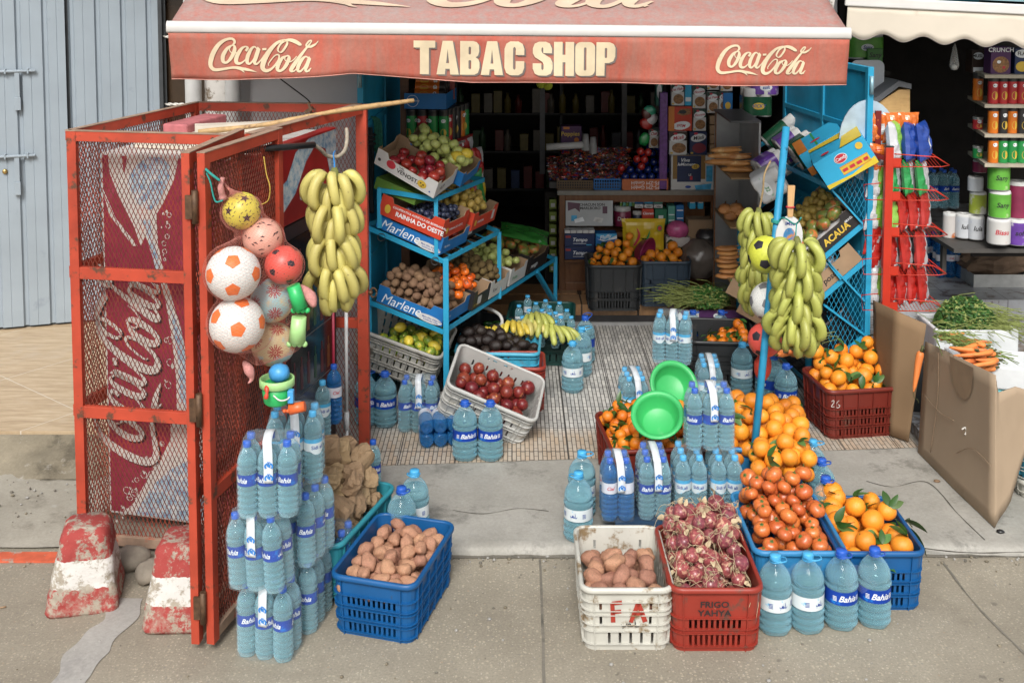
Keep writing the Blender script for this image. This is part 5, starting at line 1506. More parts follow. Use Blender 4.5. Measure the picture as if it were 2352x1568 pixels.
def bottle(kind,h=None):
 """returns a root object (body mesh) with cap, label (and handle) children; base at z=0"""
 big = kind.startswith('big')
 r,h = (0.073,0.345) if big else (0.0415,0.322)
 if kind == 'small': r,h = 0.030,0.20
 lz0,lz1 = (0.125,0.185) if big else ((0.142,0.190) if 'bahia' in kind else (0.150,0.205))
 if kind == 'small': lz0,lz1 = 0.075,0.12
 if kind == 'big_white': lz0,lz1 = 0.115,0.175
 prof = [(0.0,0.012),(r * 0.35,0.010),(r * 0.7,0.0),(r * 0.90,0.004),(r * 0.99,0.018)]
 z = 0.024; k = 0
 sh = h * (0.62 if big else 0.70)
 while z < sh:
  inl = lz0 - 0.004 < z < lz1 + 0.004
  dr = 0 if inl else (0.0036 if not big else 0.0052) * (1,0.6,-1,0.6)[k % 4]
  prof.append((r + dr - 0.0015,z)); z += 0.0066 if not big else 0.0085; k += 1
 nk = 0.0135 if not big else 0.021
 for f,rr_ in ((0.0,1.0),(0.18,0.985),(0.38,0.90),(0.58,0.72),(0.76,0.48),(0.88,0.30)):
  prof.append((max(nk,r * rr_),sh + (h * 0.945 - sh) * f))
 prof.append((nk,h * 0.925)); prof.append((nk,h * 0.95))
 wv = 0.0022 if kind != 'small' else 0.001
 mb = MB(); mb.lathe(prof,22,fn=lambda a,r_,z_: (r_ * (1 + (0.04 * math.cos(5 * a) if z_ < 0.015 else 0)),z_ + (wv * math.sin(3 * a) if 0.03 < z_ < lz0 - 0.01 or lz1 + 0.01 < z_ < sh else 0)))
 mm = {'ciel': wat2}.get(kind,watd if big else wat)
 root = mb.build('water_bottle',mm)
 # water surface inside
 mb = MB(); wl = h * (0.80 if not big else 0.76)
 rw = [q for q in prof if q[1] < wl and q[1] > 0.02]
 mb.lathe([(0.0,0.022)] + [(q[0] - 0.0035,q[1]) for q in rw] + [(0.001,rw[-1][1] + 0.002)],14)
 mb.build('water',glassy('water_inside',(0.74,0.955,1.0),(0.50,0.93,1.0),0.27,ior=1.33,wav=0.9,ws=7) if kind != 'ciel' else glassy('water_inside_blue',(0.25,0.50,0.92),(0.03,0.2,0.6),0.3),root)
 mb = MB(); cr = nk + 0.0035
 mb.lathe([(cr,h * 0.925),(cr + 0.0005,h * 0.93),(cr,h * 0.985),(cr - 0.002,h),(0.0,h)],18,fn=lambda a,r_,z_: (r_ * (1 + 0.02 * math.cos(18 * a)),z_))
 mb.build('cap',cap_l if kind in ('sidi','small','big_white') else cap_d,root)
 mb = MB(); mb.smooth = True
 lr = r + 0.0006
 if kind == 'sidi':
  N = 24; vs = []
  for i in range(N + 1):
   a = 2 * PI * i / N; low = lz0 - 0.016 * max(0,math.cos(2 * (a + PI / 2)))
   vs += [(lr * math.cos(a),lr * math.sin(a),low),(lr * math.cos(a),lr * math.sin(a),lz1 - 0.018),(lr * math.cos(a),lr * math.sin(a),lz1)]
  mb.m = 0; mb.add(vs,[(3 * i,3 * i + 3,3 * i + 4,3 * i + 1) for i in range(N)])
  mb.m = 1; mb.add(vs,[(3 * i + 1,3 * i + 4,3 * i + 5,3 * i + 2) for i in range(N)])
 else:
  mb.m = 0; mb.lathe([(lr,lz0),(lr,lz1)],24)
 mb.smooth = False
 if kind != 'small':
  mid = (lz0 + lz1) / 2
  for a0,tx in ((-PI / 2,0),(PI / 2 + 0.4,0),(-PI / 2 + 1.9 if not big else 0.5,1)):
   mb.m = 2
   if tx == 0 and kind != 'big_white':
    t_,s_,sh_ = ('Sidi ali',0.023,0.0) if kind == 'sidi' else (('Ciel',0.024,0.3) if kind == 'ciel' else ('Bahia',0.030 if not big else 0.038,0.4))
    vs,fs = text_mesh(t_,s_,0.02,sh_)
    mb.add(wrap(vs,lr + 0.0012,a0,mid - (0.010 if kind == 'sidi' else 0)),fs)
   else:
    sv = MB(); sc_ = 0.028 if big else 0.022
    for st_ in ARAB: stroke(sv,[(x * sc_ - 0.6 * sc_,y * sc_ - 0.3 * sc_,w_ * sc_) for x,y,w_ in st_],None,3)
    mb.add(wrap([tuple(v) for v in sv.v],lr + 0.0012,a0,mid),sv.f)
  if big:
   for a0 in (-PI / 2 + 0.75,-PI / 2 - 0.75):
    for q in range(4): mb.add(wrap([(-0.009,q * 0.006 - 0.012,0),(0.009,q * 0.006 - 0.012,0),(0.009,q * 0.006 - 0.009,0),(-0.009,q * 0.006 - 0.009,0)],lr + 0.001,a0,mid),[(0,1,2,3)])
 ink = ink_n if kind in ('sidi','big_white') else (mat('red_ink',(0.5,0.03,0.05),0.5) if kind == 'ciel' else ink_w)
 mb.build('label',[{'sidi': lb_white,'big_white': lb_white,'small': lb_white,'ciel': mat('label_plain',(0.6,0.6,0.66),0.5)}.get(kind,lb_navy),lb_sky,ink],root)
 if big:
  mb = MB(); z = h * 0.93
  mb.tube(smp([(-0.022,0,z),(-0.030,-0.012,z + 0.012),(-0.034,-0.040,z + 0.020),(-0.020,-0.066,z + 0.024),(0.012,-0.068,z + 0.024),(0.030,-0.040,z + 0.020),(0.028,-0.012,z + 0.012),(0.022,0,z)],4),0.0035,6)
  mb.tube([(0.024 * math.cos(t),0.024 * math.sin(t),z - 0.006) for t in [k_ * PI / 8 for k_ in range(17)]],0.003,5,caps=False)
  mb.build('handle',cap_l if kind == 'big_white' else cap_d,root)
 return root
BT = {k: Proto(bottle(k)) for k in ('bahia','sidi','ciel','big_bahia','big_white','small')}
for q in BT.values(): KIDS.pop(q.o.name,None)
def put_bottle(kind,loc,label,rz=0.0,group=None,rx=0.0,ry=0.0,s=1.0):
 return BT[kind].put(TR(loc,rz,rx,ry,s),label,'water bottle',group)
def pack(kind,M,nx,ny,label,group='wrapped packs of water bottles',strip=True,wr=True,h=0.322,tall=1.0):
 """shrink wrapped pack; M: frame at the front row's middle, on the ground"""
 t = thing('bottle_pack',label,'bottle pack',group=group,M=M)
 p = 0.0835; rr = random.Random(len(label) + nx)
 proto = BT[kind]
 for j in range(ny):
  for i in range(nx):
   o = copy_tree(proto.o,t);
   for a_ in ('label','category','group'):
    if a_ in o: del o[a_]
   o.name = 'bottle'
   o.matrix_local = TR(((i - (nx - 1) / 2) * p,p / 2 + j * p,0),rr.uniform(-0.7,0.7) + (0 if rr.random() < 0.7 else 2.2),s=(1,1,tall))
 if wr:
  mb = MB(); mb.smooth = True; W_,D_ = nx * p,ny * p; rings = 14; vs = []
  base = ring_pts(1,1,0.2,0.08)
  for j in range(rings + 1):
   f = j / rings; z = 0.004 + (h * tall + 0.002) * f
   if f < 0.68: k = 1.0
   elif f < 0.93: k = 1 - (f - 0.68) / 0.25 * (0.30 if ny > 1 else 0.42)
   else: k = 0.70 - (f - 0.93) * 1.5
   for (x,y,*_r) in base:
    sx = x * (W_ + 0.006); sy = y * (D_ + 0.006)
    ww = 1 - 0.02 * abs(math.sin(PI * (x + 0.5) * nx)) * 0  # follows the bottles
    sc = 0.0
    if abs(y) > 0.45: sc = -0.010 * (1 - abs(math.sin(PI * (x + 0.5) * nx)))
    kk = 1 + (k - 1) * (D_ / (W_ + D_)) * 1.0
    kx = 1 + (k - 1) * (p * 1.0 / W_) * 1.6; ky = 1 + (k - 1) * (p / D_) * 1.6
    vs.append((sx * kx,D_ / 2 + (sy + math.copysign(sc,1) * (1 if y > 0 else -1)) * ky,z + (0.010 * NSE(Vector((sx * 30,sy * 30,j))) if f > 0.6 else 0)))
  n = len(base)
  mb.add(vs,[(j * n + i,j * n + (i + 1) % n,(j + 1) * n + (i + 1) % n,(j + 1) * n + i) for j in range(rings) for i in range(n)] + [tuple(range(rings * n,rings * n + n))])
  mb.build('shrink_wrap',film,t)
 if strip:
  mb = MB(); D_ = ny * p; hh = h * tall
  mb.smooth = True
  x0 = 0.012
  pth = smp([(x0,-0.010,hh * 0.50),(x0,-0.008,hh * 0.72),(x0 - 0.004,0.006,hh * 0.92),(x0 - 0.008,0.02,hh * 1.01),(x0 - 0.01,D_ / 2,hh * 1.06),(x0 - 0.01,D_ - 0.02,hh * 1.0),(x0,D_ + 0.008,hh * 0.8)],4)
  n = len(pth); w_ = 0.019
  mb.add([(q.x - w_,q.y,q.z) for q in pth] + [(q.x + w_,q.y,q.z) for q in pth],[(i,n + i,n + i + 1,i + 1) for i in range(n - 1)])
  s_ = mb.build('carry_strip',mat('white_film_strip',(0.66,0.70,0.74),0.4),t,solid=0.0008)
  mb = MB()
  for zc in (0.58,0.74):
   Mx = TL((x0,-0.0125,hh * zc)) @ XZ
   word(mb,Mx @ RM(-PI / 2,4,'Z'),'\u20ac',0.046,0.03)
  mb.build('strip_print',mat('print_blue',(0.02,0.20,0.60),0.5),s_)
 return t
# ---- cardboard trays
kraft = mat('kraft_board',(0.30,0.20,0.12),0.9,0.12,8); kraft_d = mat('kraft_board_dark',(0.19,0.12,0.07),0.9,0.15,8)
def tray(M,w,d,h,outer,label,group=None,inner=kraft,name='fruit_tray',ch=0.035,front=None,end=None,cat='box'):
 """open fruit tray, origin at bottom front-left corner, x along the long face"""
 t = thing(name,label,cat,group=group,M=M)
 th = 0.004
 mb = MB()
 def wall(a,b,nrm):
  a,b = Vector(a),Vector(b); L = (b - a).length; u = (b - a) / L; N_ = Vector(nrm)
  e = 0.16 * L; prof = [(0,0),(L,0),(L,h + ch),(L - e,h + ch),(L - e * 1.25,h),(e * 1.25,h),(e,h + ch),(0,h + ch)]
  vo = [a + u * p[0] + Vector((0,0,p[1])) for p in prof]; vi = [p - N_ * th for p in vo]; n = 8
  mb.m = 0; o = len(mb.v)
  mb.add(vo + vi,[(0,1,2,3,4),(0,4,5),(0,5,6,7)])
  mb.m = 1
  mb.add(vo + vi,[(8 + 4,8 + 3,8 + 2,8 + 1,8),(8 + 5,8 + 4,8),(8 + 7,8 + 6,8 + 5,8)] + [(i,(i + 1) % n,(i + 1) % n + n,i + n) for i in range(n)])
 wall((0,0,0),(w,0,0),(0,-1,0)); wall((w,0.0005,0),(w,d - 0.0005,0),(1,0,0)); wall((w,d,0),(0,d,0),(0,1,0)); wall((0,d - 0.0005,0),(0,0.0005,0),(-1,0,0))
 mb.m = 1; mb.box(0.005,w - 0.005,0.005,d - 0.005,0.002,0.008)
 mb.build('tray_walls',[outer,inner],t)
 for spec,F_ in ((front,XZ),(end,Matrix(((0,0,1,w),(1,0,0,0),(0,1,0,0),(0,0,0,1))))):
  if not spec: continue
  for q,(txt,x,z,size,m,sh_,bold) in enumerate(spec):
   mb = MB()
   off = TL((x,z,0.0012))
   if txt.startswith('#ell'): rx_,rz_ = [float(v) for v in txt.split()[1:3]]; mb.add([(a,b,0) for a,b in ell(0,0,rx_,rz_,20)],[tuple(range(20))],F_ @ TL((x,z,0.0006 + 0.0002 * q)))
   elif txt.startswith('#rect'): rx_,rz_ = [float(v) for v in txt.split()[1:3]]; mb.add([(-rx_,-rz_,0),(rx_,-rz_,0),(rx_,rz_,0),(-rx_,rz_,0)],[(0,1,2,3)],F_ @ TL((x,z,0.0006 + 0.0002 * q)))
   else: word(mb,F_ @ off,txt,size,bold,sh_,align='LEFT')
   mb.build('print',m,t)
 return t
def carton(M,w,d,h,col,label,faces=(),cat='box',name='carton',group=None,bevel=0.003):
 """closed box, origin bottom front-left; faces: (which, kind, args..., material)"""
 mb = MB(); mb.box(0,w,0,d,0,h); o = mb.build(name,col,M=M,bevel=bevel)
 tag(o,label,cat,group)
 by = {}
 for k,(wh,kind,a,m) in enumerate(faces):
  F_ = {'f': TL((0,-0.001 - 0.0006 * k,0)) @ XZ,'t': TL((0,0,h + 0.001 + 0.0006 * k)),'r': TL((w + 0.001 + 0.0006 * k,0,0)) @ YZ,'l': TL((-0.001 - 0.0006 * k,d,0)) @ Matrix(((0,0,-1,0),(-1,0,0,0),(0,1,0,0),(0,0,0,1)))}[wh]
  mb = by.setdefault(m.name,(MB(),m))[0]
  if kind == 'rect': x0,x1,y0,y1 = a; mb.add([(x0,y0,0),(x1,y0,0),(x1,y1,0),(x0,y1,0)],[(0,1,2,3)],F_)
  elif kind == 'poly': mb.add([(x,y,0) for x,y in a],[tuple(range(len(a)))],F_)
  elif kind == 'ell': mb.add([(x,y,0) for x,y in ell(a[0],a[1],a[2],a[3],20,a[4] if len(a) > 4 else 0)],[tuple(range(20))],F_)
  elif kind == 'txt': word(mb,F_ @ TL((a[1],a[2],0)) @ RM(a[5] if len(a) > 5 else 0,4,'Z'),a[0],a[3],0.02,a[4] if len(a) > 4 else 0)
 for mb,m in by.values(): mb.build('print',m,o)
 return o
c_white = mat('card_white',(0.58,0.58,0.57),0.6,0.05,8,(0.42,0.42,0.40),0.64,6)
c_blue = mat('card_blue',(0.012,0.15,0.42),0.55,0.1,8)
c_red = mat('card_red',(0.52,0.05,0.022),0.55,0.1,8)
c_black = mat('card_black',(0.018,0.016,0.016),0.5,0.3,8)
c_green = mat('card_green',(0.10,0.20,0.03),0.55,0.15,8)
c_purple = mat('card_purple',(0.07,0.02,0.09),0.55,0.15,8)
c_yellow = mat('card_yellow',(0.66,0.50,0.04),0.5,0.1,8)
c_cyan = mat('card_cyan',(0.03,0.37,0.62),0.5,0.06,8)
c_orange = mat('card_orange',(0.60,0.20,0.03),0.5,0.1,8)
ink_k = mat('black_ink',(0.02,0.02,0.022),0.5); ink_r = mat('red_ink',(0.5,0.03,0.05),0.5); ink_y = mat('yellow_ink',(0.62,0.42,0.05),0.5); ink_g = mat('green_ink',(0.03,0.28,0.08),0.5)
# ================================================================ street front, centre and right
KZ = 0.046
# white crate with pink potatoes, FA painted on it
M,w = fmat(G(1343,1497),G(1537,1497),0.52)
fa = crate(M,0.385,0.52,0.285,cr_white,'dirty white crate of pink potatoes with FA painted in red on its end',slots='few')
mb = MB(); FA_F = TL((0,-0.52 / 2 * 0.965 - 0.004,0.16)) @ XZ
FA_F = FA_F @ RM(R(3.7),4,'X')
mb.add([(-0.085,-0.055,-0.0),(0.085,-0.055,0),(0.085,0.062,0),(-0.085,0.062,0)],[(0,1,2,3)],FA_F); mb.build('plate',cr_white,fa,solid=0.003)
mb = MB(); FB = FA_F @ TL((0,0.012,0.005)) @ Matrix.Diagonal((1.3,1.3,1,1))
for s_ in ([(a_,b_,c_ * 1.5) for a_,b_,c_ in q_] for q_ in ([(-0.05,0.038,.009),(-0.046,-0.03,.010)],[(-0.052,0.038,.009),(-0.018,0.042,.010)],[(-0.05,0.006,.009),(-0.02,0.010,.009)],[(0.012,-0.03,.009),(0.036,0.04,.010)],[(0.036,0.04,.010),(0.060,-0.028,.011)],[(0.020,-0.002,.008),(0.052,0.0,.009)])): stroke(mb,s_,FB,4)
mb.build('painted_letters',mat('brush_red',(0.34,0.035,0.02),0.7),fa)
mb = MB()
for st_ in ARAB: stroke(mb,[(x * 0.05 - 0.02,y * 0.028 - 0.045,w_ * 0.03) for x,y,w_ in st_],FB,3)
mb.build('pen_script',ink_k,fa)
fillin('potato',M,0.345,0.48,40,0.14,0.02,'pink potato lying in the dirty white crate','potatoes in the white crate','potato',3,r=0.039,cy_=-0.3,name='potato',exclude=lambda x,y,z: y > 0.12 and z > 0.20)
o = KN['potato'].p[1].put(M @ TR((-0.135,-0.12,0.205),0.3,R(70),0.3,0.036),'pink potato standing on end at the left wall of the dirty white crate','potato')
# red crate with onions
M,w = fmat(G(1549,1500),G(1742,1500),0.53)
rc = crate(M,0.385,0.53,0.29,cr_red,'brick red crate heaped with red onions beside the white potato crate',slots='lower')
mb = MB()
for i_,t_ in enumerate(('FRIGO','YAHYA')): word(mb,TL((-0.01,-0.53 / 2 * 0.985 - 0.0045,0.218 - 0.038 * i_)) @ XZ @ RM(R(3.6),4,'X'),t_,0.038,0.02,0,1.15)
mb.build('lettering',ink_k,rc)
fillin('onion',M,0.36,0.53,80,0.17,0.04,'red onion with dry stalks heaped in the brick red crate','red onions in the red crate','onion',5,cy_=0.4)
# tomato crate (light blue) and orange crate (blue)
Mt,w = fmat(G(1738,1420),G(1935,1420),0.56)
Mt = TL((0,0,0.03)) @ Mt
crate(Mt,0.405,0.56,0.285,cr_lblue,'mid blue crate full of ripe tomatoes behind the four big water bottles',slots='lower')
fillin('tomato',Mt,0.375,0.53,72,0.19,0.030,'ripe orange red tomato in the mid blue crate','tomatoes in the blue crate','tomato',7,cy_=0.5)
Mo,w = fmat(G(1930,1405),G(2118,1405),0.52)
crate(Mo,0.385,0.52,0.285,cr_blue,'deep blue crate of large leafy oranges at the right end of the front row',slots='fine')
mb = MB(); stroke(mb,[(0.02,0.05,.004),(-0.02,0.045,.004),(-0.045,0.01,.004),(-0.03,-0.02,.004)],Mo @ TL((0.1,-0.262,0.18)) @ XZ,4)
KN['orange'].w = (3,2,2)
fillin('orange',Mo,0.37,0.52,34,0.14,0.02,'large orange with dark leaves in the deep blue crate','oranges in the deep blue crate','orange',11,r=0.050,cy_=0.2)
# big leaves hanging over the corner
tw = thing('orange_twig','dark leafy orange twig hanging over the corner of the deep blue crate','twig',D(2072,1205,5.15))
mb = MB(); mb.tube(smp([(-0.04,0,0.03),(0.02,0,0.02),(0.05,0,-0.01)],4),0.003,5); mb.build('twig',stem_m,tw)
for (x,z,a,b,L_) in ((0.0,0.03,10,15,0.13),(0.02,0.0,-20,40,0.15),(0.01,-0.02,-5,62,0.15),(0.0,0.02,60,10,0.10),(-0.02,0.0,150,20,0.09)):
 mb = MB(); leaf_mesh(mb,TL((x,-0.01,z)) @ RM(R(a),4,'Z') @ RM(R(b),4,'Y') @ RM(R(-40),4,'X'),L_,0.05,0.15,0.3); mb.build('leaf',leaf_m if b < 50 else leaf_l,tw)
# loose oranges stacked between tomato crate and orange crate
for i_,(px,py,y_,r_) in enumerate(((1912,1128,5.30,.052),(1893,1133,5.33,.046),(1913,1162,5.24,.050),(1955,1175,5.28,.045),(2000,1165,5.33,.05))):
 KN['orange'].p[i_ % 3].put(TR(D(px,py,y_),i_ * 1.3,0.4 * i_,s=r_),'orange resting on the corner between the tomato crate and the deep blue crate','orange','oranges on the crate corner')
# orange heap behind tomatoes, in an angled sky crate
a_ = G(1700,1200,0.05); b_ = G(1872,1195,0.05)
Mh,w = fmat(a_ + Vector((0.0,-0.04,0)),b_ + Vector((0.0,-0.04,0)),0.62)
Mh = TR((1.425,6.02,KZ),R(-10))
crate(Mh,0.44,0.60,0.30,cr_lblue,'mid blue crate buried under a heap of oranges at the blue pole',slots='lower')
KN['orange'].w = (6,1,1.3)
fillin('orange',Mh,0.50,0.68,105,0.20,0.05,'orange in the tall heap behind the tomatoes beside the blue pole','oranges heaped beside the blue pole','orange',13,r=0.045,cy_=-0.1)
Mh2 = TR((1.415,5.55,0.30),R(-8))
fillin('orange',Mh2,0.36,0.30,20,0.0,0.06,'orange at the front foot of the heap above the tomatoes','oranges at the foot of the heap','orange',17,r=0.046)
# mandarins in brown crate behind packs
Mm = TR((0.78,6.02,KZ),R(6))
crate(Mm,0.52,0.52,0.29,cr_brown,'brown crate of leafy mandarins behind the front water packs',slots='lower')
KN['mandarin'].w = (3,1.4,1.2)
fillin('mandarin',Mm,0.52,0.52,105,0.19,0.035,'small leafy mandarin in the brown crate behind the water packs','mandarins in the brown crate','mandarin',19,r=0.036,cx=0.1,cy_=0.2)
# green basins
def basin(M,label):
 mb = MB(); mb.smooth = True
 prof = [(0.0,0.0),(0.085,0.0),(0.095,0.006),(0.128,0.085),(0.145,0.088),(0.146,0.082),(0.150,0.088),(0.149,0.096),(0.138,0.098),(0.122,0.094),(0.118,0.080),(0.090,0.012),(0.082,0.006),(0.0,0.006)]
 mb.lathe(prof,48); o = mb.build('plastic_basin',mat('green_basin',(0.045,0.42,0.12),0.42,0.06,5,(0.10,0.44,0.17),0.6,5,0.05,60),M=M)
 return tag(o,label,'basin')
def facing(c,tilt,az,s=1.0): return TL(c) @ RM(R(az),4,'Z') @ RM(R(tilt),4,'X') @ Matrix.Diagonal((s,s,s,1)) @ TL((0,0,-0.09))
basin(facing(D(1510,952,5.72),38,-14,0.96),'green plastic basin leaning on the mandarins, lower and nearer of the two')
basin(facing(D(1548,884,6.28),52,12,0.98),'green plastic basin tilted against the water packs, upper and farther one')
# ---------------- big bottles
for i_,(px,py,k_,l_) in enumerate(((1787,1466,'big_white','five litre water bottle with white label, leftmost of the four in front of the tomatoes'),(1863,1462,'big_white','five litre water bottle with white label, second from left in front of the tomatoes'),(1941,1454,'big_bahia','five litre water bottle with blue label and raised ring handle, third in the front row'),(2018,1449,'big_bahia','five litre water bottle with blue label, rightmost of the four in front'))):
 g = G(px,py); put_bottle(k_,(g.x,g.y + 0.073,0.001),l_,rz=(0.3,0.5,0.1,0.05)[i_])
def fm(pts,name,label,m=film):
 """crumpled film web slung between bottle necks"""
 mb = MB(); mb.smooth = True; N = 10; L = [Vector(p) for p in pts]
 a,b,c,d = L; vs = []
 for j in range(N + 1):
  for i in range(N + 1):
   p = a.lerp(b,i / N).lerp(d.lerp(c,i / N),j / N); p = p + Vector((0,0.02,0.02)) * NSE(p * 28) + Vector((0,0,-0.02)) * math.sin(PI * i / N)
   vs.append(p)
 mb.add(vs,[(j * (N + 1) + i,j * (N + 1) + i + 1,(j + 1) * (N + 1) + i + 1,(j + 1) * (N + 1) + i) for j in range(N) for i in range(N)])
 return tag(mb.build(name,m),label,'film')
for (x0,x1,l_) in ((1787,1863,'crumpled clear film tying the two white label bottles in front'),(1941,2018,'crumpled clear film tying the two blue label bottles in front')):
 p,q = G(x0,1464),G(x1,1456)
 fm([(p.x,p.y + 0.02,0.215),(q.x,q.y + 0.02,0.215),(q.x - 0.01,q.y + 0.06,0.30),(p.x + 0.01,p.y + 0.06,0.30)],'bottle_film',l_)
BIG = [(1330,1250,'big_white',KZ,'five litre bottle with a torn white label on the kerb left of the water packs',-0.4),(1338,1195,'big_white',KZ,'five litre bottle with light cap just behind the one on the kerb',0.8),
       (1067,1062,'big_bahia',0.052,'five litre bottle with blue label in front of the tilted apple crate, left one',0.2),(1126,1062,'big_bahia',0.052,'five litre bottle with blue label in front of the tilted apple crate, right one',0.0),
       (1316,905,'big_white',0.052,'five litre bottle with white label standing at the corner of the avocado crate',0.0),(1337,868,'big_white',0.052,'five litre bottle with dark blue cap, nearer of two behind the white label one',1.6),(1345,838,'big_bahia',0.052,'five litre bottle with dark blue cap farthest along the avocado crate',2.6),
       (882,985,'big_bahia',0.052,'five litre bottle with blue label under the lemon crate',0.2),(838,982,'big_bahia',0.052,'five litre bottle half hidden by the red cage post',0.9),
       (1708,908,'big_white',0.052,'five litre bottle with white label in front of the black mandarin crate',0.3),(1810,965,'big_bahia',0.052,'five litre bottle with blue label beside the brown orange crate',0.0),(1782,940,'big_bahia',0.052,'five litre bottle hidden between the blue pole and its neighbour',1.2),
       (1765,918,'big_bahia',0.052,'five litre bottle just behind the blue pole',2.2),
       (1872,1165,'big_white',KZ,'five litre bottle with dark ring handle right of the orange heap, farthest',0.6),(1893,1215,'big_bahia',KZ,'five litre bottle right of the orange heap, middle of the row',0.2),(1903,1262,'big_bahia',KZ,'five litre bottle right of the orange heap, nearest of the row',0.0),
       (920,1290,'big_bahia',KZ,'five litre bottle with dark blue cap behind the blue potato crate, left one',0.4),(950,1245,'big_white',KZ,'five litre bottle in film behind the blue potato crate, right one',0.0)]
for px,py,k_,z,l_,rz in BIG:
 g = G(px,py,z); put_bottle(k_,(g.x,g.y + 0.07,z + 0.001),l_,rz=rz)
# ---------------- wrapped packs, centre
def pk(kind,px,py,z,nx,ny,yaw,label,**k):
 g = G(px,py,z); return pack(kind,TR((g.x,g.y,z + 0.001),R(yaw)),nx,ny,label,**k)
PZ = KZ
plk = thing('wooden_pallet','low dark pallet under the front water packs','pallet',(0.95,5.30,0.0))
mb = MB()
for x in (-0.38,0.0,0.38): mb.box(x - 0.04,x + 0.04,0.0,0.34,KZ + 0.001,KZ + 0.05)
mb.build('bearer',cr_black,plk)
mb = MB()
for k_ in range(4): mb.box(-0.42,0.42,0.0 + k_ * 0.09,0.075 + k_ * 0.09,KZ + 0.051,KZ + 0.066)
mb.build('deck',mat('dark_deck',(0.02,0.05,0.10),0.6),plk)
PZ = KZ + 0.068
pk('ciel',1421,1200,PZ,2,2,2,'wrapped pack of dark blue bottles, leftmost of the front packs',h=0.322)
pk('bahia',1506,1197,PZ,2,3,0,'wrapped pack of navy label bottles, second of the front packs')
pk('sidi',1589,1193,PZ,2,3,0,'wrapped pack of light label bottles under the upper pack, left one',strip=False)
pk('sidi',1671,1193,PZ,2,3,0,'wrapped pack of light label bottles under the upper pack, right one',strip=False)
pk('bahia',1634,1037,PZ + 0.325,3,2,0,'wrapped pack of navy label bottles standing on top of the front packs')
pk('sidi',1462,985,0.052,2,3,4,'wrapped pack of light label bottles behind the lower basin')
pk('sidi',1560,965,0.052,2,3,0,'wrapped pack of light label bottles hidden behind the upper basin',strip=False)
pk('sidi',1632,950,0.052,2,3,-4,'wrapped pack of light label bottles right of the upper basin')
pk('sidi',1541,838,0.052 + 0.325,3,2,-14,'wrapped pack of light label bottles standing highest in the centre')
# ---------------- left tower of packs
def pk2(kind,x,y,z,nx,ny,yaw,label,**k): return pack(kind,TR((x,y,z),R(yaw),k.pop('rx',0),k.pop('ry',0)),nx,ny,label,**k)
g = G(600,1519)
pk2('bahia',g.x,g.y,0.001,3,2,-13,'navy label pack at the street foot of the left bottle tower')
pk2('bahia',g.x + 0.11,g.y + 0.19,0.001,2,3,-13,'navy label pack behind the foot pack of the left tower',strip=False)
pk2('ciel',g.x + 0.22,g.y + 0.45,0.001,2,2,-13,'dark film pack at the back foot of the left tower',strip=False)
g = G(580,1362,0.325)
pk2('bahia',g.x,g.y,0.326,3,2,-16,'navy label pack in the middle tier of the left tower, street side',ry=R(-3))
pk2('bahia',g.x + 0.13,g.y + 0.20,0.326,2,3,-20,'navy label pack in the middle tier of the left tower, shop side',strip=False)
g = G(612,1194,0.65)
pk2('bahia',g.x,g.y,0.652,3,2,2,'navy label pack on top of the left tower')
g = G(672,1120,0.65)
pk2('sidi',g.x,g.y + 0.02,0.652,3,2,4,'light label pack at the back top of the left tower')
# blue potato crate, left
M,w = fmat(Vector((-0.787,4.64,0)),Vector((-0.455,4.555,0)),0.56)
Mq = TR((-0.787,4.64,0.0),math.atan2(-0.085,0.332) )
# follow both visible bottom edges: front from (770,1450) to (935,1480), side to (1035,1345)
c0,c1_,c2_ = G(768,1452),G(935,1481),G(1036,1346)
wid = (c1_ - c0).length; dep = 0.58
dirx = (c1_ - c0).normalized()
Mb = FR(c0 + dirx * 0.185 + Vector((-dirx.y,dirx.x,0)) * 0.27,dirx)
Mb = TL((0,0,0)) @ Mb
crate(Mb,0.385,0.56,0.275,cr_blue,'deep blue crate of pink potatoes beside the left bottle tower',slots='fine')
fillin('potato',Mb,0.36,0.53,88,0.15,0.03,'pink potato heaped in the deep blue crate on the left','potatoes in the deep blue crate','potato',23,cy_=0.0,r=0.033)
# teal crate of paper bags
e0,e1 = G(905,1112,0.30),G(778,1250,0.30)
dv = (e0 - e1); dv.z = 0; dvn = dv.normalized(); dx_ = Vector((dvn.y,-dvn.x,0))
Mg = FR(Vector((e1.x,e1.y,0.03)) + dvn * 0.30 - dx_ * 0.19,dx_)
crate(Mg,0.39,0.62,0.27,cr_teal,'teal crate of crumpled brown paper bags behind the bottle tower',slots='lower')
bag_m = mat('brown_paper',(0.30,0.205,0.115),0.85,0.14,9,rand=0.16,bump=0.3,bs=50)
bp = []
for s in range(4):
 mb = MB(); mb.smooth = False
 jr = random.Random(s); mb.ball((0,0,0),(1.25,0.85,1.05),14,9,lambda p,s=s: (1 + 0.30 * NSE(p * 1.6 + Vector((s * 3,0,0))) + jr.uniform(-0.10,0.10)) / max(abs(p.x) ** 5 + abs(p.y) ** 5 + abs(p.z) ** 5,0.2) ** 0.2)
 mb.sm = [False] * len(mb.sm)
 bp.append(Proto(mb.build('paper_bag',bag_m)))
KN['paper_bag'] = Kind(bp,0.052)
fillin('paper_bag',Mg,0.36,0.56,44,0.17,0.05,'crumpled brown paper bag heaped in the teal crate','paper bags in the teal crate','paper bag',29,r=0.050,cx=-0.2,cy_=0.35,k=0.97,exclude=lambda x,y,z: z > 0.47)
for px,py,y_,l_ in ((748,1033,5.28,'square brown paper bag topmost against the bottle tower'),(772,1040,5.34,'brown paper bag lying behind the topmost square one')):
 bp[0].put(TR(D(px,py,y_),0.3,0.2,s=0.062),l_,'paper bag')
g = G(858,1140,0.05); put_bottle('bahia',(g.x,g.y,0.05),'single blue capped bottle behind the paper bags',0.4)
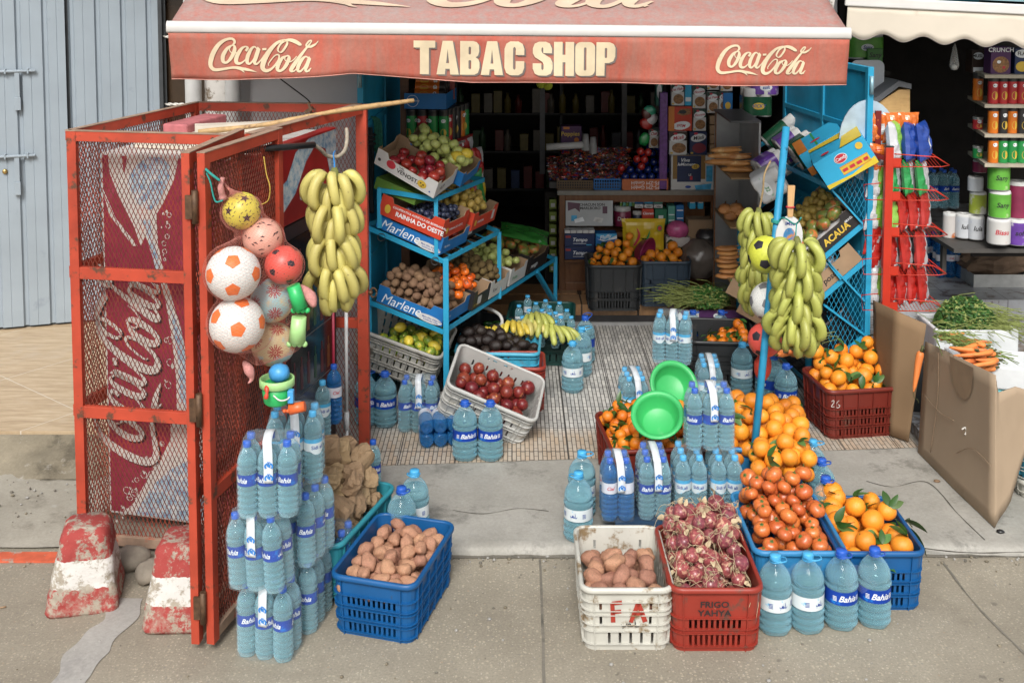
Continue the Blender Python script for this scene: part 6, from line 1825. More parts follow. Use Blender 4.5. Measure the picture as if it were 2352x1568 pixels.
g = D(768,960,5.75); put_bottle('ciel',(g.x,g.y,0.49),'dark blue bottle among bottles beside the fridge foot',0.4)
g = D(742,985,5.65); put_bottle('sidi',(g.x,g.y,0.44),'light capped bottle behind the tower beside the fridge foot',0.4)
# ---------------- brown crate of oranges, right
a_,b_,c_ = G(1925,1012,0.05),G(2074,1002,0.05),G(1848,962,0.05)
dirx = (b_ - a_).normalized(); Wd = (b_ - a_).length + 0.04
Mr = FR(a_ + dirx * Wd / 2 + Vector((-dirx.y,dirx.x,0)) * 0.19,dirx)
Mr = TL((-0.02,0.02,0)) @ Mr
Mr2 = Mr
crate(Mr,0.56,0.40,0.31,cr_brown,'dark red brown crate of leafy oranges on the terrace by the cardboard',slots='fine')
Ml_ = Mr
mb = MB(); FB = Mr @ TL((-0.26,-0.2035,0.225)) @ XZ
stroke(mb,[(0.0,0.02,.004),(0.012,0.028,.005),(0.016,0.015,.005),(0.0,-0.01,.005),(0.02,-0.012,.004)],FB,4); stroke(mb,[(0.05,0.025,.004),(0.034,0.01,.005),(0.032,-0.014,.005),(0.045,-0.02,.005),(0.055,-0.008,.005),(0.042,0.0,.004)],FB,4)
mb.build('chalk_number',mat('chalk',(0.5,0.45,0.42),0.9),bpy.data.objects[[o.name for o in bpy.data.objects if o.get('label') == 'dark red brown crate of leafy oranges on the terrace by the cardboard'][0]],M=Mr.inverted())
KN['orange'].w = (3,2,2.2)
fillin('orange',Mr,0.53,0.38,38,0.22,0.03,'leafy orange in the dark red brown crate','oranges in the dark red brown crate','orange',31,r=0.046,cy_=0.5)
# blue leaning pole and hanging bananas, right
pole_b = mat('blue_pole_paint',(0.02,0.24,0.42),0.5,0.15,12,(0.02,0.05,0.09),0.64,16)
pb0,pb1 = G(1722,1118,0.30),D(1806,292,6.15)
pb0 = D(1724,1118,5.66)
mb = MB(); mb.tube([pb0 + (pb0 - pb1) * 0.0,pb0.lerp(pb1,0.5),pb1],0.021,12)
tag(mb.build('leaning_pole',pole_b),'sky blue steel pole leaning up from the orange heap','pole')
mb = MB(); pp = pb0.lerp(pb1,0.72)
for k_ in range(3): mb.tube([(pp.x + 0.028 * math.cos(t),pp.y + 0.028 * math.sin(t),pp.z + 0.006 * k_ + 0.01 * math.sin(t * 0.5)) for t in [q * PI / 8 for q in range(17)]],0.005,5)
mb.tube(smp([pp,D(1800,500,5.95),D(1826,515,5.85),D(1840,500,5.8)],5),0.005,5)
cb = D(1830,560,5.72)
mb.tube(smp([D(1830,512,5.82),D(1828,540,5.76),cb],4),0.0035,5)
tag(mb.build('teal_rope',teal_r),'teal rope tied round the blue pole holding the green bananas','rope')
bunch(cb,0.54,4,ban_g,'large green banana bunch hanging in front of the blue pole',seed=8,rscale=1.0,xs=1.25,spread=R(250),face=R(-88))
cb2 = D(1742,492,6.5)
bunch(cb2,0.58,5,ban_g,'slimmer green banana bunch hanging behind the blue pole',seed=15,rscale=0.9,spread=R(190),face=R(-110))
mb = MB(); mb.tube(smp([cb2,D(1752,440,6.5),D(1756,400,6.5),D(1770,370,6.6)],4),0.006,6); tag(mb.build('jute_rope',mat('jute',(0.34,0.24,0.12),0.9,0.2,60)),'pale jute rope holding the slimmer banana bunch','rope')
# balls and rackets hanging behind the pole
def ballp(px,py,y_,r_,kd,m,pm,l_,rot=(0.5,0.3,0.2)):
 c = D(px,py,y_); return ball_obj(c,r_ * y_ / FOC,m,l_,rot,kd,pm)
ballp(1762,585,6.0,45,'soccer',mat('ball_lime',(0.55,0.58,0.06),0.5,0.1,60,bump=0.3,bs=150),mat('black_print',(0,0,0)),'lime yellow ball with black patches hanging behind the blue pole')
ballp(1768,692,6.0,46,'soccer',dimple,mat('grey_print',(0.17,0.17,0.18),0.5),'white ball with grey patches hanging behind the blue pole',(0.2,0.6,0.1))
ballp(1757,780,6.0,40,'soccer',mat('ball_coral',(0,0,0)),mat('black_print',(0,0,0)),'coral ball with black patches lowest behind the blue pole',(0.9,0.2,0.1))
def racket(px0,py0,px1,py1,y_,rx_,rz_,l_,hnd):
 t = thing('beach_racket',l_,'racket',D(px0,py0,y_)); mb = MB()
 v = D(px1,py1,y_) - D(px0,py0,y_); up = v.normalized(); sx = Vector((up.z,0,-up.x))
 M_ = Matrix((sx,sx.cross(up) * -1,up)).transposed().to_4x4() @ Matrix(((1,0,0,0),(0,0,-1,0),(0,1,0,0),(0,0,0,1)))
 mb.prism(ell(0,0,rx_,rz_,28),0.008,M_); mb.build('blade',mat('racket_white',(0.62,0.62,0.62),0.35,0.05,6),t)
 mb = MB(); mb.add([tuple(p) + (0.0095,) for p in ell(0,0,rx_ * 0.45,rz_ * 0.42,20)],[tuple(range(20))],M_); mb.build('emblem',mat('racket_print',(0.06,0.22,0.45),0.5,0.3,20,(0.6,0.25,0.08),0.5,30),t)
 mb = MB(); word(mb,M_ @ TL((0,rz_ * 0.62,0.0095)),'iMac',0.03,0.01); mb.build('print',ink_n,t)
 mb = MB(); mb.prism([(-0.014,rz_ * 0.95),(0.014,rz_ * 0.95),(0.020,rz_ + 0.17),(-0.020,rz_ + 0.17)],0.018,M_ @ TL((0,0,-0.005))); mb.build('handle',hnd,t)
 mb = MB(); mb.tube([M_ @ Vector((0.022 * math.cos(q * PI / 6),rz_ + 0.05,0.004 + 0.016 * math.sin(q * PI / 6))) for q in range(13)],0.004,5); mb.build('binding',ink_r,t)
racket(1812,542,1818,400,5.97,0.075,0.115,'white oval beach racket with pale wooden handle hung on the blue pole',mat('pale_wood',(0.55,0.33,0.15),0.6,0.1,10))
racket(1792,655,1800,560,6.05,0.07,0.10,'second white beach racket mostly hidden behind the bananas',mat('pale_wood',(0,0,0)))
mb = MB(); mb.ball((0,0,0),(0.05,0.04,0.08),12,8,lambda p: rough(p,0.2,2)); tag(mb.build('red_net_bag',mat('red_net',(0.5,0.05,0.03),0.6,0.2,60,bump=0.4,bs=120),M=TL(D(1752,842,6.05))),'bunched red net tail hanging below the coral ball by the blue pole','net')
# ================================================================ left display rack
def hv(a,b):
 d = Vector(b) - Vector(a); return d
C2 = D(1018,600,6.90); C3 = D(1018,762,6.90); C1 = D(1001,458,6.92)
W2 = D(838,520,7.14); W3 = D(838,690,7.14); W1 = D(868,436,7.10)
ud = Vector(((C2 - W2).x,(C2 - W2).y,0)).normalized(); ud = Vector((-ud.y,ud.x,0))
rk = thing('display_rack','sky blue angle iron fruit rack with three sloping tiers on the left of the terrace','rack',(C2.x,C2.y,0.05))
RO = Vector((C2.x,C2.y,0.05))
def shelf(parent,O_,W_,C_,L,dep=None,m=blue_m,w=0.032):
 a,b = W_ - O_,C_ - O_; u = ud * L
 for p,q in ((a,b),(b,b + u),(b + u,a + u),(a + u,a)):
  mb = MB(); mb.bar(p,q,0.006,w); mb.build('rail',m,parent)
 mb = MB()
 n = max(2,int(L / 0.16))
 for k in range(1,n): mb.bar(a + u * k / n + Vector((0,0,-w / 2)),b + u * k / n + Vector((0,0,-w / 2)),0.02,0.004)
 mb.build('slats',m,parent)
shelf(rk,RO,W2,C2,0.86); shelf(rk,RO,W3,C3,1.95); shelf(rk,RO,W1,C1,0.72)
def post(parent,O_,p,z0,z1,m=blue_m,w=0.036):
 mb = MB(); mb.box(p.x - O_.x - w / 2,p.x - O_.x + w / 2,p.y - O_.y - w / 2,p.y - O_.y + w / 2,z0 - O_.z,z1 - O_.z); mb.build('post',m,parent,bevel=0.002)
off = ud * 0.0
post(rk,RO,C2 + (C2 - W2).normalized() * 0.02,0.05,C2.z + 0.02)
post(rk,RO,C1 + Vector((0,0.02,0)),C2.z,C1.z,w=0.026)
post(rk,RO,W1 + Vector((0.01,0.0,0)),W2.z,W1.z + 0.01,w=0.03)
post(rk,RO,C2 + ud * 0.86,C3.z - 0.02,C2.z,w=0.030)
post(rk,RO,C3 + ud * 1.95,0.05,C3.z + 0.02,w=0.03)
mb = MB(); mb.bar(C3 + ud * 1.55 - RO,C3 + ud * 1.93 + Vector((0,0,-0.35)) - RO,0.03,0.03); mb.build('brace',blue_m,rk)
post(rk,RO,W2 + ud * 0.05,0.05,W2.z,w=0.03)
for p in (C2.lerp(W2,0.10) ,C2.lerp(W2,0.78)):
 mb = MB(); mb.tube([p - RO + Vector((0.025 * math.cos(t),-0.012,-0.02 + 0.025 * math.sin(t))) for t in [q * PI / 7 for q in range(15)]],0.003,5,caps=False); mb.build('ring',mat('dark_ring',(0.03,0.03,0.03),0.4),rk)
T1 = FR(W1,C1 - W1); T2 = FR(W2,C2 - W2); T3 = FR(W3,C3 - W3)
L2_ = (C2 - W2).length; L3_ = (C3 - W3).length
ital = lambda t,x,z,s,m: (t,x,z,s,m,0.35,0.0)
mf = [ital('Marlene',0.03,0.038,0.092,ink_w),('#ell 0.10 0.026',0.40,0.02,0,c_white,0,0),('Mela Alto Adige IGP',0.35,0.026,0.018,ink_n,0,0.01),('Suedtiroler Apfel',0.36,0.010,0.016,ink_n,0,0.01)]
me_ = [('#ell 0.030 0.028',0.08,0.045,0,c_blue,0,0),ital('Marlene',0.035,0.045,0.024,ink_w)]
# tier 2
tray(T2 @ TL((0.07,0.015,0.022)),0.50,0.38,0.085,c_blue,'blue apple tray lettered in white script under the red plum tray',front=mf,end=me_)
fillin('red_apple',T2 @ TL((0.31,0.2,0.0)),0.46,0.34,40,0.02,0.0,'dark red apple in the blue tray under the plums','apples under the plum tray','apple',41)
rf = [('#ell 0.022 0.030',0.06,0.055,0,ink_y,0,0),('COOPERATIVA AGRICOLA DE BOMBARRAL',0.095,0.082,0.021,ink_w,0,0.01),('RAINHA DO OESTE',0.125,0.045,0.042,ink_w,0,0.03)]
tray(T2 @ TL((0.075,-0.005,0.125)),0.48,0.36,0.105,c_red,'red tray of dark plums stacked on the blue apple tray',front=rf,end=[('#ell 0.016 0.022',0.07,0.05,0,ink_y,0,0),('RAINHA DO OESTE',0.10,0.05,0.022,ink_w,0,0.01)])
fillin('plum',T2 @ TL((0.34,0.17,0.125)),0.36,0.30,90,0.055,0.02,'dark blue plum in the red tray','plums in the red tray','plum',43,cx=0.3)
tray(T2 @ TL((0.12,0.40,0.10)),0.46,0.38,0.095,c_red,'red tray of speckled yellow pears behind the plum tray',end=[('#ell 0.016 0.022',0.05,0.05,0,ink_y,0,0),('RAINHA',0.08,0.05,0.026,ink_w,0,0.01),('#rect 0.018 0.035',0.32,0.06,0,c_white,0,0)])
fillin('pear',T2 @ TL((0.34,0.59,0.11)),0.40,0.34,66,0.07,0.02,'speckled yellow pear in the red tray behind the plums','pears behind the plums','pear',47)
tray(T2 @ TL((0.12,0.40,0.022)),0.42,0.38,0.07,c_black,'black tray lying under the pear tray',end=[('#rect 0.03 0.02',0.1,0.04,0,c_white,0,0)])
# tier 3
tray(T3 @ TL((0.08,0.01,0.022)),0.50,0.38,0.085,c_blue,'blue tray with white script filled with brown potatoes on the lowest tier',front=mf,end=me_)
fillin('brown_potato',T3 @ TL((0.30,0.17,0.022)),0.47,0.30,120,0.03,0.05,'small brown potato in the blue tray on the lowest tier','brown potatoes in the blue tray','potato',51)
tray(T3 @ TL((0.11,0.39,0.03)),0.50,0.26,0.10,c_black,'black printed tray of persimmons behind the brown potatoes',end=[('#rect 0.03 0.03',0.1,0.05,0,c_white,0,0),('persimon',0.02,0.03,0.02,ink_y,0,0)])
fillin('persimmon',T3 @ TL((0.40,0.44,0.06)),0.34,0.36,44,0.06,0.03,'shiny orange persimmon behind the brown potatoes','persimmons on the lowest tier','persimmon',53)
tray(T3 @ TL((0.11,0.66,0.03)),0.50,0.30,0.10,c_white,'white tray of kiwis on the lowest tier behind the persimmons',end=[('Kiwi',0.05,0.05,0.04,ink_k,0,0.01)])
fillin('kiwi',T3 @ TL((0.36,0.80,0.06)),0.46,0.28,62,0.06,0.04,'brown kiwi in the white tray on the lowest tier','kiwis on the lowest tier','kiwi',57)
tray(T3 @ TL((0.11,1.00,0.03)),0.50,0.30,0.10,c_white,'white tray of green apples behind the kiwis',end=[('frutta',0.05,0.05,0.04,ink_g,0,0.01)])
fillin('green_apple',T3 @ TL((0.38,1.14,0.06)),0.40,0.28,22,0.06,0.04,'green apple in the white tray behind the kiwis','green apples on the lowest tier','apple',59)
tray(T3 @ TL((0.11,1.34,0.03)),0.50,0.38,0.11,c_black,'dark printed tray of mangos at the far end of the lowest tier',inner=kraft,end=[('mango',0.05,0.05,0.05,ink_w,0.2,0.01)])
fillin('mango',T3 @ TL((0.36,1.53,0.06)),0.46,0.34,18,0.07,0.05,'green and red mango at the far end of the lowest tier','mangos on the lowest tier','mango',61)
# tier 1: white tray of red apples and blue tray of green apples, tipped steeply
a1,b1_ = D(858,378,7.02),D(1000,462,6.86)
TT = FR(a1,b1_ - a1)
TT = TT @ RM(R(14),4,'X')
tray(TT @ TL((0,0,0.01)),0.47,0.26,0.09,c_white,'white tray of dark red apples tipped steeply on the top tier',front=[('#ell 0.012 0.012',0.03,0.05,0,ink_k,0,0),('#ell 0.035 0.030',0.12,0.06,0,ink_r,0,0),('VAL',0.18,0.075,0.024,ink_k,0,0.01),('VENOSTA',0.17,0.045,0.042,ink_k,0,0.02),('#ell 0.034 0.028',0.365,0.05,0,ink_y,0,0),('#ell 0.006 0.006',0.355,0.055,0,ink_k,0,0),('#ell 0.006 0.006',0.375,0.05,0,ink_k,0,0),('#ell 0.005 0.005',0.365,0.035,0,ink_k,0,0),('#ell 0.006 0.006',0.43,0.03,0,ink_n,0,0)],end=[('VI.P',0.05,0.05,0.04,ink_k,0,0.01)])
fillin('red_apple',TT @ TL((0.25,0.12,0.01)),0.40,0.23,19,0.03,0.01,'dark red apple in the white tipped tray on the top tier','red apples on the top tier','apple',63,cx=0.3)
tray(TT @ TL((0.02,0.27,0.0)) @ RM(R(3),4,'X'),0.50,0.23,0.075,c_blue,'blue tray of pale green apples behind the dark red apples')
fillin('green_apple',TT @ TL((0.26,0.385,0.01)) @ RM(R(3),4,'X'),0.46,0.23,34,0.045,0.0,'pale green apple in rows on the tipped top tier','green apples on the top tier','apple',67)
for k_,(x,y) in enumerate(((0.42,0.32),(0.44,0.40))): KN['lemon'].p[k_].put(TT @ TR((x,y,0.165),k_,s=0.040),'yellow apple sitting at the low end of the green apple tray','apple','yellow apples on the top tier')
a2 = D(866,400,7.12)
carton(FR(a2,C1 - W1 + Vector((0,0,-0.10))) @ TR((0,0,-0.10)),0.32,0.20,0.08,c_green,'olive green carton wedged under the white apple tray',(('f','txt',('bio',0.16,0.04,0.05),ink_g),))
# ---- crates on the terrace, left
def cr(pa,pb,d,h,m,label,tilt=None,z=0.052,**k):
 M,w = fmat(G(*pa,z),G(*pb,z),d); return M,crate(M,w,d,h,m,label,**k)
# lemons crate (old white), tipped up behind the blue post
Mlm = TR((-0.78,7.28,0.26),R(-10)) @ RM(R(17),4,'Y') @ RM(R(10),4,'X')
crate(Mlm,0.60,0.42,0.28,mat('dusty_white_plastic',(0.36,0.35,0.32),0.5,0.1,5,(0.16,0.13,0.10),0.58,9),'dusty white crate of limes and lemons behind the blue rack post',slots='all')
KN['lime'].w = None
fillin('lime',Mlm,0.54,0.38,52,0.10,0.03,'green yellow lime in the dusty white crate','limes in the dusty white crate','lime',71,cx=0.5,r=0.036)
for k_,(x,y) in enumerate(((0.12,0.0),(0.18,0.1),(0.05,-0.1),(0.22,-0.05),(-0.05,0.02))): KN['lemon'].p[k_ % 3].put(Mlm @ TR((x,y,0.25),k_,0.4,s=0.037),'yellow lemon among the limes in the dusty white crate','lemon','lemons among the limes')
# tilted white apple crate
p0_,p1_ = D(1003,965,6.52),D(1180,1040,6.50)
dx2 = (p1_ - p0_)
Mta = FR(p0_ + Vector((0,0,0)),dx2) @ RM(R(20),4,'X')
wta = 0.53
Mta = Mta @ TL((wta / 2 - 0.01,0.19,0.0))
crate(Mta,0.575,0.39,0.30,cr_grey,'white crate of dark red nectarines propped at a tilt on its corner',slots='all')
fillin('nectarine',Mta,0.50,0.35,36,0.13,0.02,'dark red nectarine in the tilted white crate','nectarines in the tilted crate','nectarine',73,cx=0.1,r=0.041)
# bottles lying down under the tilted crate
lay = pack('ciel',FR(D(1000,1030,6.44),(1,0.12,0),(0,-1,0)) @ RM(R(0),4,'X'),3,2,'pack of blue water bottles lying on its side under the tilted crate',strip=False)
lay.matrix_local = TL((-0.43,6.40,0.056)) @ RM(R(8),4,'Z') @ RM(R(-90),4,'X') @ TL((0,-0.167,0))
pk('bahia',958,995,0.052,3,2,-4,'wrapped pack of slim bottles under the lime crate',strip=True)
# red crate, avocado crate, dark green crate
Mrc,_ = cr((1118,948),(1250,948),0.30,0.30,cr_red,'empty brick red crate behind the tilted white crate',slots='all')
Mav = TR((0.22,7.42,0.052),R(-8))
Mav = FR(G(1230,915,0.052) + Vector((-0.25,0.22,0)),(1,-0.06,0))
crate(Mav,0.56,0.42,0.31,cr_sky,'sky blue crate of dark avocados on the terrace',slots='all')
fillin('avocado',Mav,0.56,0.40,62,0.20,0.04,'dark avocado heaped in the sky blue crate','avocados in the sky blue crate','avocado',79,cx=-0.3,r=0.041)
Mgc,_ = cr((1165,838),(1316,842),0.44,0.34,cr_dgreen,'dark green crate of small bottles at the shop step',slots='few')
k_ = 0
for (px,py,hgt) in ((1192,712,0),(1215,722,1),(1231,706,0),(1233,730,0),(1245,722,0),(1253,700,0),(1262,730,1),(1276,728,0),(1285,705,0),(1288,738,0),(1302,722,0),(1212,690,0),(1262,714,0),(1312,738,0),(1200,738,0),(1243,745,1),(1275,748,0)):
 c = D(px,py,7.95 - (py - 700) * 0.006); put_bottle('small',(c.x,c.y,c.z - 0.16),'small blue capped water bottle in the dark green crate',k_ * 0.7,'small bottles in the green crate'); k_ += 1
# peppers and cucumbers
Mpp = TR((-0.12,7.78,0.052),R(-30)); crate(Mpp,0.56,0.40,0.30,cr_black,'black crate of dark green peppers in the shade under the rack',slots='all')
fillin('green_pepper',Mpp,0.50,0.36,30,0.20,0.05,'glossy dark green pepper in the black crate','peppers in the black crate','pepper',83)
mb = MB(); mb.tube(smp([D(1085,700,7.85),D(1130,712,7.7),D(1152,730,7.62),D(1150,760,7.6),D(1140,780,7.62)],5),0.012,8)
tag(mb.build('white_crate_rim',cr_grey),'grey white plastic crate rim curving beside the peppers','crate rim')
Mcu = TR((-0.34,7.42,0.052),R(-25)); crate(Mcu,0.56,0.38,0.26,cr_black,'black crate of dark cucumbers between limes and avocados',slots='all')
fillin('aubergine',Mcu,0.40,0.36,16,0.20,0.04,'long dark green cucumber beside the limes','cucumbers in the black crate','cucumber',87,r=0.03)
# hands of bananas behind the avocados
for k_,(px,py,y_,a_,sd) in enumerate(((1140,775,7.55,-80,3),(1178,770,7.62,-100,5),(1212,762,7.66,-80,7),(1248,765,7.66,-95,9),(1280,775,7.62,-70,11),(1230,748,7.72,-90,13))):
 t = thing('banana_hand',('small spotted banana hand at the far left behind the avocados','spotted yellow banana hand behind the avocados','yellow banana hand next to the spotted ones','greenish banana hand in the middle behind the avocados','greenish banana hand at the right end of the sky blue crate','green banana hand topmost behind the avocados')[k_],'bananas',D(px,py - 10,y_))
 rr = random.Random(sd)
 for q in range(5 if k_ else 3):
  o = bpy.data.objects.new('banana',banana_mesh(q % 4,ban_y if k_ < 2 else (ban_a if k_ == 2 else ban_g))); COL.objects.link(o); o.parent = t
  o.matrix_local = TR(((q - 2) * 0.027,0,0.02 + rr.gauss(0,.006)),R(a_ + (k_ * 37) % 50 - 25 + (q - 2) * 13)) @ RM(R(-48 - (k_ * 23) % 30 + rr.gauss(0,5)),4,'Y') @ Matrix.Diagonal((0.88,0.88,0.88,1))
# ---- crisp tubes stand behind the top tier
def tube_can(c,h,m,label,rx=0.0,ry=0.0,rz=0.0,group='crisp tubes',lidm=None):
 key = ('can',m.name,h)
 if key not in PC:
  mb = MB(); mb.lathe([(0.0,0),(0.036,0),(0.0365,0.003),(0.0365,h * 0.93)],16); o = mb.build('crisp_tube',m)
  mb = MB(); mb.lathe([(0.0367,h * 0.80),(0.0367,h * 0.93),(0.0378,h * 0.94),(0.0378,h * 0.99),(0.034,h),(0.0,h - 0.002)],16); mb.build('lid_band',mat('can_top',(0.05,0.05,0.05),0.35,metal=0.5) if h > 0.12 else mat('foil_lid',(0.5,0.5,0.48),0.3,metal=0.6),o)
  mb = MB();
  for a0 in (-PI / 2,0.2,PI / 2 + 0.6):
   mb.m = 1; mb.add(wrap([(x,y,0) for x,y in ell(0,0,0.022,0.030 * min(1,h / .2),14)],0.0372,a0,h * 0.30),[tuple(range(14))])
   mb.m = 0; mb.add(wrap([(x,y,0) for x,y in ell(0,0,0.017,0.014,14)],0.0376,a0,h * 0.66),[tuple(range(14))])
   mb.m = 2; mb.add(wrap([(-0.011,0.004,0),(0.011,0.004,0),(0.014,-0.002,0),(0.0,0.0,0),(-0.014,-0.002,0)],0.0379,a0,h * 0.655),[(0,4,3),(0,3,2,1)])
  mb.build('print',[ink_w,ink_y,ink_k],o)
  PC[key] = Proto(o)
 return PC[key].put(TR(c,rz,rx,ry),label,'crisp tube',group)
PC = {}
can_g = mat('tube_green',(0.02,0.24,0.06),0.3); can_r = mat('tube_red',(0.38,0.025,0.03),0.3); can_o = mat('tube_orange',(0.58,0.15,0.015),0.3); can_k = mat('tube_black',(0.02,0.02,0.022),0.3)
SC_ = D(1026,330,7.55); sf = Vector((-1,0.12,0)).normalized(); ss = Vector((0.33,0.94,0)).normalized()
std = thing('crisp_stand','red stepped stand holding crisp tubes behind the apple trays','stand',(SC_.x,SC_.y,0.05))
SO = Vector((SC_.x,SC_.y,0.05)); stand_red = mat('stand_red',(0.22,0.012,0.01),0.4)
for z in (SC_.z,SC_.z - 0.12,SC_.z - 0.24,SC_.z - 0.42,SC_.z - 0.62):
 mb = MB(); a = SC_ - SO; a = Vector((a.x,a.y,z - 0.05)); b = a + sf * 0.32; d = a + ss * 0.50; c = b + ss * 0.50
 mb.add([a - Vector((0,0,.02)),b - Vector((0,0,.02)),c - Vector((0,0,.02)),d - Vector((0,0,.02)),a,b,c,d],[(0,1,2,3),(7,6,5,4),(0,4,5,1),(1,5,6,2),(2,6,7,3),(3,7,4,0)]); mb.build('shelf',stand_red,std)
mb = MB(); c = SC_ - SO + sf * 0.35 + ss * 0.12; mb.box(c.x - 0.03,c.x + 0.03,c.y - 0.02,c.y + 0.02,0,2.3); mb.build('upright',m_planks('brown_upright',(0.09,0.035,0.015),(0.16,0.07,0.03)),std)
mb = MB(); c = SC_ - SO + sf * 0.2 + ss * 0.3; mb.box(c.x - 0.14,c.x + 0.14,c.y,c.y + 0.02,1.95,2.35); mb.build('header_board',stand_red,std)
mb = MB(); logo(mb,TL((c.x,c.y - 0.003,2.12)) @ XZ,0.22); mb.build('script_logo',ink_w,std)
for k_,m_ in enumerate((can_g,can_g,can_r,can_g)):
 tube_can(SC_ + sf * (0.04 + k_ * 0.077) + ss * 0.05,0.235,m_,('tall green crisp tube at the front corner of the stand','tall green crisp tube second from the stand corner','tall red crisp tube facing the street on the stand','tall green crisp tube at the left end of the stand')[k_],rz=k_ * 1.9)
for k_,m_ in enumerate((can_r,can_k,can_k,can_o,can_g)):
 tube_can(SC_ + sf * 0.045 + ss * (0.13 + k_ * 0.08),0.235,m_,'tall crisp tube along the side of the red stand',rz=0.5 + k_,group='tall tubes along the stand side')
for lv in (0,1):
 for k_ in range(3): tube_can(SC_ + sf * (0.05 + k_ * 0.085) + ss * 0.05 + Vector((0,0,-0.118 - 0.12 * lv)),0.088,can_g,'short green crisp tube on the front of the red stand',rz=k_,group='short green tubes on the stand')
 for k_ in range(5): tube_can(SC_ + sf * 0.045 + ss * (0.13 + k_ * 0.08) + Vector((0,0,-0.118 - 0.12 * lv)),0.088,(can_g,can_g,can_r,can_r,can_r)[k_],'short crisp tube along the side of the red stand',rz=k_,group='short tubes along the stand side')
Mbx = FR(SC_ + sf * 0.31 + ss * 0.02 + Vector((0,0,0.238)),-sf)
tray(Mbx,0.30,0.42,0.11,c_blue,'blue tray of lying orange crisp tubes on top of the stand',ch=0.0,front=[('#ell 0.042 0.042',0.06,0.055,0,ink_w,0,0),('#ell 0.039 0.039',0.06,0.055,0,c_blue,0,0),ital('Marlene',0.022,0.058,0.026,ink_w)])
for k_,(x,z) in enumerate(((0.05,0.13),(0.20,0.13),(0.20,0.06),(0.20,0.12))):
 for q in range(3):
  tube_can(Mbx @ Vector((0.06 + 0.0 * q,0.06 + q * 0.09 + 0.02 * k_,0.055 + 0.045 * k_)),0.215,can_o,'orange crisp tube lying in the blue tray on the stand',ry=R(90),group='lying orange tubes')
# ---- crisp bags
def bag_obj(w,h,t_,m1,m2=None,name='crisp_bag',m3=None):
 """pillow bag standing in x,z, seams top and bottom; second colour on a slanted band"""
 mb = MB(); mb.smooth = True; NX,NZ = 12,14; rr = random.Random(int(w * 1000 + h * 777)); o = rr.uniform(0,9)
 for side in (-1,1):
  vs = []
  for j in range(NZ + 1):
   for i in range(NX + 1):
    u,v = i / NX * 2 - 1,j / NZ * 2 - 1
    e = (1 - abs(u) ** 3) ** 0.6 * max(0,1 - abs(v) ** 5) ** 0.7
    if abs(v) > 0.93: e = 0
    nz_ = NSE(Vector((u * 2.4 + o,v * 2.4,side)))
    vs.append((u * w / 2 * (1 - 0.10 * (1 - abs(v)) ** 0.5 * 0 - 0.08 * (1 - abs(v) ** 2)),side * t_ / 2 * e * (1 + 0.5 * nz_),(v + 1) * h / 2 + 0.01 * nz_ * (1 - abs(v))))
  for j in range(NZ):
   for i in range(NX):
    a = j * (NX + 1) + i; f = (a,a + 1,a + NX + 2,a + NX + 1)
    mb.m = 0
    if m2 and (i / NX + 0.22 * math.sin(j / NZ * 3 + o) > 0.42): mb.m = 1
    if m3 and 0.35 < (i / NX) < 0.6 and 3 < j < 9: mb.m = 2
    mb.add([vs[k] for k in f],[(0,1,2,3) if side < 0 else (3,2,1,0)])
 return mb.build(name,[m1,m2 or m1,m3 or m1])
foil = lambda n,c: mat(n,c,0.28,0.15,6,spec=0.8,bump=0.2,bs=9)
f_red = foil('foil_red',(0.42,0.02,0.015)); f_white = foil('foil_white',(0.55,0.56,0.58)); f_green = foil('foil_green',(0.02,0.28,0.07)); f_blue = foil('foil_blue',(0.012,0.05,0.28)); f_or = foil('foil_orange',(0.62,0.14,0.02)); f_yel = foil('foil_yellow',(0.60,0.40,0.02)); f_brn = foil('foil_brown',(0.10,0.02,0.015))
PB = [Proto(bag_obj(0.20,0.29,0.08,f_red,f_white)),Proto(bag_obj(0.21,0.28,0.08,f_yel,f_yel,m3=f_white)),Proto(bag_obj(0.20,0.27,0.08,f_blue,f_green,m3=f_red)),Proto(bag_obj(0.205,0.285,0.08,f_brn,f_red))]
for i_,(px,py,y_,k_,rz,ry,l_) in enumerate(((1092,395,7.85,0,70,5,'red and silver crisp bag hanging at the top of the stand side'),(1098,470,7.8,1,60,-4,'yellow crisp bag hanging beside the pears'),(1070,420,7.7,3,50,20,'brown red crisp bag leaning behind the apple tray'),(1088,440,7.75,2,20,-8,'blue and green tortilla chip bag behind the pears'),(1068,365,7.95,0,60,0,'red and silver crisp bag hanging below the short tubes'),(1048,440,7.75,3,10,12,'dark red crisp bag lying between apples and pears'))):
 PB[k_].put(TR(D(px,py + 35,y_),R(rz),0,R(ry)),l_,'crisp bag')
o = bag_obj(0.40,0.26,0.05,mat('green_pack',(0.03,0.17,0.03),0.25,0.3,9,(0.35,0.45,0.35),0.64,12),name='wet_wipes_pack'); o.matrix_local = T3 @ TR((0.48,1.45,0.24),0.35) @ RM(R(-84),4,'X')
tag(o,'flat green plastic pack with white flowers lying on the mangos','packet')
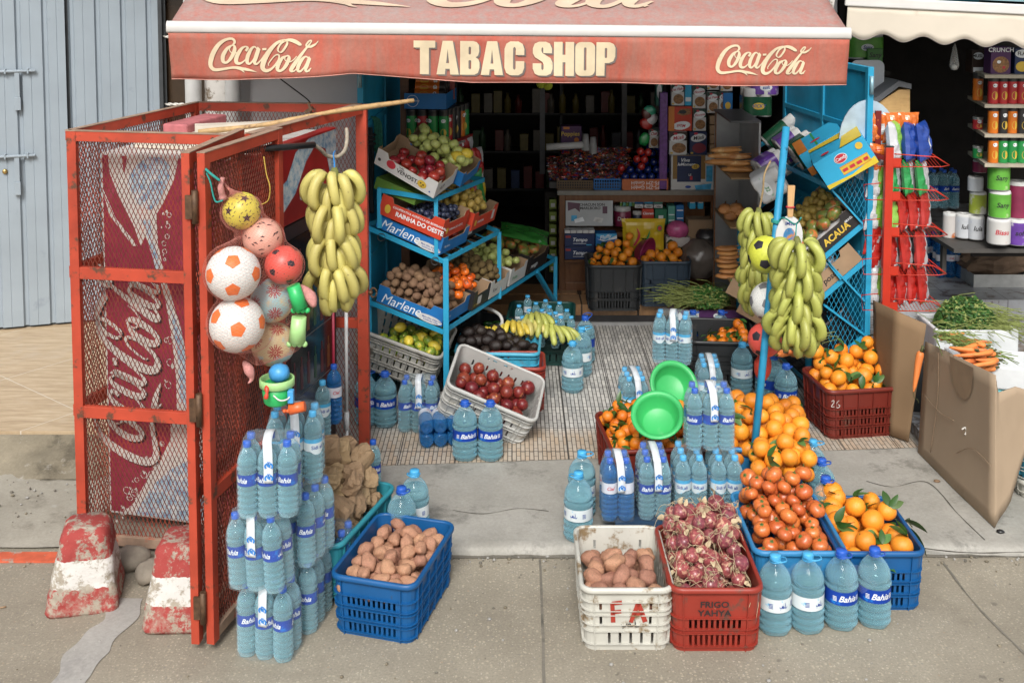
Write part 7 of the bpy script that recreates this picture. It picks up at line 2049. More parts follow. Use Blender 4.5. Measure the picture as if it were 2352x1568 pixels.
# ropes on the left blue door
mb = MB()
for q in range(9):
 x0 = D(845 + (q % 3) * 5,290,7.3)
 mb.tube(smp([x0 + Vector((0,-0.05 - 0.01 * (q // 3),0)),x0 + Vector((0.01 * math.sin(q),-0.06,-0.25)),x0 + Vector((0.012 * math.cos(q),-0.06,-0.5)),x0 + Vector((0.005,-0.05,-0.58))],5),0.010,6)
for z in (0.05,0.08,0.11): mb.tube([D(850,290,7.3) + Vector((0.036 * math.cos(t),-0.055 + 0.03 * math.sin(t),-z)) for t in [k * PI / 6 for k in range(13)]],0.010,6)
tag(mb.build('black_rope_coil',mat('black_rope',(0.012,0.012,0.013),0.7,0.5,90,bump=0.6,bs=120)),'thick coil of black rope hanging on the left blue door','rope')
mb = MB()
for q in range(5): x0 = D(862,280,7.35); mb.tube(smp([x0 + Vector((-0.03,-0.04,0.04)),x0 + Vector((0.01 * q,-0.04,0.0)),x0 + Vector((0.012 * q,-0.035,-0.2 - 0.01 * q))],5),0.008,6)
tag(mb.build('green_rope_coil',mat('green_rope',(0.01,0.12,0.08),0.7,0.4,90,bump=0.6,bs=120)),'thinner green rope coil hanging behind the black one','rope')
# ================================================================ right display rack
rr_ = thing('display_rack','sky blue sloping rack with wire mesh end at the right of the terrace','rack',(2.36,7.1,0.05))
QO = Vector((2.36,7.1,0.05)); u2 = Vector((-0.128,0.992,0)).normalized()
SH = []
for (wx,wy,lx,ly,wid_,L) in ((1993,377,1909,432,0.285,1.5),(1982,516,1893,591,0.50,1.35),(1986,600,1893,680,0.55,1.35),(1989,768,1885,855,0.50,1.2)):
 Wp,Lp = D(wx,wy,7.10),D(lx,ly,7.10); dn = (Lp - Wp).normalized(); Lq = Wp + dn * wid_
 SH.append((Wp,Lq))
 a,b = Wp - QO,Lq - QO; u = u2 * L
 for p,q in ((a,b),(b,b + u),(b + u,a + u),(a + u,a)):
  mb = MB(); mb.bar(p,q,0.006,0.034); mb.build('rail',blue_m,rr_)
 mb = MB()
 for k_ in range(1,8): mb.bar(a + u * k_ / 8 - Vector((0,0,0.015)),b + u * k_ / 8 - Vector((0,0,0.015)),0.02,0.004)
 mb.build('slats',blue_m,rr_)
for (a,b) in (((1910,436),(1981,514)),((1895,595),(1985,690)),((1895,595),(1930,640)),((1893,700),(1988,770))):
 mb = MB(); mb.bar(D(*a,7.09) - QO,D(*b,7.09) - QO,0.012,0.032,up=(0,1,0)); mb.build('brace',blue_m,rr_)
post(rr_,QO,Vector((2.36,7.095,0)),0.05,1.70,w=0.036)
lg = D(1856,860,7.10); post(rr_,QO,lg,0.05,0.46,w=0.036)
post(rr_,QO,SH[1][1] + u2 * 1.3,0.05,SH[1][1].z,w=0.03)
# mesh at the end
def mesh_panel(poly_px,y_,name='wire_mesh'):
 P_ = [D(px,py,y_) - QO for px,py in poly_px]; xs = [p.x for p in P_]; zs = [p.z for p in P_]
 mb = MB(); x0,x1,z0,z1 = min(xs),max(xs),min(zs),max(zs); k = 2.0
 def inside(x,z):
  c = False; n = len(P_)
  for i in range(n):
   a,b = P_[i],P_[i - 1]
   if (a.z > z) != (b.z > z) and x < (b.x - a.x) * (z - a.z) / (b.z - a.z) + a.x: c = not c
  return c
 for s_ in (1,-1):
  c = x0 - (z1 - z0) / k if s_ > 0 else x0
  while c < (x1 if s_ > 0 else x1 + (z1 - z0) / k):
   run = None; N = 80
   for i in range(N + 1):
    z = z0 + (z1 - z0) * i / N; x = c + s_ * (z - z0) / k; ins = inside(x,z)
    if ins and run is None: run = (x,z)
    if (not ins or i == N) and run is not None:
     if z - run[1] > 0.01: mb.tube([(run[0],P_[0].y,run[1]),(x,P_[0].y,z)],0.0018,4,caps=False)
     run = None
   c += 0.032
 mb.build(name,blue_m,rr_)
mesh_panel([(1898,580),(1985,575),(1990,770),(1905,845),(1900,720)],7.105)
mesh_panel([(1922,440),(1990,385),(1985,510)],7.105)
def RT(k,x,y,z,ry=0.0,rz=0.0):
 Wp,Lp = SH[k]; F_ = FR(Lp,Wp - Lp); return F_ @ TR((x,y,z),rz,0,ry)
# candy boxes on top shelf
M = RT(0,0.0,0.02,0.02)
txt = lambda s,x,y,sz,sh=0.2,a=0: (s,x,y,sz,sh,a)
T0 = RT(0,-0.03,-0.10,0.03) @ RM(R(-12),4,'Z')
carton(T0,0.36,0.30,0.20,c_cyan,'open cyan and yellow carton of biscuits at the front of the top shelf',(('f','poly',[(0.0,0),(0.36,0),(0.36,0.05),(0.18,0.015),(0,0.03)],c_yellow),('f','rect',(0.13,0.33,0.035,0.095),c_orange),('f','poly',[(0.13,0.04),(0.33,0.04),(0.33,0.09),(0.13,0.09)],ink_y),('f','ell',(0.17,0.145,0.045,0.032),ink_w),('f','ell',(0.17,0.145,0.041,0.028),ink_r),('f','txt',txt('Candy',0.17,0.145,0.03),ink_w),('f','ell',(0.31,0.16,0.024,0.024),ink_y),('f','rect',(0.14,0.175,0.055,0.075),ink_r),('f','rect',(0.19,0.225,0.055,0.075),ink_r),('f','rect',(0.24,0.275,0.055,0.075),ink_r),('f','rect',(0.29,0.32,0.055,0.075),ink_r),('t','poly',[(0.2,0),(0.36,0),(0.36,0.30),(0.0,0.30),(0.0,0.24),(0.24,0.2)],c_yellow),('t','ell',(0.10,0.05,0.03,0.02),ink_r),('t','ell',(0.30,0.22,0.022,0.022),ink_y),('t','rect',(0.0,0.2,0.148,0.151),ink_n),('l','poly',[(0.03,0.02),(0.25,0.02),(0.25,0.17),(0.13,0.185),(0.05,0.15)],f_brn),('l','ell',(0.15,0.10,0.045,0.035,0.4),ink_r),('l','txt',txt('Bisco',0.15,0.10,0.04),ink_w),('l','ell',(0.09,0.05,0.035,0.025,0.4),ink_r)))
T0 = RT(0,-0.02,0.34,0.03) @ RM(R(-8),4,'Z')
carton(T0,0.34,0.34,0.17,c_cyan,'blue and orange biscuit carton behind the open cyan one',(('f','rect',(0,0.34,0.0,0.06),c_orange),('t','rect',(0.14,0.155,0,0.34),ink_g),('t','ell',(0.15,0.12,0.04,0.02),ink_r),('t','rect',(0.0,0.07,0,0.34),c_orange),('l','rect',(0.02,0.3,0.02,0.13),f_brn),('l','ell',(0.15,0.08,0.05,0.03),ink_r),('l','txt',txt('Tofita',0.15,0.08,0.04),ink_w)))
# toilet paper
def roll_pack(M,nx,nz,ny,m,label,band=None,r=0.052,h=0.10,txt_=None,ink=ink_n,cat='toilet paper'):
 t = thing('toilet_paper_pack',label,cat,M=M);
 for j in range(ny):
  for i in range(nx):
   for k in range(nz):
    mb = MB(); mb.lathe([(0.018,0.0),(r * 0.93,0.0),(r,0.008),(r,h - 0.008),(r * 0.93,h),(0.018,h),(0.0,h - 0.004)],18); mb.build('roll',c_roll,t,TR(((i - (nx - 1) / 2) * r * 1.98,(j - (ny - 1) / 2) * r * 1.98,k * h * 1.005)))
 if band is not None:
  mb = MB(); mb.smooth = True; W_,D_ = nx * r * 1.98 + 0.008,ny * r * 1.98 + 0.008; bs = ring_pts(W_,D_,min(r * 0.95,D_ / 2.1),0.03); n = len(bs); z0,z1 = h * nz * 0.06,h * nz * 0.72
  mb.add([(b[0],b[1],z0) for b in bs] + [(b[0],b[1],z1) for b in bs],[(i,(i + 1) % n,(i + 1) % n + n,i + n) for i in range(n)]); w_ = mb.build('wrapper',band,t)
  mb = MB(); mb.add([(x,y,0) for x,y in ell(0,0,min(0.05,W_ / 3),0.028,20)],[tuple(range(20))],TL((0,-D_ / 2 - 0.002,(z0 + z1) / 2)) @ XZ)
  mb.build('badge',ink_y if txt_ == 'VICKY' else ink_w,w_)
  if txt_: mb = MB(); word(mb,TL((0,-D_ / 2 - 0.0035,(z0 + z1) / 2)) @ XZ,txt_,0.038,0.02,0.2); mb.build('print',ink,w_)
 return t
c_roll = mat('tissue_white',(0.58,0.58,0.57),0.9,0.06,20)
w_green = mat('wrap_dark_green',(0.012,0.075,0.035),0.25,0.25,10); w_pur = mat('wrap_purple',(0.13,0.05,0.30),0.3,0.25,10,(0.5,0.5,0.55),0.58,12); w_lime = mat('wrap_lime',(0.12,0.38,0.05),0.3,0.25,8,(0.45,0.6,0.3),0.6,7); w_wht = mat('wrap_white',(0.55,0.57,0.60),0.3,0.1,10,(0.10,0.12,0.40),0.63,14)
bi = lambda k,x,y,z,rx=0.0: RT(k,x,y,z)
roll_pack(RT(0,0.0,0.84,0.07) @ RM(R(90),4,'Y'),2,2,2,c_roll,'dark green wrapped toilet paper pack behind the biscuit cartons',w_green,txt_='VICKY')
roll_pack(RT(0,-0.03,1.08,0.09) @ RM(R(90),4,'Y'),2,2,2,c_roll,'white and purple toilet paper pack at the far end of the top shelf',w_pur,txt_='soft')
roll_pack(RT(0,-0.06,1.32,0.10) @ RM(R(84),4,'Y'),2,3,1,c_roll,'pair of long kitchen rolls leaning at the far end of the top shelf',w_green)
q = D(1738,435,7.55); roll_pack(TL(q) @ RM(R(58),4,'Y') @ RM(R(12),4,'X'),2,2,2,c_roll,'white toilet paper pack with green print below the top shelf',mat('wrap_white_green',(0.55,0.57,0.58),0.3,0.1,10,(0.03,0.30,0.10),0.60,10),txt_='32',ink=ink_g)
q = D(1745,400,7.95); roll_pack(TL(q) @ RM(R(60),4,'Y') @ RM(R(-8),4,'X'),2,2,2,c_roll,'purple printed toilet paper pack just below the top shelf rail',w_pur,txt_='soft')
q = D(1735,265,8.9); roll_pack(TL((q.x,q.y,q.z)),2,2,2,c_roll,'dark green toilet paper pack standing on the bread cabinet',w_green,txt_='VICKY',r=0.058,h=0.115)
q = D(1752,222,8.9); roll_pack(TL((q.x,q.y,q.z + 0.02)),2,1,2,c_roll,'purple topped toilet paper pack on the green pack on the bread cabinet',w_pur,txt_='soft',r=0.055,h=0.17)
# pears and mangos on the second shelf
def rtray(k,x,y,z,w,d,h,m,label,**kw): return tray(RT(k,x,y,z),w,d,h,m,label,**kw)
rtray(1,0.08,0.34,0.02,0.46,0.40,0.08,kraft,'kraft tray of russet pears on the second shelf of the right rack')
fillin('pear',RT(1,0.31,0.54,0.02),0.44,0.38,60,0.05,0.02,'round russet pear in rows on the right rack','russet pears on the right rack','pear',91,r=0.030)
acua = [('ACAUA',0.22,0.045,0.062,ink_y,0.1,0.03),('BRAZIL',0.42,0.07,0.020,ink_w,0,0.01)]
rtray(1,0.0,0.0,0.02,0.50,0.30,0.095,c_black,'black mango tray with yellow red lettering on the right rack',front=acua)
mb = MB(); mb.smooth = True
NXX = 20; vs = [(0.03 + 0.44 * i / NXX,0.02 + 0.27 * j / NXX,0.075 + 0.035 * abs(NSE(Vector((i * 0.8,j * 0.8,1))))) for j in range(NXX + 1) for i in range(NXX + 1)]
mb.add(vs,[(j * (NXX + 1) + i,j * (NXX + 1) + i + 1,(j + 1) * (NXX + 1) + i + 1,(j + 1) * (NXX + 1) + i) for j in range(NXX) for i in range(NXX)])
tag(mb.build('tissue_lining',mat('tissue_paper',(0.50,0.50,0.52),0.9,0.1,20),M=RT(1,0,0,0.02)),'crumpled white tissue lining under the mangos on the right rack','paper')
for k_,(x,y) in enumerate(((0.10,0.08),(0.20,0.07),(0.31,0.08),(0.41,0.10),(0.14,0.19),(0.25,0.18),(0.36,0.20),(0.44,0.22))):
 KN['mango'].p[k_ % 3].put(RT(1,0,0,0) @ TR((x,y,0.145),k_ * 0.9,0.3,0.2,0.047),'red and green mango nested in white tissue','mango','mangos on the right rack')
rtray(2,0.05,0.0,0.02,0.50,0.34,0.11,kraft,'plain kraft tray with dark lettering on the third shelf',front=[('posor',0.20,0.05,0.055,ink_k,0.2,0.02)])
mb = MB(); mb.ball((0,0,0),(0.17,0.12,0.05),20,12,lambda p: 1 + 0.35 * NSE(p * 5)); tag(mb.build('crumpled_paper',mat('tissue_paper',(0,0,0)),M=RT(2,0.28,0.16,0.12)),'crumpled paper in the kraft tray on the third shelf','paper')
# far kraft boxes with sweets, left behind the bananas
for px,py,y_,m_,l_ in ((1700,690,7.9,kraft,'kraft box of green sweet packets behind the slim bananas'),(1725,735,7.7,kraft_d,'kraft box of yellow sweet packets below the green packets')):
 q = D(px,py,y_); T_ = TL(q) @ RM(R(-20),4,'Z') @ RM(R(25),4,'Y')
 tray(T_ @ TL((-0.12,0,0)),0.30,0.22,0.09,m_,l_)
 for q_ in range(9):
  mb = MB(); mb.ball((0,0,0),(0.05,0.035,0.012),10,6); tag(mb.build('sweet_packet',(f_green,f_yel,f_brn,f_or)[q_ % 4],M=T_ @ TR((-0.08 + 0.10 * (q_ % 3),0.04 + 0.07 * (q_ // 3),0.09),q_ * 0.7,0.3)),'small shiny sweet packet in the kraft boxes behind the bananas','sweet packet','sweet packets on the right rack')
# carrots in black crate on the bottom shelf
Mck = RT(3,0.0,0.0,0.02) @ TL((0.25,0.24,0))
crate(Mck,0.52,0.42,0.20,cr_black,'black mesh crate of carrots on the bottom shelf of the right rack',slots='fine')
carr = mat('carrot_skin',(0.68,0.20,0.05),0.55,0.12,10,(0.50,0.15,0.05),0.62,20,rand=0.1,bump=0.3,bs=60)
PCR = []
for s in range(3):
 mb = MB(); L_ = (0.16,0.19,0.14)[s]; mb.tube([(L_ * f,0.006 * math.sin(f * 4 + s),0) for f in (0,0.03,0.1,0.3,0.6,0.85,0.97,1.0)],[0.008,0.015,0.018,0.0165,0.013,0.009,0.004,0.0015],10)
 o = mb.build('carrot',carr); mb = MB(); mb.tube([(0,0,0),(-0.03,0.003,0.005)],0.007,6); mb.build('top',stem_m,o); PCR.append(Proto(o))
def carrots(pts,label,group,sc=1.0):
 rr = random.Random(len(pts) * 7)
 for k_,(p,az) in enumerate(pts): PCR[k_ % 3].put(TR(p,az,0,rr.uniform(-0.1,0.15),sc * rr.uniform(0.9,1.1)),label,'carrot',group)
rr = random.Random(5)
carrots([(D(1800 + rr.uniform(-25,30),792 + rr.uniform(-10,25),7.0 - 0.1 * rr.random()),rr.uniform(-0.5,0.7)) for _ in range(14)],'carrot in the black crate behind the green bananas','carrots on the right rack',1.1)
mb = MB()
for q in range(60):
 a = D(1850 + rr.uniform(-30,40),780 + rr.uniform(-12,40),6.98); mb.tube([a,a + Vector((rr.uniform(-0.1,0.14),rr.uniform(-0.03,0.03),rr.uniform(-0.03,0.06)))],0.0016,4)
tag(mb.build('straw_and_stalks',mat('pale_stalk',(0.25,0.28,0.10),0.8,0.3,30)),'pale stalks lying over the carrots in the black crate','stalks',kind='stuff')
# black crate of mandarins, herbs box
Mbk = FR(G(1668,888,0.052) + Vector((0,0.24,0)),(1,-0.08,0)); crate(Mbk,0.46,0.50,0.32,cr_black,'black crate of leafy mandarins behind the tall central pack',slots='few')
fillin('mandarin',Mbk,0.40,0.44,34,0.17,0.03,'leafy mandarin low in the black crate on the terrace','mandarins in the black crate','mandarin',97,cx=0.4,r=0.038)
herb = mat('parsley_leaf',(0.028,0.095,0.012),0.6,0.4,30,rand=0.2); herb_y = mat('parsley_stalk',(0.22,0.26,0.07),0.6,0.3,20)
def herbs(c,w,d,h,n,name,label,stalk_dir=(-1,0,0),seed=1,base=None):
 rr = random.Random(seed); mb = MB(); sdv = Vector(stalk_dir)
 for _ in range(n):
  q_ = rr.uniform(0,6.28); r_ = rr.random() ** 0.5; e_ = rr.random() ** 0.4; p = Vector((math.cos(q_) * r_ * w * 0.55,math.sin(q_) * r_ * d * 0.6,max(0,1 - r_ * r_) ** 0.5 * h * e_ * (1 + 0.35 * NSE(Vector((math.cos(q_) * r_ * 3,math.sin(q_) * r_ * 3,seed))))))
  mb.m = 0 if rr.random() < 0.8 else 1
  nr = Vector((rr.gauss(0,.5),rr.gauss(-.3,.5),0.9)).normalized(); M_ = TL(p) @ nr.to_track_quat('Z','Y').to_matrix().to_4x4() @ RM(rr.uniform(0,6.28),4,'Z'); s_ = rr.uniform(0.008,0.014)
  mb.add([(0,-s_,0),(s_ * 0.8,-s_ * .2,.003),(s_ * 1.2,s_ * .5,0),(s_ * .3,s_ * .4,.002),(0,s_ * 1.2,0),(-s_ * .4,s_ * .4,.002),(-s_ * 1.1,s_ * .5,0),(-s_ * .8,-s_ * .2,.003)],[(0,1,3,5,7),(1,2,3),(3,4,5),(5,6,7)],M_)
 mb.m = 1
 for _ in range(n // 9):
  p = Vector((rr.gauss(0,0.3) * w,rr.gauss(0,0.3) * d,abs(rr.gauss(0,0.3)) * h)); q = p + (sdv + Vector((rr.gauss(0,.3),rr.gauss(0,.3),rr.gauss(0.1,.2)))) * 0.18; mb.tube([p,(p + q) / 2 + Vector((0,0,0.02)),q],0.0022,4)
 return tag(mb.build(name,[herb,herb_y],M=TL(c)),label,'herbs')
q = D(1610,712,8.15)
tray(TL((q.x - 0.19,q.y,q.z - 0.10)),0.56,0.34,0.10,c_purple,'dark purple fruit box under the bunch of herbs by the bread cabinet',ch=0.0,front=[('#rect 0.045 0.045',0.13,0.05,0,c_white,0,0),('#ell 0.035 0.022',0.32,0.055,0,ink_w,0,0),('orbor',0.298,0.055,0.024,ink_k,0,0.01),('#ell 0.018 0.03',0.03,0.05,0,ink_w,0,0)])
herbs(Vector((q.x + 0.05,q.y + 0.10,q.z + 0.02)),0.34,0.24,0.13,3000,'herb_bunch','large bunch of parsley and herbs on the dark purple box',seed=3)
Mud = FR(Vector((q.x + 0.09,q.y + 0.2,0.052)),(1,0,0)); crate(Mud,0.5,0.40,q.z - 0.10 - 0.056,cr_black,'black crate underneath the purple herb box',slots='few')
for k_,(px,py) in enumerate(((1590,750),(1655,745))):
 c = D(px,py,8.0); put_bottle('big_bahia',(c.x,7.98,0.055),('five litre bottle in the shade below the herb box, left one','five litre bottle in the shade below the herb box, right one')[k_],0.3)
# ================================================================ inside the shop
wood_c = m_planks('counter_wood',(0.10,0.035,0.012),(0.20,0.085,0.03),(6,6,1.5),0.35)
ct = thing('shop_counter','brown wooden counter with glazed front full of sweets inside the shop','counter',(0.40,9.07,0.222))
CW,CH,CD = 1.32,0.86,0.55
def xz(px,py,y=9.07): v = D(px,py,y); return (v.x - 0.40,v.z - 0.222)
mb = MB()
for x0,x1,z0,z1 in ((0,0.05,0,CH - 0.04),(CW - 0.04,CW,0,CH - 0.04),(0.051,CW - 0.041,CH - 0.10,CH - 0.04),(0.051,CW - 0.041,0.46,0.50),(0.051,CW - 0.041,0.0,0.07),(0.051,CW - 0.041,0.25,0.28)): mb.box(x0,x1,0,0.04,z0,z1)
mb.build('frame',wood_c,ct,bevel=0.003)
mb = MB(); mb.box(0.051,0.30,0.012,0.03,0.071,0.249); mb.box(0.31,CW - 0.041,0.012,0.03,0.071,0.249); mb.build('lower_panel',wood_c,ct)
mb = MB(); mb.box(-0.02,CW + 0.01,-0.015,CD,CH - 0.039,CH); mb.build('top',mat('counter_top',(0.20,0.19,0.17),0.3,metal=0.3),ct,bevel=0.003)
mb = MB(); mb.box(0.05,CW - 0.04,0.30,0.32,0.07,CH - 0.04); mb.box(0.0,0.02,0.041,CD,0,CH - 0.04); mb.build('back',wood_c,ct)
for z in (0.28,0.50): mb = MB(); mb.box(0.052,CW - 0.042,0.041,0.295,z - 0.015,z); mb.build('shelf',wood_c,ct)
Y0 = 9.075
def inb(px0,px1,py1,py0,col,label,faces=(),dep=0.12,y=9.13,name='carton',cat='box',group=None):
 a,b = D(px0,py1,y),D(px1,py0,y); w,h = b.x - a.x,b.z - a.z
 fs = []
 for wh,kd,ar,m in faces:
  if kd == 'rect': ar = (ar[0] * w,ar[1] * w,ar[2] * h,ar[3] * h)
  elif kd == 'ell': ar = (ar[0] * w,ar[1] * h,ar[2] * w,ar[3] * h) + tuple(ar[4:])
  elif kd == 'poly': ar = [(p[0] * w,p[1] * h) for p in ar]
  elif kd == 'txt': ar = (ar[0],ar[1] * w,ar[2] * h,ar[3] * h) + tuple(ar[4:])
  fs.append((wh,kd,ar,m))
 return carton(TL(a),w,dep,h,col,label,fs,cat,name,group)
inb(1299,1408,519,461,mat('poster_grey',(0.42,0.44,0.45),0.4,0.1,4),'pale poster reading CHACUN SON MARLBORO in the counter front',(('f','txt',('CHACUN SON',0.56,0.84,0.15,0),ink_k),('f','txt',('MARLBORO',0.52,0.70,0.15,0),ink_k),('f','poly',[(0.04,0.95),(0.3,0.9),(0.3,0.55),(0.2,0.7),(0.05,0.6)],mat('mauve_ink',(0.12,0.06,0.09),0.6)),('f','rect',(0.12,0.24,0.2,0.42),lb_sky),('f','poly',[(0.2,0.12),(0.4,0.2),(0.36,0.36),(0.18,0.26)],ink_w),('f','poly',[(0.58,0.2),(0.76,0.12),(0.8,0.3),(0.62,0.36)],c_white),('f','rect',(0.78,0.88,0.5,0.78),mat('mauve_ink',(0,0,0)))),dep=0.01,y=9.045,name='poster',cat='poster')
whj = mat('jar_white',(0.5,0.5,0.48),0.3)
def jar(px,py,r,h,m,label,txt_=None,y=9.2):
 c = D(px,py,y); t = thing('sweet_jar',label,'jar',c); mb = MB(); mb.lathe([(0,0),(r,0),(r * 1.05,0.01),(r * 1.05,h * 0.72),(r * 0.9,h * 0.8)],20); mb.build('body',m,t)
 mb = MB(); mb.lathe([(r,h * 0.76),(r * 1.03,h * 0.78),(r * 1.03,h),(0,h)],20); mb.build('lid',whj,t)
 if txt_: mb = MB(); vs,fs = text_mesh(txt_,0.045,0.01,0.1); mb.add(wrap(vs,r * 1.07,-PI / 2,h * 0.4),fs); mb.build('print',ink_w,t)
jar(1429,517,0.072,0.17,mat('jar_maroon',(0.20,0.02,0.06),0.3,0.3,10),'wide maroon sweet jar with white lid lettered Dalaa','Dalaa')
jar(1464,517,0.04,0.125,mat('jar_dark',(0.03,0.04,0.07),0.3,0.5,30),'small dark gum jar beside the maroon jar')
inb(1475,1502,517,480,c_red,'red gum box lettered Clorets in the counter',(('f','txt',('Clorets',0.5,0.72,0.22,0.2),ink_w),('f','rect',(0.2,0.8,0.15,0.3),ink_w)))
inb(1504,1532,517,480,mat('box_emerald',(0.01,0.16,0.08),0.5),'emerald green gum box in the counter',(('f','rect',(0.3,0.7,0.2,0.6),ink_w),))
inb(1534,1551,516,473,mat('box_mint',(0.10,0.35,0.28),0.5),'mint green gum packets upright in the counter',(('f','rect',(0.1,0.9,0.5,0.56),ink_w),('f','rect',(0.1,0.9,0.2,0.26),ink_w)))
inb(1553,1571,516,471,c_blue,'blue gum packets upright in the counter',(('f','rect',(0.1,0.9,0.7,0.76),ink_w),('f','rect',(0.1,0.9,0.3,0.36),ink_w)))
for k_ in range(3): inb(1458 + k_ * 22,1478 + k_ * 22,478,470,c_white,'narrow white gum strip lettered relax',(('f','txt',('relax',0.5,0.5,0.8,0.2),ink_k),),group='relax gum strips',y=9.12)
for k_ in range(3): inb(1458 + k_ * 22,1478 + k_ * 22,468,458,(c_blue,c_cyan,mat('box_mint',(0,0,0)))[k_],('dark blue','cyan','mint')[k_] + ' gum strip above the white relax strips',(('f','txt',('Trident',0.5,0.6,0.6,0.2),ink_w),),y=9.14)
for k_ in range(5): inb(1424 + k_ * 7,1430 + k_ * 7,474,459,(c_green,mat('box_mint',(0,0,0)))[k_ % 2],'slim green gum packet standing over the jars',(('f','rect',(0.1,0.9,0.6,0.8),ink_w),),group='slim green gum packets')
for k_,(x0,x1) in enumerate(((1584,1598),(1603,1616))): inb(x0,x1,480,458,c_cyan,('cyan gum card hanging left','cyan gum card hanging right')[k_] + ' in the counter corner',(('f','rect',(0.1,0.9,0.6,0.9),ink_w),))
nv = mat('box_navy',(0.008,0.022,0.085),0.45,0.2,6)
tf = (('f','txt',('Tempo',0.5,0.52,0.40,0.3),ink_w),('f','rect',(0.28,0.72,0.22,0.25),ink_w),('f','rect',(0.03,0.2,0.68,0.86),mat('badge_red',(0.3,0.03,0.03),0.5)),('f','rect',(0.72,0.9,0.08,0.18),lb_sky))
inb(1297,1366,566,537,nv,'navy tissue box lettered Tempo, upper one',tf,y=9.0); inb(1297,1366,596,567,nv,'navy tissue box lettered Tempo, lower one',tf,y=9.0)
inb(1368,1417,566,537,c_blue,'blue and white tissue pack lettered Fluffy',(('f','poly',[(0,1),(1,1),(1,0.75),(0.5,0.45),(0,0.9)],lb_sky),('f','poly',[(0.05,0.6),(0.35,0.4),(1,0.62),(1,0.9),(0.5,0.5)],ink_w),('f','txt',('Fluffy',0.45,0.75,0.42,0.3,0.2),ink_w)),y=9.0)
for k_ in range(5): inb(1297 + k_ * 14,1310 + k_ * 14,536,529,c_white,'small white packet in the row above the tissue boxes',group='white packets above the tissue boxes',y=9.0)
inb(1368,1420,596,568,nv,'navy tissue box half hidden behind the oranges',tf,y=9.0)
sup = thing('low_shelf','dark low shelf carrying the tissue boxes before the counter','shelf',D(1297,597,9.0))
mb = MB(); mb.box(0,0.5,0,0.065,-0.02,-0.002); mb.build('board',wood_c,sup)
# bag of crisps, yellow
a = D(1425,602,8.98); o = bag_obj(0.37,0.37,0.07,mat('bag_yellow',(0.60,0.42,0.02),0.3,0.1,6,spec=0.6),name='snack_bag'); o.matrix_local = TR((a.x + 0.19,8.98,a.z)); tag(o,'big yellow snack bag with chilli print behind the pink basin','snack bag')
mb = MB()
for s_ in ([(-0.06,0.30,.004),(-0.04,0.24,.02),(-0.07,0.17,.018),(-0.09,0.15,.003)],): stroke(mb,s_,TL((0,-0.048,0)) @ XZ,4)
mb.build('chilli',ink_r,o)
mb = MB(); stroke(mb,[(0.05,0.28,.004),(0.03,0.22,.016),(-0.0,0.17,.014),(-0.02,0.15,.003)],TL((0,-0.048,0)) @ XZ,4); mb.add([(x,y,0) for x,y in ell(0.13,0.30,0.022,0.026)],[tuple(range(16))],TL((0,-0.048,0)) @ XZ); mb.build('green_chilli',ink_g,o)
mb = MB(); mb.add([(x,y,0) for x,y in ell(0.13,0.30,0.017,0.02)],[tuple(range(16))],TL((0,-0.0495,0)) @ XZ); mb.box(-0.13,-0.05,-0.05,-0.046,0.05,0.075); mb.build('red_badge',ink_r,o)
pb = mat('pink_basin',(0.22,0.015,0.075),0.4)
mb = MB(); mb.smooth = True; mb.lathe([(0.0,0.0),(0.05,0.0),(0.09,0.03),(0.12,0.085),(0.128,0.087),(0.124,0.094),(0.115,0.09),(0.085,0.035),(0.0,0.006)],32)
tag(mb.build('plastic_basin',pb,M=facing(D(1487,582,8.75),100,55,1.05)),'dark pink basin standing on edge among the oranges inside the shop','basin')
# orange crates in front of the counter
Mc1 = FR(G(1412,716,0.228) + Vector((0,0.2,0)),(1,0,0)); crate(Mc1,0.42,0.38,0.37,cr_black,'black crate of leafy mandarins in front of the counter, left one',slots='lower')
KN['orange'].w = (3,2,3)
fillin('orange',Mc1,0.40,0.36,34,0.25,0.03,'leafy orange heaped in the left black crate at the counter','oranges in the left counter crate','orange',101,r=0.036,cx=0.3,cy_=0.6)
Mc2 = FR(G(1520,706,0.228) + Vector((0.03,0.2,0)),(1,0,0)); crate(Mc2,0.40,0.38,0.37,cr_dblue,'slate blue crate of oranges in front of the counter, right one',slots='few')
fillin('orange',Mc2,0.38,0.36,24,0.26,0.02,'orange heaped in the slate crate at the counter','oranges in the right counter crate','orange',103,r=0.043,cy_=0.4)
# pink ball and bag stack at right of the counter
mb = MB(); mb.ball((0,0,0),(0.095,0.07,0.08),18,12,lambda p: 1 + 0.05 * NSE(p * 5)); tag(mb.build('pink_bag',mat('pink_foil',(0.50,0.10,0.25),0.25,0.3,12),M=TL(D(1556,528,9.0))),'bright pink wrapped ball at the right of the counter','packet')
inb(1530,1585,600,545,mat('red_striped_pack',(0.45,0.42,0.40),0.4,0.1,6,(0.35,0.03,0.03),0.56,26),'white pack with red stripes below the pink wrapped ball',dep=0.1,y=8.95)
mb = MB(); mb.smooth = True; mb.ball((0,0,0),(0.17,0.13,0.17),24,18,lambda p: 1 + 0.16 * NSE(p * 2.5) + 0.05 * NSE(p * 8)); tag(mb.build('plastic_sack',mat('grey_plastic_bag',(0.13,0.11,0.095),0.25,0.3,6,spec=0.7),M=TL(D(1608,596,8.85))),'crinkled grey brown plastic sack beside the bread cabinet','sack')
mb = MB(); mb.ball((0,0,0),(0.10,0.08,0.07),16,10,lambda p: 1 + 0.3 * NSE(p * 3)); tag(mb.build('plastic_bag',mat('dark_plastic_bag',(0.03,0.03,0.032),0.3),M=TL(D(1625,545,8.95))),'dark plastic bag on top of the grey brown sack','bag')
inb(1580,1640,560,505,kraft,'brown carton of red sweets behind the sack',dep=0.15,y=9.0)
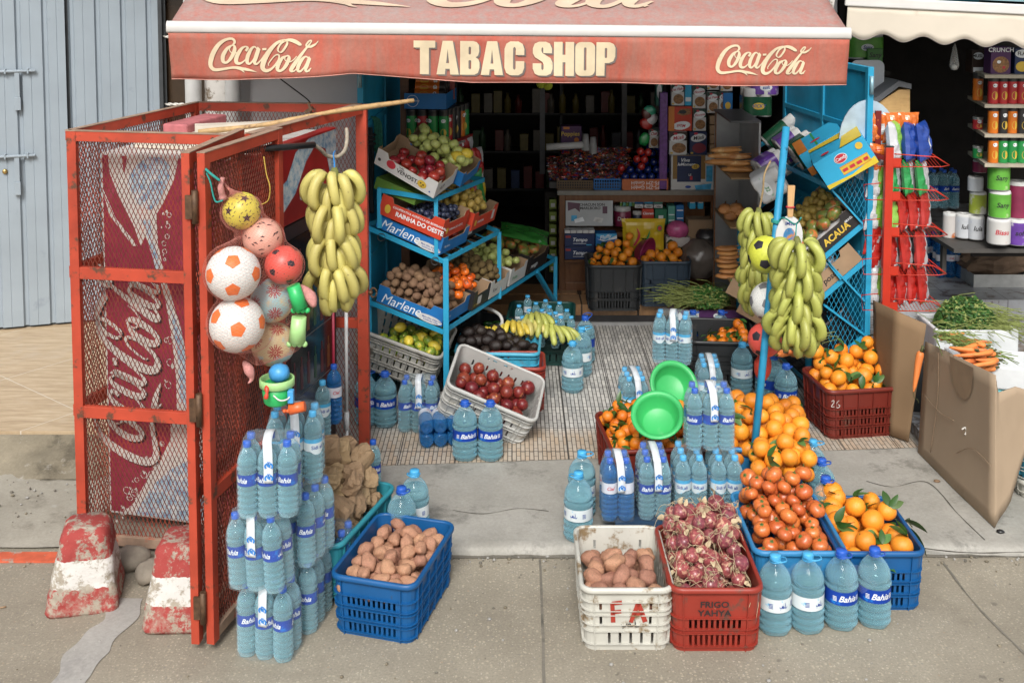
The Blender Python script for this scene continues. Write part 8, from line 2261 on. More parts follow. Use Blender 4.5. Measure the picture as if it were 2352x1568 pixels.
inb(1640,1654,640,500,mat('dark_post',(0.03,0.028,0.026),0.5),'narrow dark upright board between counter and bread cabinet',dep=0.1,y=8.9,name='upright_board',cat='board')
# on the counter top
inb(1541,1640,437,357,c_white,'poster carton with navy panel reading Vive le Moment on the counter',(('f','rect',(0.04,0.80,0.32,1.0),mat('ochre_panel',(0.26,0.15,0.04),0.5)),('f','rect',(0.14,0.70,0.24,0.99),nv),('f','txt',('Vive',0.32,0.86,0.15,0.3),ink_w),('f','txt',('leMoment',0.35,0.74,0.12,0.3),ink_w),('f','ell',(0.57,0.68,0.09,0.07,0.2),ink_y),('f','txt',('22',0.56,0.68,0.1,0),ink_k),('f','txt',('LE',0.44,0.44,0.08,0),ink_w),('f','rect',(0.44,0.5,0.30,0.41),ink_r),('f','rect',(0.82,0.97,0.25,0.7),lb_sky),('f','poly',[(0.55,0.14),(0.95,0.20),(0.93,0.03),(0.58,0.02)],lb_sky),('f','ell',(0.4,0.10,0.07,0.04),ink_n)),y=9.1)
oat = mat('oat_print',(0.26,0.13,0.05),0.6,0.5,60)
dgr = mat('box_dark_green',(0.01,0.045,0.03),0.5)
def cereal(px0,px1,py1,py0,top,label,word_,lower=oat,y=9.3,flip=False):
 if flip: fs = (('f','ell',(0.55,0.22,0.38,0.17,0.15),ink_w),('f','txt',(word_,0.55,0.22,0.17,0.2,PI),ink_r),('f','poly',[(0.35,0.7),(0.5,0.9),(0.9,0.92),(0.95,0.7),(0.6,0.62)],oat),('f','rect',(0.0,0.25,0.0,1.0),c_orange),('f','ell',(0.6,0.78,0.16,0.08),ink_k))
 else: fs = (('f','rect',(0.0,1.0,0.62,1.0),top),('f','ell',(0.5,0.74,0.45,0.17,0.2),ink_w),('f','txt',(word_,0.5,0.74,0.15 if len(word_) > 5 else 0.22,0.25,0.15),ink_r if lower is oat else ink_k),('f','ell',(0.35,0.92,0.12,0.05),ink_r),('f','ell',(0.55,0.30,0.40,0.22),lower),('f','rect',(0.05,0.2,0.05,0.12),ink_y))
 return inb(px0,px1,py1,py0,c_white if lower is oat and not flip else (c_red if flip else top),label,fs,y=y,dep=0.06,name='cereal_box')
cereal(1537,1578,356,303,mat('box_choc',(0.035,0.018,0.012),0.5),'dark brown cereal box lettered Musli on the poster carton','Müsli',lower=oat,y=9.12)
o_ = cereal(1584,1624,356,303,nv,'navy cereal box lettered Musli on the poster carton','Müsli',lower=mat('berry',(0.2,0.02,0.04),0.5),y=9.12)
cereal(1535,1590,301,245,c_red,'upside down orange cereal box lettered Musli above the dark ones','Müsli',y=9.14,flip=True)
cereal(1592,1622,301,251,dgr,'white and green oat flake box beside the upside down box','Flocons',y=9.13)
cereal(1542,1572,243,192,dgr,'oat flake box in the upper row, leftmost','Oat Flakes',y=9.13)
inb(1573,1589,243,195,c_cyan,'narrow blue box between the upper oat flake boxes',(('f','rect',(0.1,0.9,0.2,0.4),ink_w),),y=9.14,name='cereal_box')
cereal(1591,1621,249,198,dgr,'oat flake box in the upper row, second','Flocons',y=9.13); cereal(1624,1650,260,212,dgr,'oat flake box in the upper row, third','Oat Flakes',y=9.15)
cereal(1651,1675,255,212,dgr,'oat flake box partly hidden at the right of the upper row','Oat',y=9.2); inb(1661,1683,255,214,c_blue,'blue carton tucked beside the right oat flake box',(('f','ell',(0.5,0.3,0.3,0.2),ink_y),),y=9.18)
inb(1590,1620,196,160,c_yellow,'yellow carton at the top of the cereal stack',y=9.16); cereal(1624,1652,207,160,dgr,'oat flake box just under the awning edge','Flocons',y=9.17); cereal(1655,1683,210,160,dgr,'oat flake box at the top right under the awning edge','Oat',y=9.19)
for k_ in range(5): inb(1630,1650,286 + k_ * 22,266 + k_ * 22,kraft,'small plain kraft carton in the column behind the bread',group='kraft cartons behind the bread',y=9.18)
inb(1507,1522,244,160,mat('teal_box',(0.05,0.22,0.18),0.5),'narrow teal box behind the purple column',(('f','ell',(0.5,0.4,0.4,0.2),ink_w),),y=9.2)
inb(1514,1534,445,213,mat('purple_foil',(0.13,0.04,0.22),0.25,0.3,30,bump=0.4,bs=60),'tall shiny purple column of stacked packets on the counter',dep=0.08,y=9.08,name='packet_column',cat='packet stack')
cereal(1491,1512,340,296,dgr,'oat flake box left of the purple column','Oat',y=9.22)
for i_,(px,py,m_) in enumerate(((1492,255,foil('foil_mint',(0.05,0.40,0.25))),(1484,285,f_red),(1486,262,f_brn),(1480,320,f_green),(1496,275,f_white))):
 c = D(px,py,9.2); mb = MB(); mb.ball((0,0,0),(0.06,0.02,0.045),12,8,lambda p: 1 + 0.2 * NSE(p * 3)); tag(mb.build('sweet_packet',m_,M=TL(c) @ RM(0.6 * i_,4,'Y')),('mint green','red','dark brown','green','silver')[i_] + ' sweet packet hanging left of the purple column','sweet packet')
inb(1289,1336,330,290,c_purple,'purple biscuit carton lettered Poppies behind the sweets',(('f','txt',('Poppies',0.45,0.55,0.34,0.0),ink_y),('f','rect',(0.1,0.4,0.82,0.95),c_orange),('f','ell',(0.75,0.2,0.12,0.15),c_orange)),y=9.5)
mb = MB(); mb.tube([D(1255,338,9.3),D(1340,333,9.3)],0.03,12); tag(mb.build('cup_sleeve',c_white),'white sleeve of paper cups lying behind the sweets','cups')
for k_,(px,py,l_) in enumerate(((1345,345,'taller upside down stack of plastic cups'),(1362,352,'shorter upside down stack of plastic cups'))):
 c = D(px,py,9.3); mb = MB(); mb.lathe([(0.036,0.0),(0.034,0.012),(0.036,0.014),(0.024,0.14),(0.0,0.14)],16); tag(mb.build('cup_stack',mat('cup_grey',(0.34,0.34,0.34),0.4),M=TL(c)),l_,'cups')
def basket(px0,px1,py1,py0,m,label,y=9.1,txt_=None,dep=0.4):
 a,b = D(px0,py1,y),D(px1,py0,y); w,h = b.x - a.x,b.z - a.z; t = thing('sweet_basket',label,'basket',(a.x,a.y,a.z + 0.002))
 mb = MB(); n = int(w / 0.02)
 mb.box(0,w,0,0.004,0,0.012); mb.box(0,w,-0.002,0.006,h - 0.012,h); mb.box(0,0.006,0,dep,0,h); mb.box(w - 0.006,w,0,dep,0,h); mb.box(0,w,0.001,dep,-0.001,0.004)
 if txt_ is None:
  for k_ in range(n): mb.box(k_ * w / n,k_ * w / n + 0.007,0.0005,0.0035,0.012,h - 0.012)
  for z in (0.35,0.65): mb.box(0,w,0.0008,0.0032,h * z - 0.003,h * z + 0.003)
 else: mb.box(0,w,0.0005,0.0035,0.012,h - 0.012)
 mb.build('body',m,t)
 if txt_:
  mb = MB(); word(mb,TL((w / 2,-0.004,h * 0.68)) @ XZ @ RM(PI,4,'Z'),txt_,0.042); word(mb,TL((w / 2,-0.004,h * 0.28)) @ XZ @ RM(PI,4,'Z'),txt_,0.042); mb.build('print',ink_w,t)
 return t
basket(1279,1362,437,415,mat('basket_brown',(0.13,0.08,0.04),0.6),'brown wicker look basket of sweets on the counter')
basket(1364,1427,437,411,mat('basket_blue',(0.01,0.14,0.42),0.5),'small blue plastic basket of sweets on the counter')
basket(1429,1535,438,412,mat('basket_orange',(0.48,0.13,0.04),0.55),'orange crate with upside down white lettering on the counter',txt_='FS-ZM GmbH',y=9.08)
# heap of sweets
rr = random.Random(9); mb = MB(); cols = [f_brn,f_red,f_or,f_blue,f_white,c_black,kraft_d]
for q in range(1500):
 px = rr.uniform(1262,1445); t_ = rr.random(); py = 412 - 72 * t_ * (1 if px > 1290 else 0.7) ; c = D(px,py,9.14 + 0.34 * t_);
 mb.m = rr.choices(range(7),(8,5,2,3,1.2,8,6))[0]; L_,w_ = rr.uniform(0.014,0.034),rr.uniform(0.006,0.013)
 M_ = TL(c) @ RM(rr.uniform(0,3.14),4,'Z') @ RM(rr.gauss(0,0.5),4,'X')
 mb.add([(-L_,-w_,0),(L_,-w_,0),(L_,w_,0),(-L_,w_,0),(-L_ * .8,0,w_),(L_ * .8,0,w_)],[(0,1,5,4),(3,4,5,2),(0,4,3),(1,2,5)],M_)
tag(mb.build('wrapped_sweets',cols),'glittering mass of small wrapped sweets heaped on the counter','sweets',kind='stuff')
mb = MB(); a,b = D(1262,418,9.12),D(1446,345,9.5)
mb.add([(a.x,a.y,a.z),(b.x - 0.03,a.y,a.z),(b.x - 0.03,9.52,b.z - 0.05),(a.x,9.52,b.z - 0.08),(a.x,a.y,1.09),(b.x - 0.03,a.y,1.09),(b.x - 0.03,9.52,1.09),(a.x,9.52,1.09)],[(0,1,2,3),(4,5,1,0),(5,6,2,1),(7,4,0,3)])
tag(mb.build('sweet_tray',c_black),'sloping black tray under the heap of sweets','tray')
ball_b = mat('blue_wrap',(0.008,0.025,0.16),0.2,0.3,8,spec=0.8); ball_r = mat('red_wrap',(0.40,0.025,0.02),0.22,0.3,8,spec=0.8)
mb = MB(); mb.ball((0,0,0),1,14,10,lambda p: 1 + 0.07 * NSE(p * 4)); pB = Proto(mb.build('wrapped_ball',ball_b))
mb = MB(); mb.ball((0,0,0),1,14,10,lambda p: 1 + 0.07 * NSE(p * 4)); pR = Proto(mb.build('wrapped_ball',ball_r))
for r_,(py,x0,n_) in enumerate(((406,1436,5),(390,1448,5),(372,1462,4),(352,1478,3),(338,1492,2))):
 for k_ in range(n_): pB.put(TL(D(x0 + k_ * 20,py,9.13 + r_ * 0.07)) @ Matrix.Diagonal((0.035,0.035,0.035,1)),'navy wrapped ball in the pile on the orange crate','wrapped ball','navy wrapped balls')
for px,py in ((1471,348),(1488,350),(1463,365),(1480,366),(1473,382),(1427,386)): pR.put(TL(D(px,py,9.12)) @ Matrix.Diagonal((0.033,0.033,0.033,1)),'red wrapped ball on the navy pile' if px > 1430 else 'lone red wrapped ball left of the navy pile','wrapped ball','red wrapped balls' if px > 1430 else None)
# bread cabinet
steel = mat('brushed_steel',(0.32,0.33,0.34),0.35,0.15,5,metal=0.7)
cabn = thing('bread_cabinet','tall steel bread cabinet open to the left beside the counter','cabinet',D(1712,690,8.15))
a = D(1650,700,8.55); cb0 = Vector((D(1652,500,8.5).x,8.3,0.06)); cabn.location = cb0
zt = D(1690,268,8.4).z - 0.06
mb = MB(); mb.box(0.20,0.215,-0.25,0.45,0,zt); mb.box(0,0.20,0.43,0.445,0,zt); mb.build('side',steel,cabn)
mb = MB(); mb.box(-0.01,0.216,-0.25,0.45,zt,zt + 0.015); mb.build('top',mat('dark_steel',(0.06,0.06,0.062),0.4),cabn)
for py in (505,625,395):
 z = D(1690,py,8.3).z - 0.06; mb = MB(); mb.box(0.0,0.199,-0.24,0.42,z - 0.012,z); mb.build('shelf',m_planks('bread_shelf',(0.22,0.14,0.06),(0.34,0.22,0.11)),cabn)
mb = MB(); mb.box(0.0,0.006,0.40,0.42,0,zt); mb.box(0.2165,0.219,-0.24,0.0,zt - 0.32,zt - 0.14); mb.build('sticker_and_edge',mat('bread_photo',(0.32,0.13,0.04),0.5,0.5,40),cabn)
crust = mat('bread_crust',(0.42,0.19,0.06),0.55,0.25,9,(0.62,0.42,0.20),0.60,7,0.2,30,rand=0.12)
def loaf(c,L_,r_,az,label,flat_=0.75):
 mb = MB(); N = 10; mb.tube([(L_ * (f / N - 0.5),0.004 * math.sin(f),0) for f in range(N + 1)],[r_ * max(0.15,math.sin(PI * (f + 0.3) / (N + 0.6)) ** 0.4) for f in range(N + 1)],12,sq=flat_)
 for k_ in range(4): mb.box(L_ * (-0.3 + 0.2 * k_),L_ * (-0.3 + 0.2 * k_) + 0.05,-0.004,0.004,r_ * flat_ - 0.004,r_ * flat_ + 0.002,M=RM(0.1,4,'Z'))
 return tag(mb.build('bread_loaf',crust,M=TR(c,az)),label,'bread')
for k_,(px,py) in enumerate(((1668,345),(1662,358),(1690,360),(1655,373),(1688,376),(1692,390))): loaf(D(px,py,8.25),0.24,0.030,0.1 - 0.06 * k_,'long golden baguette sticking out of the steel cabinet, ' + ('topmost','upper left','upper right','lower left','lower right','lowest')[k_])
for k_,(px,py) in enumerate(((1665,480),(1678,494),(1690,478),(1700,486))): loaf(D(px,py,8.28),0.14,0.055,1.2,'round bread roll on the middle cabinet shelf, ' + ('leftmost','lowest','topmost','rightmost')[k_])
for k_,py in enumerate((571,581,590,599,610,622,634)): loaf(D(1668 + (k_ % 3) * 4,py,8.2),0.16,0.05,0.15 * (k_ % 3),'flat bread in the lower stack of the cabinet',0.42)['group'] = 'flat breads stacked in the cabinet'
# shelves at the back, bottles, hanging things
bs = thing('back_shelf','dark wall shelving full of goods at the back of the shop','shelf',(-0.6,11.3,0.22))
mb = MB()
for z in (0.4,0.8,1.2,1.6,2.0,2.4): mb.box(0,2.2,0,0.35,z,z + 0.02)
for x in (0,1.1,2.18): mb.box(x,x + 0.03,0,0.35,0,2.6)
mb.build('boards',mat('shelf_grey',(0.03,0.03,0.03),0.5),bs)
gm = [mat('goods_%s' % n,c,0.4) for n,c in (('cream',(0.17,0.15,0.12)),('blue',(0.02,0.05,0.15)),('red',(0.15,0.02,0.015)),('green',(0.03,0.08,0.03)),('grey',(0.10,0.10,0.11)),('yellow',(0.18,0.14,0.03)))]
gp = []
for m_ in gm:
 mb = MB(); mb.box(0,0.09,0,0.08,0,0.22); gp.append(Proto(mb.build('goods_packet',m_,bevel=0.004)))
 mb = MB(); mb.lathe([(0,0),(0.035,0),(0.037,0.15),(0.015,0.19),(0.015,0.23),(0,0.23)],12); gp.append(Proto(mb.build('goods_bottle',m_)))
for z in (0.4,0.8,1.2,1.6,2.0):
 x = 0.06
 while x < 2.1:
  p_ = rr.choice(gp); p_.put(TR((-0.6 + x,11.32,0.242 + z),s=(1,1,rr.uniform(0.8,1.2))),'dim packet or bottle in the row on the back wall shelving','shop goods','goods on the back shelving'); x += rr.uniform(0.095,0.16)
sh2 = thing('side_shelf','shelf of yellow green tins beside the counter','shelf',D(1252,660,9.4))
mb = MB(); mb.box(0,0.10,0,0.2,0,0.85); mb.build('upright',dark_m,sh2)
for k_ in range(6): inb(1262,1278,480 + k_ * 29,458 + k_ * 29,mat('tin_lime',(0.20,0.28,0.04),0.4),'yellow green packet in the column left of the counter',(('f','rect',(0.2,0.8,0.2,0.6),c_white),),group='yellow green packets beside the counter',y=9.3,dep=0.08)
for k_,(px,py) in enumerate(((1243,192),(1258,196),(1250,184))):
 mb = MB(); mb.ball((0,0,0),0.038,14,10); tag(mb.build('tennis_ball',mat('tennis_yellow',(0.42,0.48,0.04),0.9,0.1,40),M=TL(D(px,py,8.2))),('left','right','top')[k_] + ' yellow green tennis ball hanging under the awning edge','ball')
mb = MB(); mb.tube([D(1250,184,8.2),D(1250,100,8.3)],0.002,4); tag(mb.build('string',black_pl),'dark cord from which the tennis balls hang','string')
fr2 = thing('door_frame_inside','pale grey frame of an inner doorway in the dark shop','doorway',D(1248,400,10.6))
mb = MB(); c = D(1248,400,10.6)
for px in (1240,1428): v = D(px,300,10.6); mb.box(v.x - c.x,v.x - c.x + 0.05,0,0.04,0.0,0.95)
v0,v1 = D(1240,228,10.6),D(1428,228,10.6); mb.box(v0.x - c.x,v1.x - c.x + 0.05,-0.001,0.041,0.95,1.0)
mb.build('frame',mat('grey_frame',(0.14,0.14,0.145),0.5),fr2)
# ================================================================ neighbour: crisp rack, shelves, cardboard, vegetables
rk3 = thing('crisp_rack','tall red wire rack of crisp bags in front of the neighbouring shop','rack',(2.50,7.0,0.12))
KO = Vector((2.50,7.0,0.12)); rack_red = mat('rack_red',(0.48,0.030,0.012),0.4,0.1,8)
pA = D(2042,338,7.0); pB_ = D(2040,715,7.0)
mb = MB(); mb.box(pA.x - KO.x - 0.026,pA.x - KO.x + 0.026,-0.02,0.02,0.0,pA.z - KO.z); mb.build('upright',rack_red,rk3,bevel=0.003)
mb = MB(); mb.box(pA.x - KO.x - 0.027,pA.x - KO.x + 0.027,-0.021,0.021,pA.z - KO.z + 0.0005,pA.z - KO.z + 0.008); mb.build('cap',black_pl,rk3)
mb = MB(); mb.box(pA.x - KO.x - 0.012,pA.x - KO.x + 0.012,0.35,0.37,0.0,pA.z - KO.z + 0.15); mb.bar((pA.x - KO.x,0.02,pA.z - KO.z - 0.08),(pA.x - KO.x - 0.16,0.12,pA.z - KO.z - 0.04),0.03); mb.build('back_upright',mat('rack_dark_red',(0.16,0.01,0.008),0.4),rk3)
mb = MB(); mb.prism(ell(0,0,0.19,0.27,30),0.012,TL((pA.x - KO.x - 0.09,0.16,pA.z - KO.z + 0.02)) @ XZ); mb.build('oval_board',mat('pale_blue_board',(0.36,0.46,0.54),0.4),rk3)
mb = MB(); mb.box(pA.x - KO.x - 0.05,pA.x - KO.x - 0.012,0.12,0.14,pA.z - KO.z - 0.06,pA.z - KO.z + 0.22); mb.build('plate',mat('rack_dark_red',(0,0,0)),rk3)
RW = 0.36
zs = [D(2050,py,7.0).z for py in (382,459,541,630,712)]
for z in zs:
 mb = MB(); x0 = pA.x - KO.x + 0.027; zz = z - KO.z
 mb.box(x0,x0 + 0.05,-0.012,0.0,zz - 0.01,zz + 0.055)
 loop = [(x0,-0.02,zz),(x0 + RW - 0.05,-0.02,zz),(x0 + RW,-0.02,zz + 0.01),(x0 + RW - 0.05,0.2,zz + 0.06),(x0,0.2,zz + 0.06)]
 mb.tube(loop,0.0032,6); mb.tube([(x0,-0.028,zz + 0.085),(x0 + RW - 0.09,-0.028,zz + 0.065),(x0 + RW,-0.02,zz + 0.01)],0.0042,6)
 for k_ in range(14): x = x0 + 0.02 + k_ * 0.022; mb.tube([(x,-0.02,zz),(x,0.2,zz + 0.06)],0.002,4,caps=False)
 mb.build('wire_shelf',rack_red,rk3)
 mb = MB(); x0 = pA.x - KO.x - 0.027
 mb.tube([(x0,0,zz),(x0 - 0.12,0.0,zz),(x0 - 0.13,0.0,zz + 0.10),(x0 - 0.02,0.0,zz + 0.11)],0.0035,6); mb.build('side_wire',rack_red,rk3)
bagd = {'o': Proto(bag_obj(0.16,0.20,0.07,f_or,f_or,m3=f_white)),'b': Proto(bag_obj(0.17,0.26,0.085,f_blue,f_blue,m3=f_white)),'w': Proto(bag_obj(0.18,0.27,0.08,f_white,foil('foil_lime',(0.25,0.50,0.08)))),'g': Proto(bag_obj(0.17,0.24,0.06,f_green,f_white)),'r': Proto(bag_obj(0.17,0.245,0.06,f_red,f_white)),'l': Proto(bag_obj(0.19,0.245,0.08,foil('foil_lime',(0,0,0)),f_white))}
rows = [('wbb',0,'top'),('ggg',1,'second'),('lrrr',2,'third'),('rrr',3,'fourth'),('rrrr',4,'bottom')]
cn = {'o': 'orange','b': 'deep blue','w': 'white and lime','g': 'green and silver','r': 'red and silver','l': 'lime and silver'}
for s_,k_,nm in rows:
 n = len(s_)
 for q,ch in enumerate(s_):
  x = pA.x + 0.075 + q * (0.30 / n) ; z = zs[k_] + 0.015
  bagd[ch].put(TR((x,7.08 + 0.015 * q,z),R(52 + 5 * math.sin(q * 3)),R(-6),R(5 * math.sin(q * 2 + k_))),cn[ch] + ' crisp bag on the ' + nm + ' shelf of the red rack','crisp bag',cn[ch] + ' bags on the ' + nm + ' shelf')
for q in range(3): bagd['o'].put(TR((pA.x - 0.0 + 0.10 * q - 0.02,7.16,zs[0] + 0.13),R(15)),'orange crisp bag standing behind the top shelf of the red rack','crisp bag','orange bags behind the rack')
for q,(px,py,ch) in enumerate(((2012,455,'w'),(2008,530,'w'),(2015,620,'r'),(2010,700,'w'),(2012,400,'o'),(2005,585,'r'))):
 bagd[ch].put(TR(D(px,py,7.12),R(20),0,R(8)),cn[ch] + ' crisp bag on the left side of the red rack, ' + ('upper','middle','lower middle','lowest','topmost','centre')[q],'crisp bag')
# rounded white board and wooden box behind blue door
mb = MB(); a,b = D(1950,310,8.1),D(2030,138,8.1); mb.prism(rrect(0,b.x - a.x,0,b.z - a.z,0.05,6),0.02,TL(a) @ XZ)
wbd = tag(mb.build('white_board',mat('board_grey',(0.40,0.42,0.45),0.5,0.05,4),bevel=0.004),'pale grey board with rounded corner behind the right blue door','board')
a = D(1985,300,7.9); wb = thing('wooden_box','light wooden box with slanted grey roof behind the crisp rack','box',a)
def q3(px,py,y=7.9): v = D(px,py,y) - a; return v
pl = [q3(1998,300),q3(2090,300),q3(2090,206),q3(2066,206),q3(1998,248)]
mb = MB(); n = 5; mb.add(pl + [p + Vector((0,0.3,0)) for p in pl],[(0,1,2,3,4),(9,8,7,6,5)] + [(i,i + 5,(i + 1) % 5 + 5,(i + 1) % 5) for i in range(5)]); mb.build('body',m_planks('light_wood',(0.48,0.28,0.10),(0.62,0.40,0.17),(1,1,8)),wb)
mb = MB(); pr = [q3(1982,258),q3(2062,198),q3(2090,204),q3(2090,192),q3(2060,186),q3(1978,246)]; mb.add([p + Vector((0,-0.03,0)) for p in pr] + [p + Vector((0,0.33,0)) for p in pr],[tuple(range(6)),tuple(range(11,5,-1))] + [(i,i + 6,(i + 1) % 6 + 6,(i + 1) % 6) for i in range(6)]); mb.build('roof',mat('grey_roof',(0.10,0.105,0.115),0.6),wb)
roll_pack(TL(D(1985,135,8.6)),2,2,1,c_roll,'pair of green kitchen roll packs under the cream awning',w_lime,txt_='Sany',r=0.07,h=0.12)
inb(1992,2028,150,112,mat('kitchen_green',(0.05,0.20,0.04),0.4,0.3,9),'green carton lettered Sany high behind the cream awning',(('f','txt',('Sany',0.5,0.6,0.4,0.2),ink_k),),y=8.5)
# supports for the high things
mb = MB(); v = D(1960,152,8.6); mb.box(2.62,2.95,8.45,8.75,v.z - 0.06,v.z - 0.03); tag(mb.build('wall_shelf',dark_m),'short dark wall shelf under the green kitchen rolls','shelf')
# hanging bulb bag
c = D(2193,100,7.6); mb = MB(); mb.lathe([(0.002,0),(0.012,-0.03),(0.03,-0.13),(0.033,-0.16),(0.02,-0.185),(0.0,-0.19)],14); hb = tag(mb.build('hanging_bag',clear('clear_bag',(0.5,0.5,0.48),0.22,0.2),M=TL(c)),'small clear bag hanging from the cream awning','bag')
mb = MB(); mb.ball((0,0,-0.168),0.02,10,8); mb.build('bulb',whj,hb)
# corner shelf with crisp tubes
shf = thing('corner_shelf','pale shelf unit of crisp tubes and cereal at the right edge','shelf',D(2225,620,7.9))
SO2 = shf.location.copy()
sy = [172,240,308,376]
for py in sy:
 z = D(2270,py,7.75).z; P_ = [Vector((D(2222,py,8.3).x,8.3,z)),Vector((D(2262,py,7.75).x,7.75,z)),Vector((D(2262,py,7.75).x + 0.8,7.70,z)),Vector((D(2262,py,7.75).x + 0.8,8.3,z))]
 mb = MB(); mb.add([p - SO2 for p in P_] + [p - SO2 - Vector((0,0,0.025)) for p in P_],[(0,1,2,3),(7,6,5,4),(0,4,5,1),(1,5,6,2),(2,6,7,3),(3,7,4,0)]); mb.build('board',mat('cream_shelf',(0.36,0.32,0.25),0.5),shf)
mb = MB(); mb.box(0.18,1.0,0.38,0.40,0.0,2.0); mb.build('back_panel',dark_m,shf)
grid = [(172,(can_k,can_k,can_k)),]
inb(2275,2323,171,108,c_purple,'purple cereal box lettered CRUNCH on the top corner shelf',(('f','txt',('CRUNCH',0.5,0.88,0.22,0.0),ink_w),('f','ell',(0.5,0.35,0.42,0.3),oat),('f','ell',(0.4,0.45,0.1,0.06),ink_w),('f','ell',(0.65,0.25,0.08,0.05),ink_r)),y=7.8,name='cereal_box')
inb(2330,2375,171,112,nv,'navy cereal box lettered FLAKES cut by the right edge',(('f','ell',(0.4,0.8,0.4,0.16),ink_w),('f','txt',('FLA',0.35,0.8,0.2,0.0),ink_k),('f','ell',(0.4,0.3,0.35,0.2),ink_y)),y=7.8,name='cereal_box')
inb(2232,2262,168,116,mat('box_choc',(0,0,0)),'dark cereal box lettered MUSLI in the shade of the corner shelf',(('f','ell',(0.5,0.75,0.42,0.16),ink_w),('f','txt',('MUSLI',0.5,0.75,0.2,0.0),ink_k),('f','rect',(0.1,0.9,0.05,0.25),ink_w)),y=8.05,name='cereal_box')
for py,ms in ((240,(can_r,can_r,can_r,can_r)),(308,(can_o,can_k,can_o,can_k)),(376,(can_o,can_g,can_g,can_g))):
 for q,m_ in enumerate(ms):
  c = D(2280 + q * 21.5,py,7.80); tube_can((c.x,7.80,D(2270,py,7.75).z + 0.001),0.20,m_,'crisp tube standing at the front of the corner shelf, ' + {240: 'upper row',308: 'middle row',376: 'lowest row'}[py],rz=q * 0.1,group='corner shelf tubes %d' % py)
 c = D(2245,py,8.0); tube_can((c.x,8.0,D(2270,py,7.75).z + 0.001),0.20 if py == 240 else 0.088,{240: can_o,308: can_r,376: can_g}[py],{240: 'orange crisp tube at the inner end of the upper corner shelf',308: 'short red crisp tube at the inner end of the middle corner shelf',376: 'short green crisp tube at the inner end of the lowest corner shelf'}[py])
# kitchen rolls
def big_roll(px,py0,py1,m,txt_,label,y=7.9,r=0.075,ink=ink_k):
 a,b = D(px,py0,y),D(px,py1,y); h = b.z - a.z; t = thing('kitchen_roll_pack',label,'kitchen roll',a); mb = MB(); mb.lathe([(0.02,0),(r * 0.95,0),(r,0.01),(r,h - 0.01),(r * 0.95,h),(0.02,h),(0.02,h - 0.02)],24); mb.build('roll',c_roll,t)
 mb = MB(); mb.lathe([(r + 0.0015,h * 0.04),(r + 0.0015,h * 0.9)],24); w_ = mb.build('wrapper',m,t)
 if txt_: mb = MB(); vs,fs = text_mesh(txt_,0.05,0.02,0.2); mb.add(wrap(vs,r + 0.003,-PI / 2 - 0.1,h * 0.5),fs); mb.build('print',ink,w_)
big_roll(2293,435,376,w_lime,'Sany','green kitchen roll lettered Sany, upper of the right stack',y=7.85)
big_roll(2295,498,437,w_lime,'Sany','green kitchen roll lettered Sany, lower of the right stack',y=7.85)
big_roll(2293,558,500,mat('wrap_rose',(0.55,0.54,0.52),0.4,0.05,8,(0.5,0.05,0.08),0.64,9),'Bissu','white roll with rose print at the foot of the right stack',y=7.85,r=0.08,ink=ink_r)
big_roll(2335,500,415,mat('wrap_maroon',(0.20,0.02,0.06),0.4,0.2,9),None,'maroon wrapped roll cut by the right edge',y=7.95)
big_roll(2335,560,502,w_pur,'soft','purple wrapped roll low at the right edge',y=7.9)
big_roll(2212,545,490,w_wht,'lula','white and navy roll pack beside the bottle packs',y=8.15,r=0.06)
big_roll(2240,548,495,w_wht,'lula','white and navy roll pack next to the rose print roll',y=8.1,r=0.06)
big_roll(2180,545,488,mat('wrap_orange_w',(0.55,0.52,0.5),0.4,0.05,8,(0.5,0.14,0.03),0.55,6),None,'white and orange roll at the left of the roll stacks',y=8.2,r=0.05)
big_roll(2245,490,440,mat('wrap_yellowgreen',(0.35,0.42,0.05),0.4,0.2,8,(0.55,0.55,0.5),0.5,7),None,'yellow green roll behind the lettered green rolls',y=8.15,r=0.06)
big_roll(2240,438,405,w_wht,None,'white roll with blue print high behind the green rolls',y=8.15,r=0.055)
big_roll(2250,395,368,mat('wrap_maroon',(0,0,0)),None,'maroon and white roll just below the lowest tube shelf',y=8.1,r=0.05)
rb = thing('roll_bench','low white bench holding the kitchen rolls','bench',D(2170,640,8.0));
v = D(2200,560,8.0); mb = MB(); mb.box(0,1.0,-0.15,0.3,v.z - rb.location.z - 0.03,v.z - rb.location.z); mb.build('seat',mat('bench_dark',(0.06,0.055,0.05),0.6),rb)
mb = MB(); mb.box(0.02,0.05,0.1,0.15,0,v.z - rb.location.z - 0.03); mb.box(0.9,0.93,0.1,0.15,0,v.z - rb.location.z - 0.03); mb.build('legs',mat('bench_dark',(0,0,0)),rb)
# blue bottle packs inside
for k_,(px,py,z,l_) in enumerate(((2185,640,0.25,'dark blue bottle pack on the marble floor, nearer one'),(2150,620,0.25,'dark blue bottle pack on the marble floor, left one'),(2170,480,0.0,'blue bottle pack standing on other packs in the neighbour shop'))):
 if z: g = G(px,py,z); y_ = g.y
 else: g = D(px,py,8.9)
 pack('ciel' if k_ < 2 else 'bahia',TL(g if not z else (g.x,g.y,z + 0.002)) @ RM(R(-5),4,'Z'),3,2,l_,strip=False,wr=False)
# white box with brown paper sack
a_ = D(2236,660,7.8); g = G(2236,660,0.252)
tray(TL((g.x,g.y,0.252)),0.55,0.40,0.11,whj,'white foam box under the crumpled brown paper sack',inner=whj,ch=0.0)
mb = MB(); mb.smooth = False; mb.ball((0,0,0),(0.30,0.20,0.13),26,16,lambda p: 1 + 0.28 * NSE(p * 2.2) + 0.12 * NSE(p * 6)); mb.sm = [False] * len(mb.sm)
tag(mb.build('paper_sack',mat('dark_brown_paper',(0.17,0.11,0.07),0.85,0.2,9,bump=0.4,bs=40),M=TL((g.x + 0.28,g.y + 0.2,0.42))),'crumpled dark brown paper sack lying on the white foam box','sack')
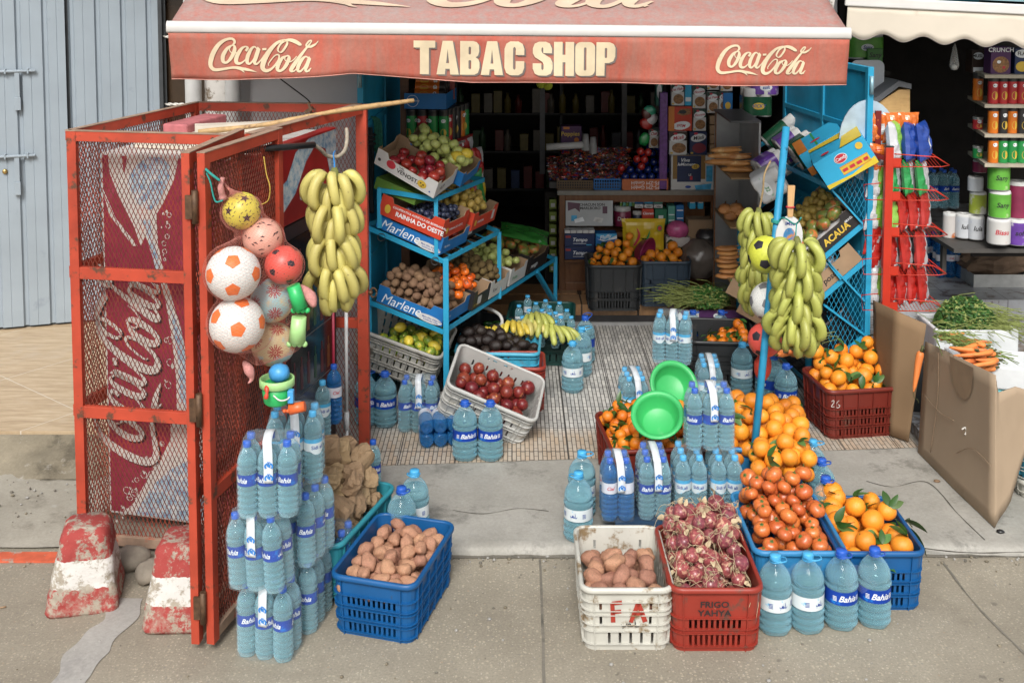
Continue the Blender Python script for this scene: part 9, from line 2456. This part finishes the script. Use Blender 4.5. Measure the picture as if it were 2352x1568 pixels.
# green herbs box, carrots box on the stall behind the cardboard
foam = mat('white_foam',(0.62,0.64,0.65),0.7,0.04,20,(0.45,0.42,0.36),0.66,14)
stall = thing('vegetable_stand','turquoise crates stacked as a stand behind the leaning cardboard','stand',(2.75,6.15,0.12))
turq = mat('turquoise_plastic',(0.12,0.42,0.45),0.5,0.1,6)
mb = MB(); mb.box(-0.22,0.36,-0.18,0.30,0.0,0.22); mb.box(-0.21,0.35,-0.17,0.29,0.23,0.46); mb.build('crates',turq,stall,bevel=0.01)
def foam_box(M,w,d,h,label):
 mb = MB(); mb.box(0,w,0,0.025,0,h); mb.box(0,w,d - 0.025,d,0,h); mb.box(0,0.025,0.0251,d - 0.0251,0,h); mb.box(w - 0.025,w,0.0251,d - 0.0251,0,h); mb.box(0.0251,w - 0.0251,0.0251,d - 0.0251,0,0.02)
 return tag(mb.build('foam_box',foam,M=M,bevel=0.01),label,'foam box')
c = D(2135,815,6.75)
fz = c.z
foam_box(TL((D(2130,800,6.9).x,6.75,D(2130,830,6.75).z)),0.52,0.36,0.20,'white foam box of parsley behind the cardboard')
herbs(Vector((D(2215,735,6.95).x,6.93,D(2215,770,6.95).z + 0.06)),0.36,0.26,0.19,4200,'parsley_bunch','thick green parsley bunch in the white foam box',stalk_dir=(0.9,-0.2,-0.2),seed=5)
st2 = thing('box_stand','dark crate under the parsley box','crate',(2.72,6.9,0.12)); mb = MB(); mb.box(-0.2,0.3,-0.13,0.2,0,D(2130,830,6.75).z - 0.125); mb.build('body',cr_black,st2,bevel=0.01)
foam_box(TL((2.50,6.02,0.12 + 0.465)) @ RM(R(-12),4,'Z'),0.50,0.30,0.13,'shallow white foam tray of carrots behind the cardboard')
rr = random.Random(21)
pts = []
for q in range(26):
 px = rr.uniform(2235,2300); py = 800 + (px - 2220) * 0.35 + rr.gauss(0,9); pts.append((D(px,py,6.02 - rr.random() * 0.12),rr.uniform(2.6,3.6)))
for q in range(8):
 px = rr.uniform(2150,2230); py = 765 + (px - 2150) * 0.35 + rr.gauss(0,8); pts.append((D(px,py,6.1),rr.uniform(-0.9,0.3)))
carrots(pts,'carrot lying in the foam tray behind the cardboard','carrots in the foam tray',0.85)
mb = MB()
for q in range(170):
 f = rr.random(); a = D(2140 + 130 * f,765 + 60 * f + rr.gauss(0,8),6.08 - 0.1 * rr.random()); b = a + Vector((rr.uniform(0.03,0.2),rr.uniform(-0.04,0.02),rr.uniform(-0.06,0.02))); mb.tube([a,(a + b) / 2 + Vector((0,0,rr.uniform(0,0.03))),b],0.0022,4)
tag(mb.build('carrot_stalks',mat('carrot_green',(0.20,0.27,0.07),0.7,0.3,30)),'pale green carrot stalks strewn over the foam tray','stalks',kind='stuff')
# cardboard sheets
cb1 = mat('cardboard_dark',(0.22,0.14,0.075),0.9,0.08,3,(0.18,0.11,0.06),0.6,4); cb2 = mat('cardboard_light',(0.36,0.27,0.185),0.9,0.06,3,(0.29,0.21,0.14),0.62,3)
def sheet(cols,m,name,label):
 """cols = [(bottom xyz, top xyz)...] a bent sheet"""
 mb = MB(); mb.smooth = True; P_ = []
 B_,T_ = ([Vector(cols[i][k]).lerp(Vector(cols[i + 1][k]),j / 6) for i in range(len(cols) - 1) for j in range(6)] + [Vector(cols[-1][k])] for k in (0,1)); N = 10; n = len(B_)
 vs = [B_[i].lerp(T_[i],j / N) + Vector((0,0.006 * NSE(Vector((i * 0.4,j * 0.5,1))),0)) for j in range(N + 1) for i in range(n)]
 mb.add(vs,[(j * n + i,j * n + i + 1,(j + 1) * n + i + 1,(j + 1) * n + i) for j in range(N) for i in range(n - 1)])
 return tag(mb.build(name,m,solid=0.006),label,'cardboard')
sheet([(G(2008,950,.06),D(2005,690,G(2008,950,.06).y)),(G(2045,1000,.06),D(2060,715,G(2045,1000,.06).y)),(G(2086,1014,.06),D(2128,745,G(2086,1014,.06).y))],cb1,'cardboard_sheet','dark brown cardboard sheet standing against the right blue door')
y0,y1,y2 = G(2108,1038,.05).y,G(2190,1122,.05).y,G(2286,1212,.05).y
card = sheet([(G(2108,1038,.05),D(2125,784,y0)),(G(2190,1122,.05),D(2200,820,y1)),(G(2284,1212,.05),D(2286,862,y2)),(D(2322,1150,y2 + 0.05),D(2294,902,y2 + 0.02)),(D(2354,1040,y2 + 0.1),D(2334,888,y2 + 0.06)),(D(2400,1040,y2 + 0.1),D(2400,910,y2 + 0.1))],cb2,'cardboard_sheet','large pale cardboard sheet with water stain leaning at the right edge')
cols_ = [(G(2108,1038,.05),D(2125,784,y0)),(G(2190,1122,.05),D(2200,820,y1)),(G(2284,1212,.05),D(2286,862,y2))]
def on_card(u,v):
 a,b = (cols_[0],cols_[1]) if u < 0.5 else (cols_[1],cols_[2]); f = (u * 2) % 1 if u < 1 else 1
 return a[0].lerp(b[0],f).lerp(a[1].lerp(b[1],f),v) + Vector((-0.010,-0.002,0))
mb = MB(); st_o = [(0.40,0.985),(0.43,0.90),(0.47,0.80),(0.54,0.735),(0.62,0.72),(0.69,0.76),(0.72,0.83),(0.73,0.90),(0.74,0.985)]
for q in range(8): a_,b_ = st_o[q],st_o[q + 1]; mb.add([on_card(a_[0],0.985),on_card(*a_),on_card(*b_),on_card(b_[0],0.985)],[(0,1,2,3)])
mb.build('water_stain',mat('damp_board',(0.27,0.19,0.12),0.85,0.12,6),card)
for ln in ([(0.05,0.55),(0.3,0.50),(0.5,0.52)],[(0.55,0.3),(0.75,0.42),(0.98,0.40)],[(0.2,0.12),(0.26,0.6),(0.24,0.97)]):
 mb = MB(); pts_ = [on_card(u_,v_) for u_,v_ in ln]; mb.tube(smp(pts_,5),0.0022,4); mb.build('crease',mat('damp_board',(0,0,0)),card)
mb = MB(); c = D(2222,990,y1 - 0.12); stroke(mb,[(-0.03,0.01,.006),(-0.01,0.02,.008),(0.0,0.0,.01),(0.02,0.015,.008),(0.025,-0.01,.006),(0.0,0.0,.008),(-0.012,-0.02,.006)],None,4)
mb.build('white_knot',mat('white_string',(0.62,0.6,0.56),0.8),card,M=TL(c) @ XZ,solid=0.004)
# hanging carrot
t_ = PCR[1].put(TL(D(2116,808,6.12)) @ RM(R(10),4,'Y') @ RM(R(90),4,'Y') @ Matrix.Diagonal((1.25,1.25,1.25,1)),'single carrot hanging by its stalk in front of the cardboard joint','carrot')
mb = MB(); mb.tube(smp([(0.19,0,0),(0.215,0.0,0.01),(0.225,0.0,0.03),(0.24,0,0.035)],3),0.0012,4); mb.build('root_hair',stem_m,t_)
# blue and white crates at the right edge
Mx = TL(D(2352,1150,5.75)) ; g = G(2352,1150,0.05)
crate(TL((g.x + 0.27,g.y + 0.2,0.05)),0.55,0.38,0.10,cr_white,'white crate under the turquoise one cut by the right edge',slots='few')
crate(TL((g.x + 0.27,g.y + 0.2,0.16)),0.55,0.38,0.18,cr_sky,'turquoise crate on a white crate cut by the right edge',slots='none')
mb = MB(); mb.ball((0,0,0.0),(0.022,0.018,0.01),10,6,lambda p: 1 + 0.3 * NSE(p * 3)); tag(mb.build('litter',black_pl,M=TL(G(2298,1220,0.05))),'small dark scrap on the pavement at the cardboard tip','litter')
mb = MB(); mb.ball((0,0,0.0),(0.02,0.014,0.008),10,6,lambda p: 1 + 0.3 * NSE(p * 3)); tag(mb.build('litter',kraft_d,M=TL(G(2152,1104,0.05))),'small brown scrap on the pavement below the cardboard','litter')
mb = MB(); mb.tube([G(0,1395,0.006),G(14,1392,0.006)],0.004,8); tag(mb.build('cigarette_butt',kraft),'cigarette butt on the street at the left edge','litter')
# ---------------------------------------------------------------- drop patterns that were never placed
def drop(o):
 for c in [c for c in bpy.data.objects if c.parent == o]: drop(c)
 bpy.data.objects.remove(o)
for pr in PROTOS:
 if not pr.used: drop(pr.o)
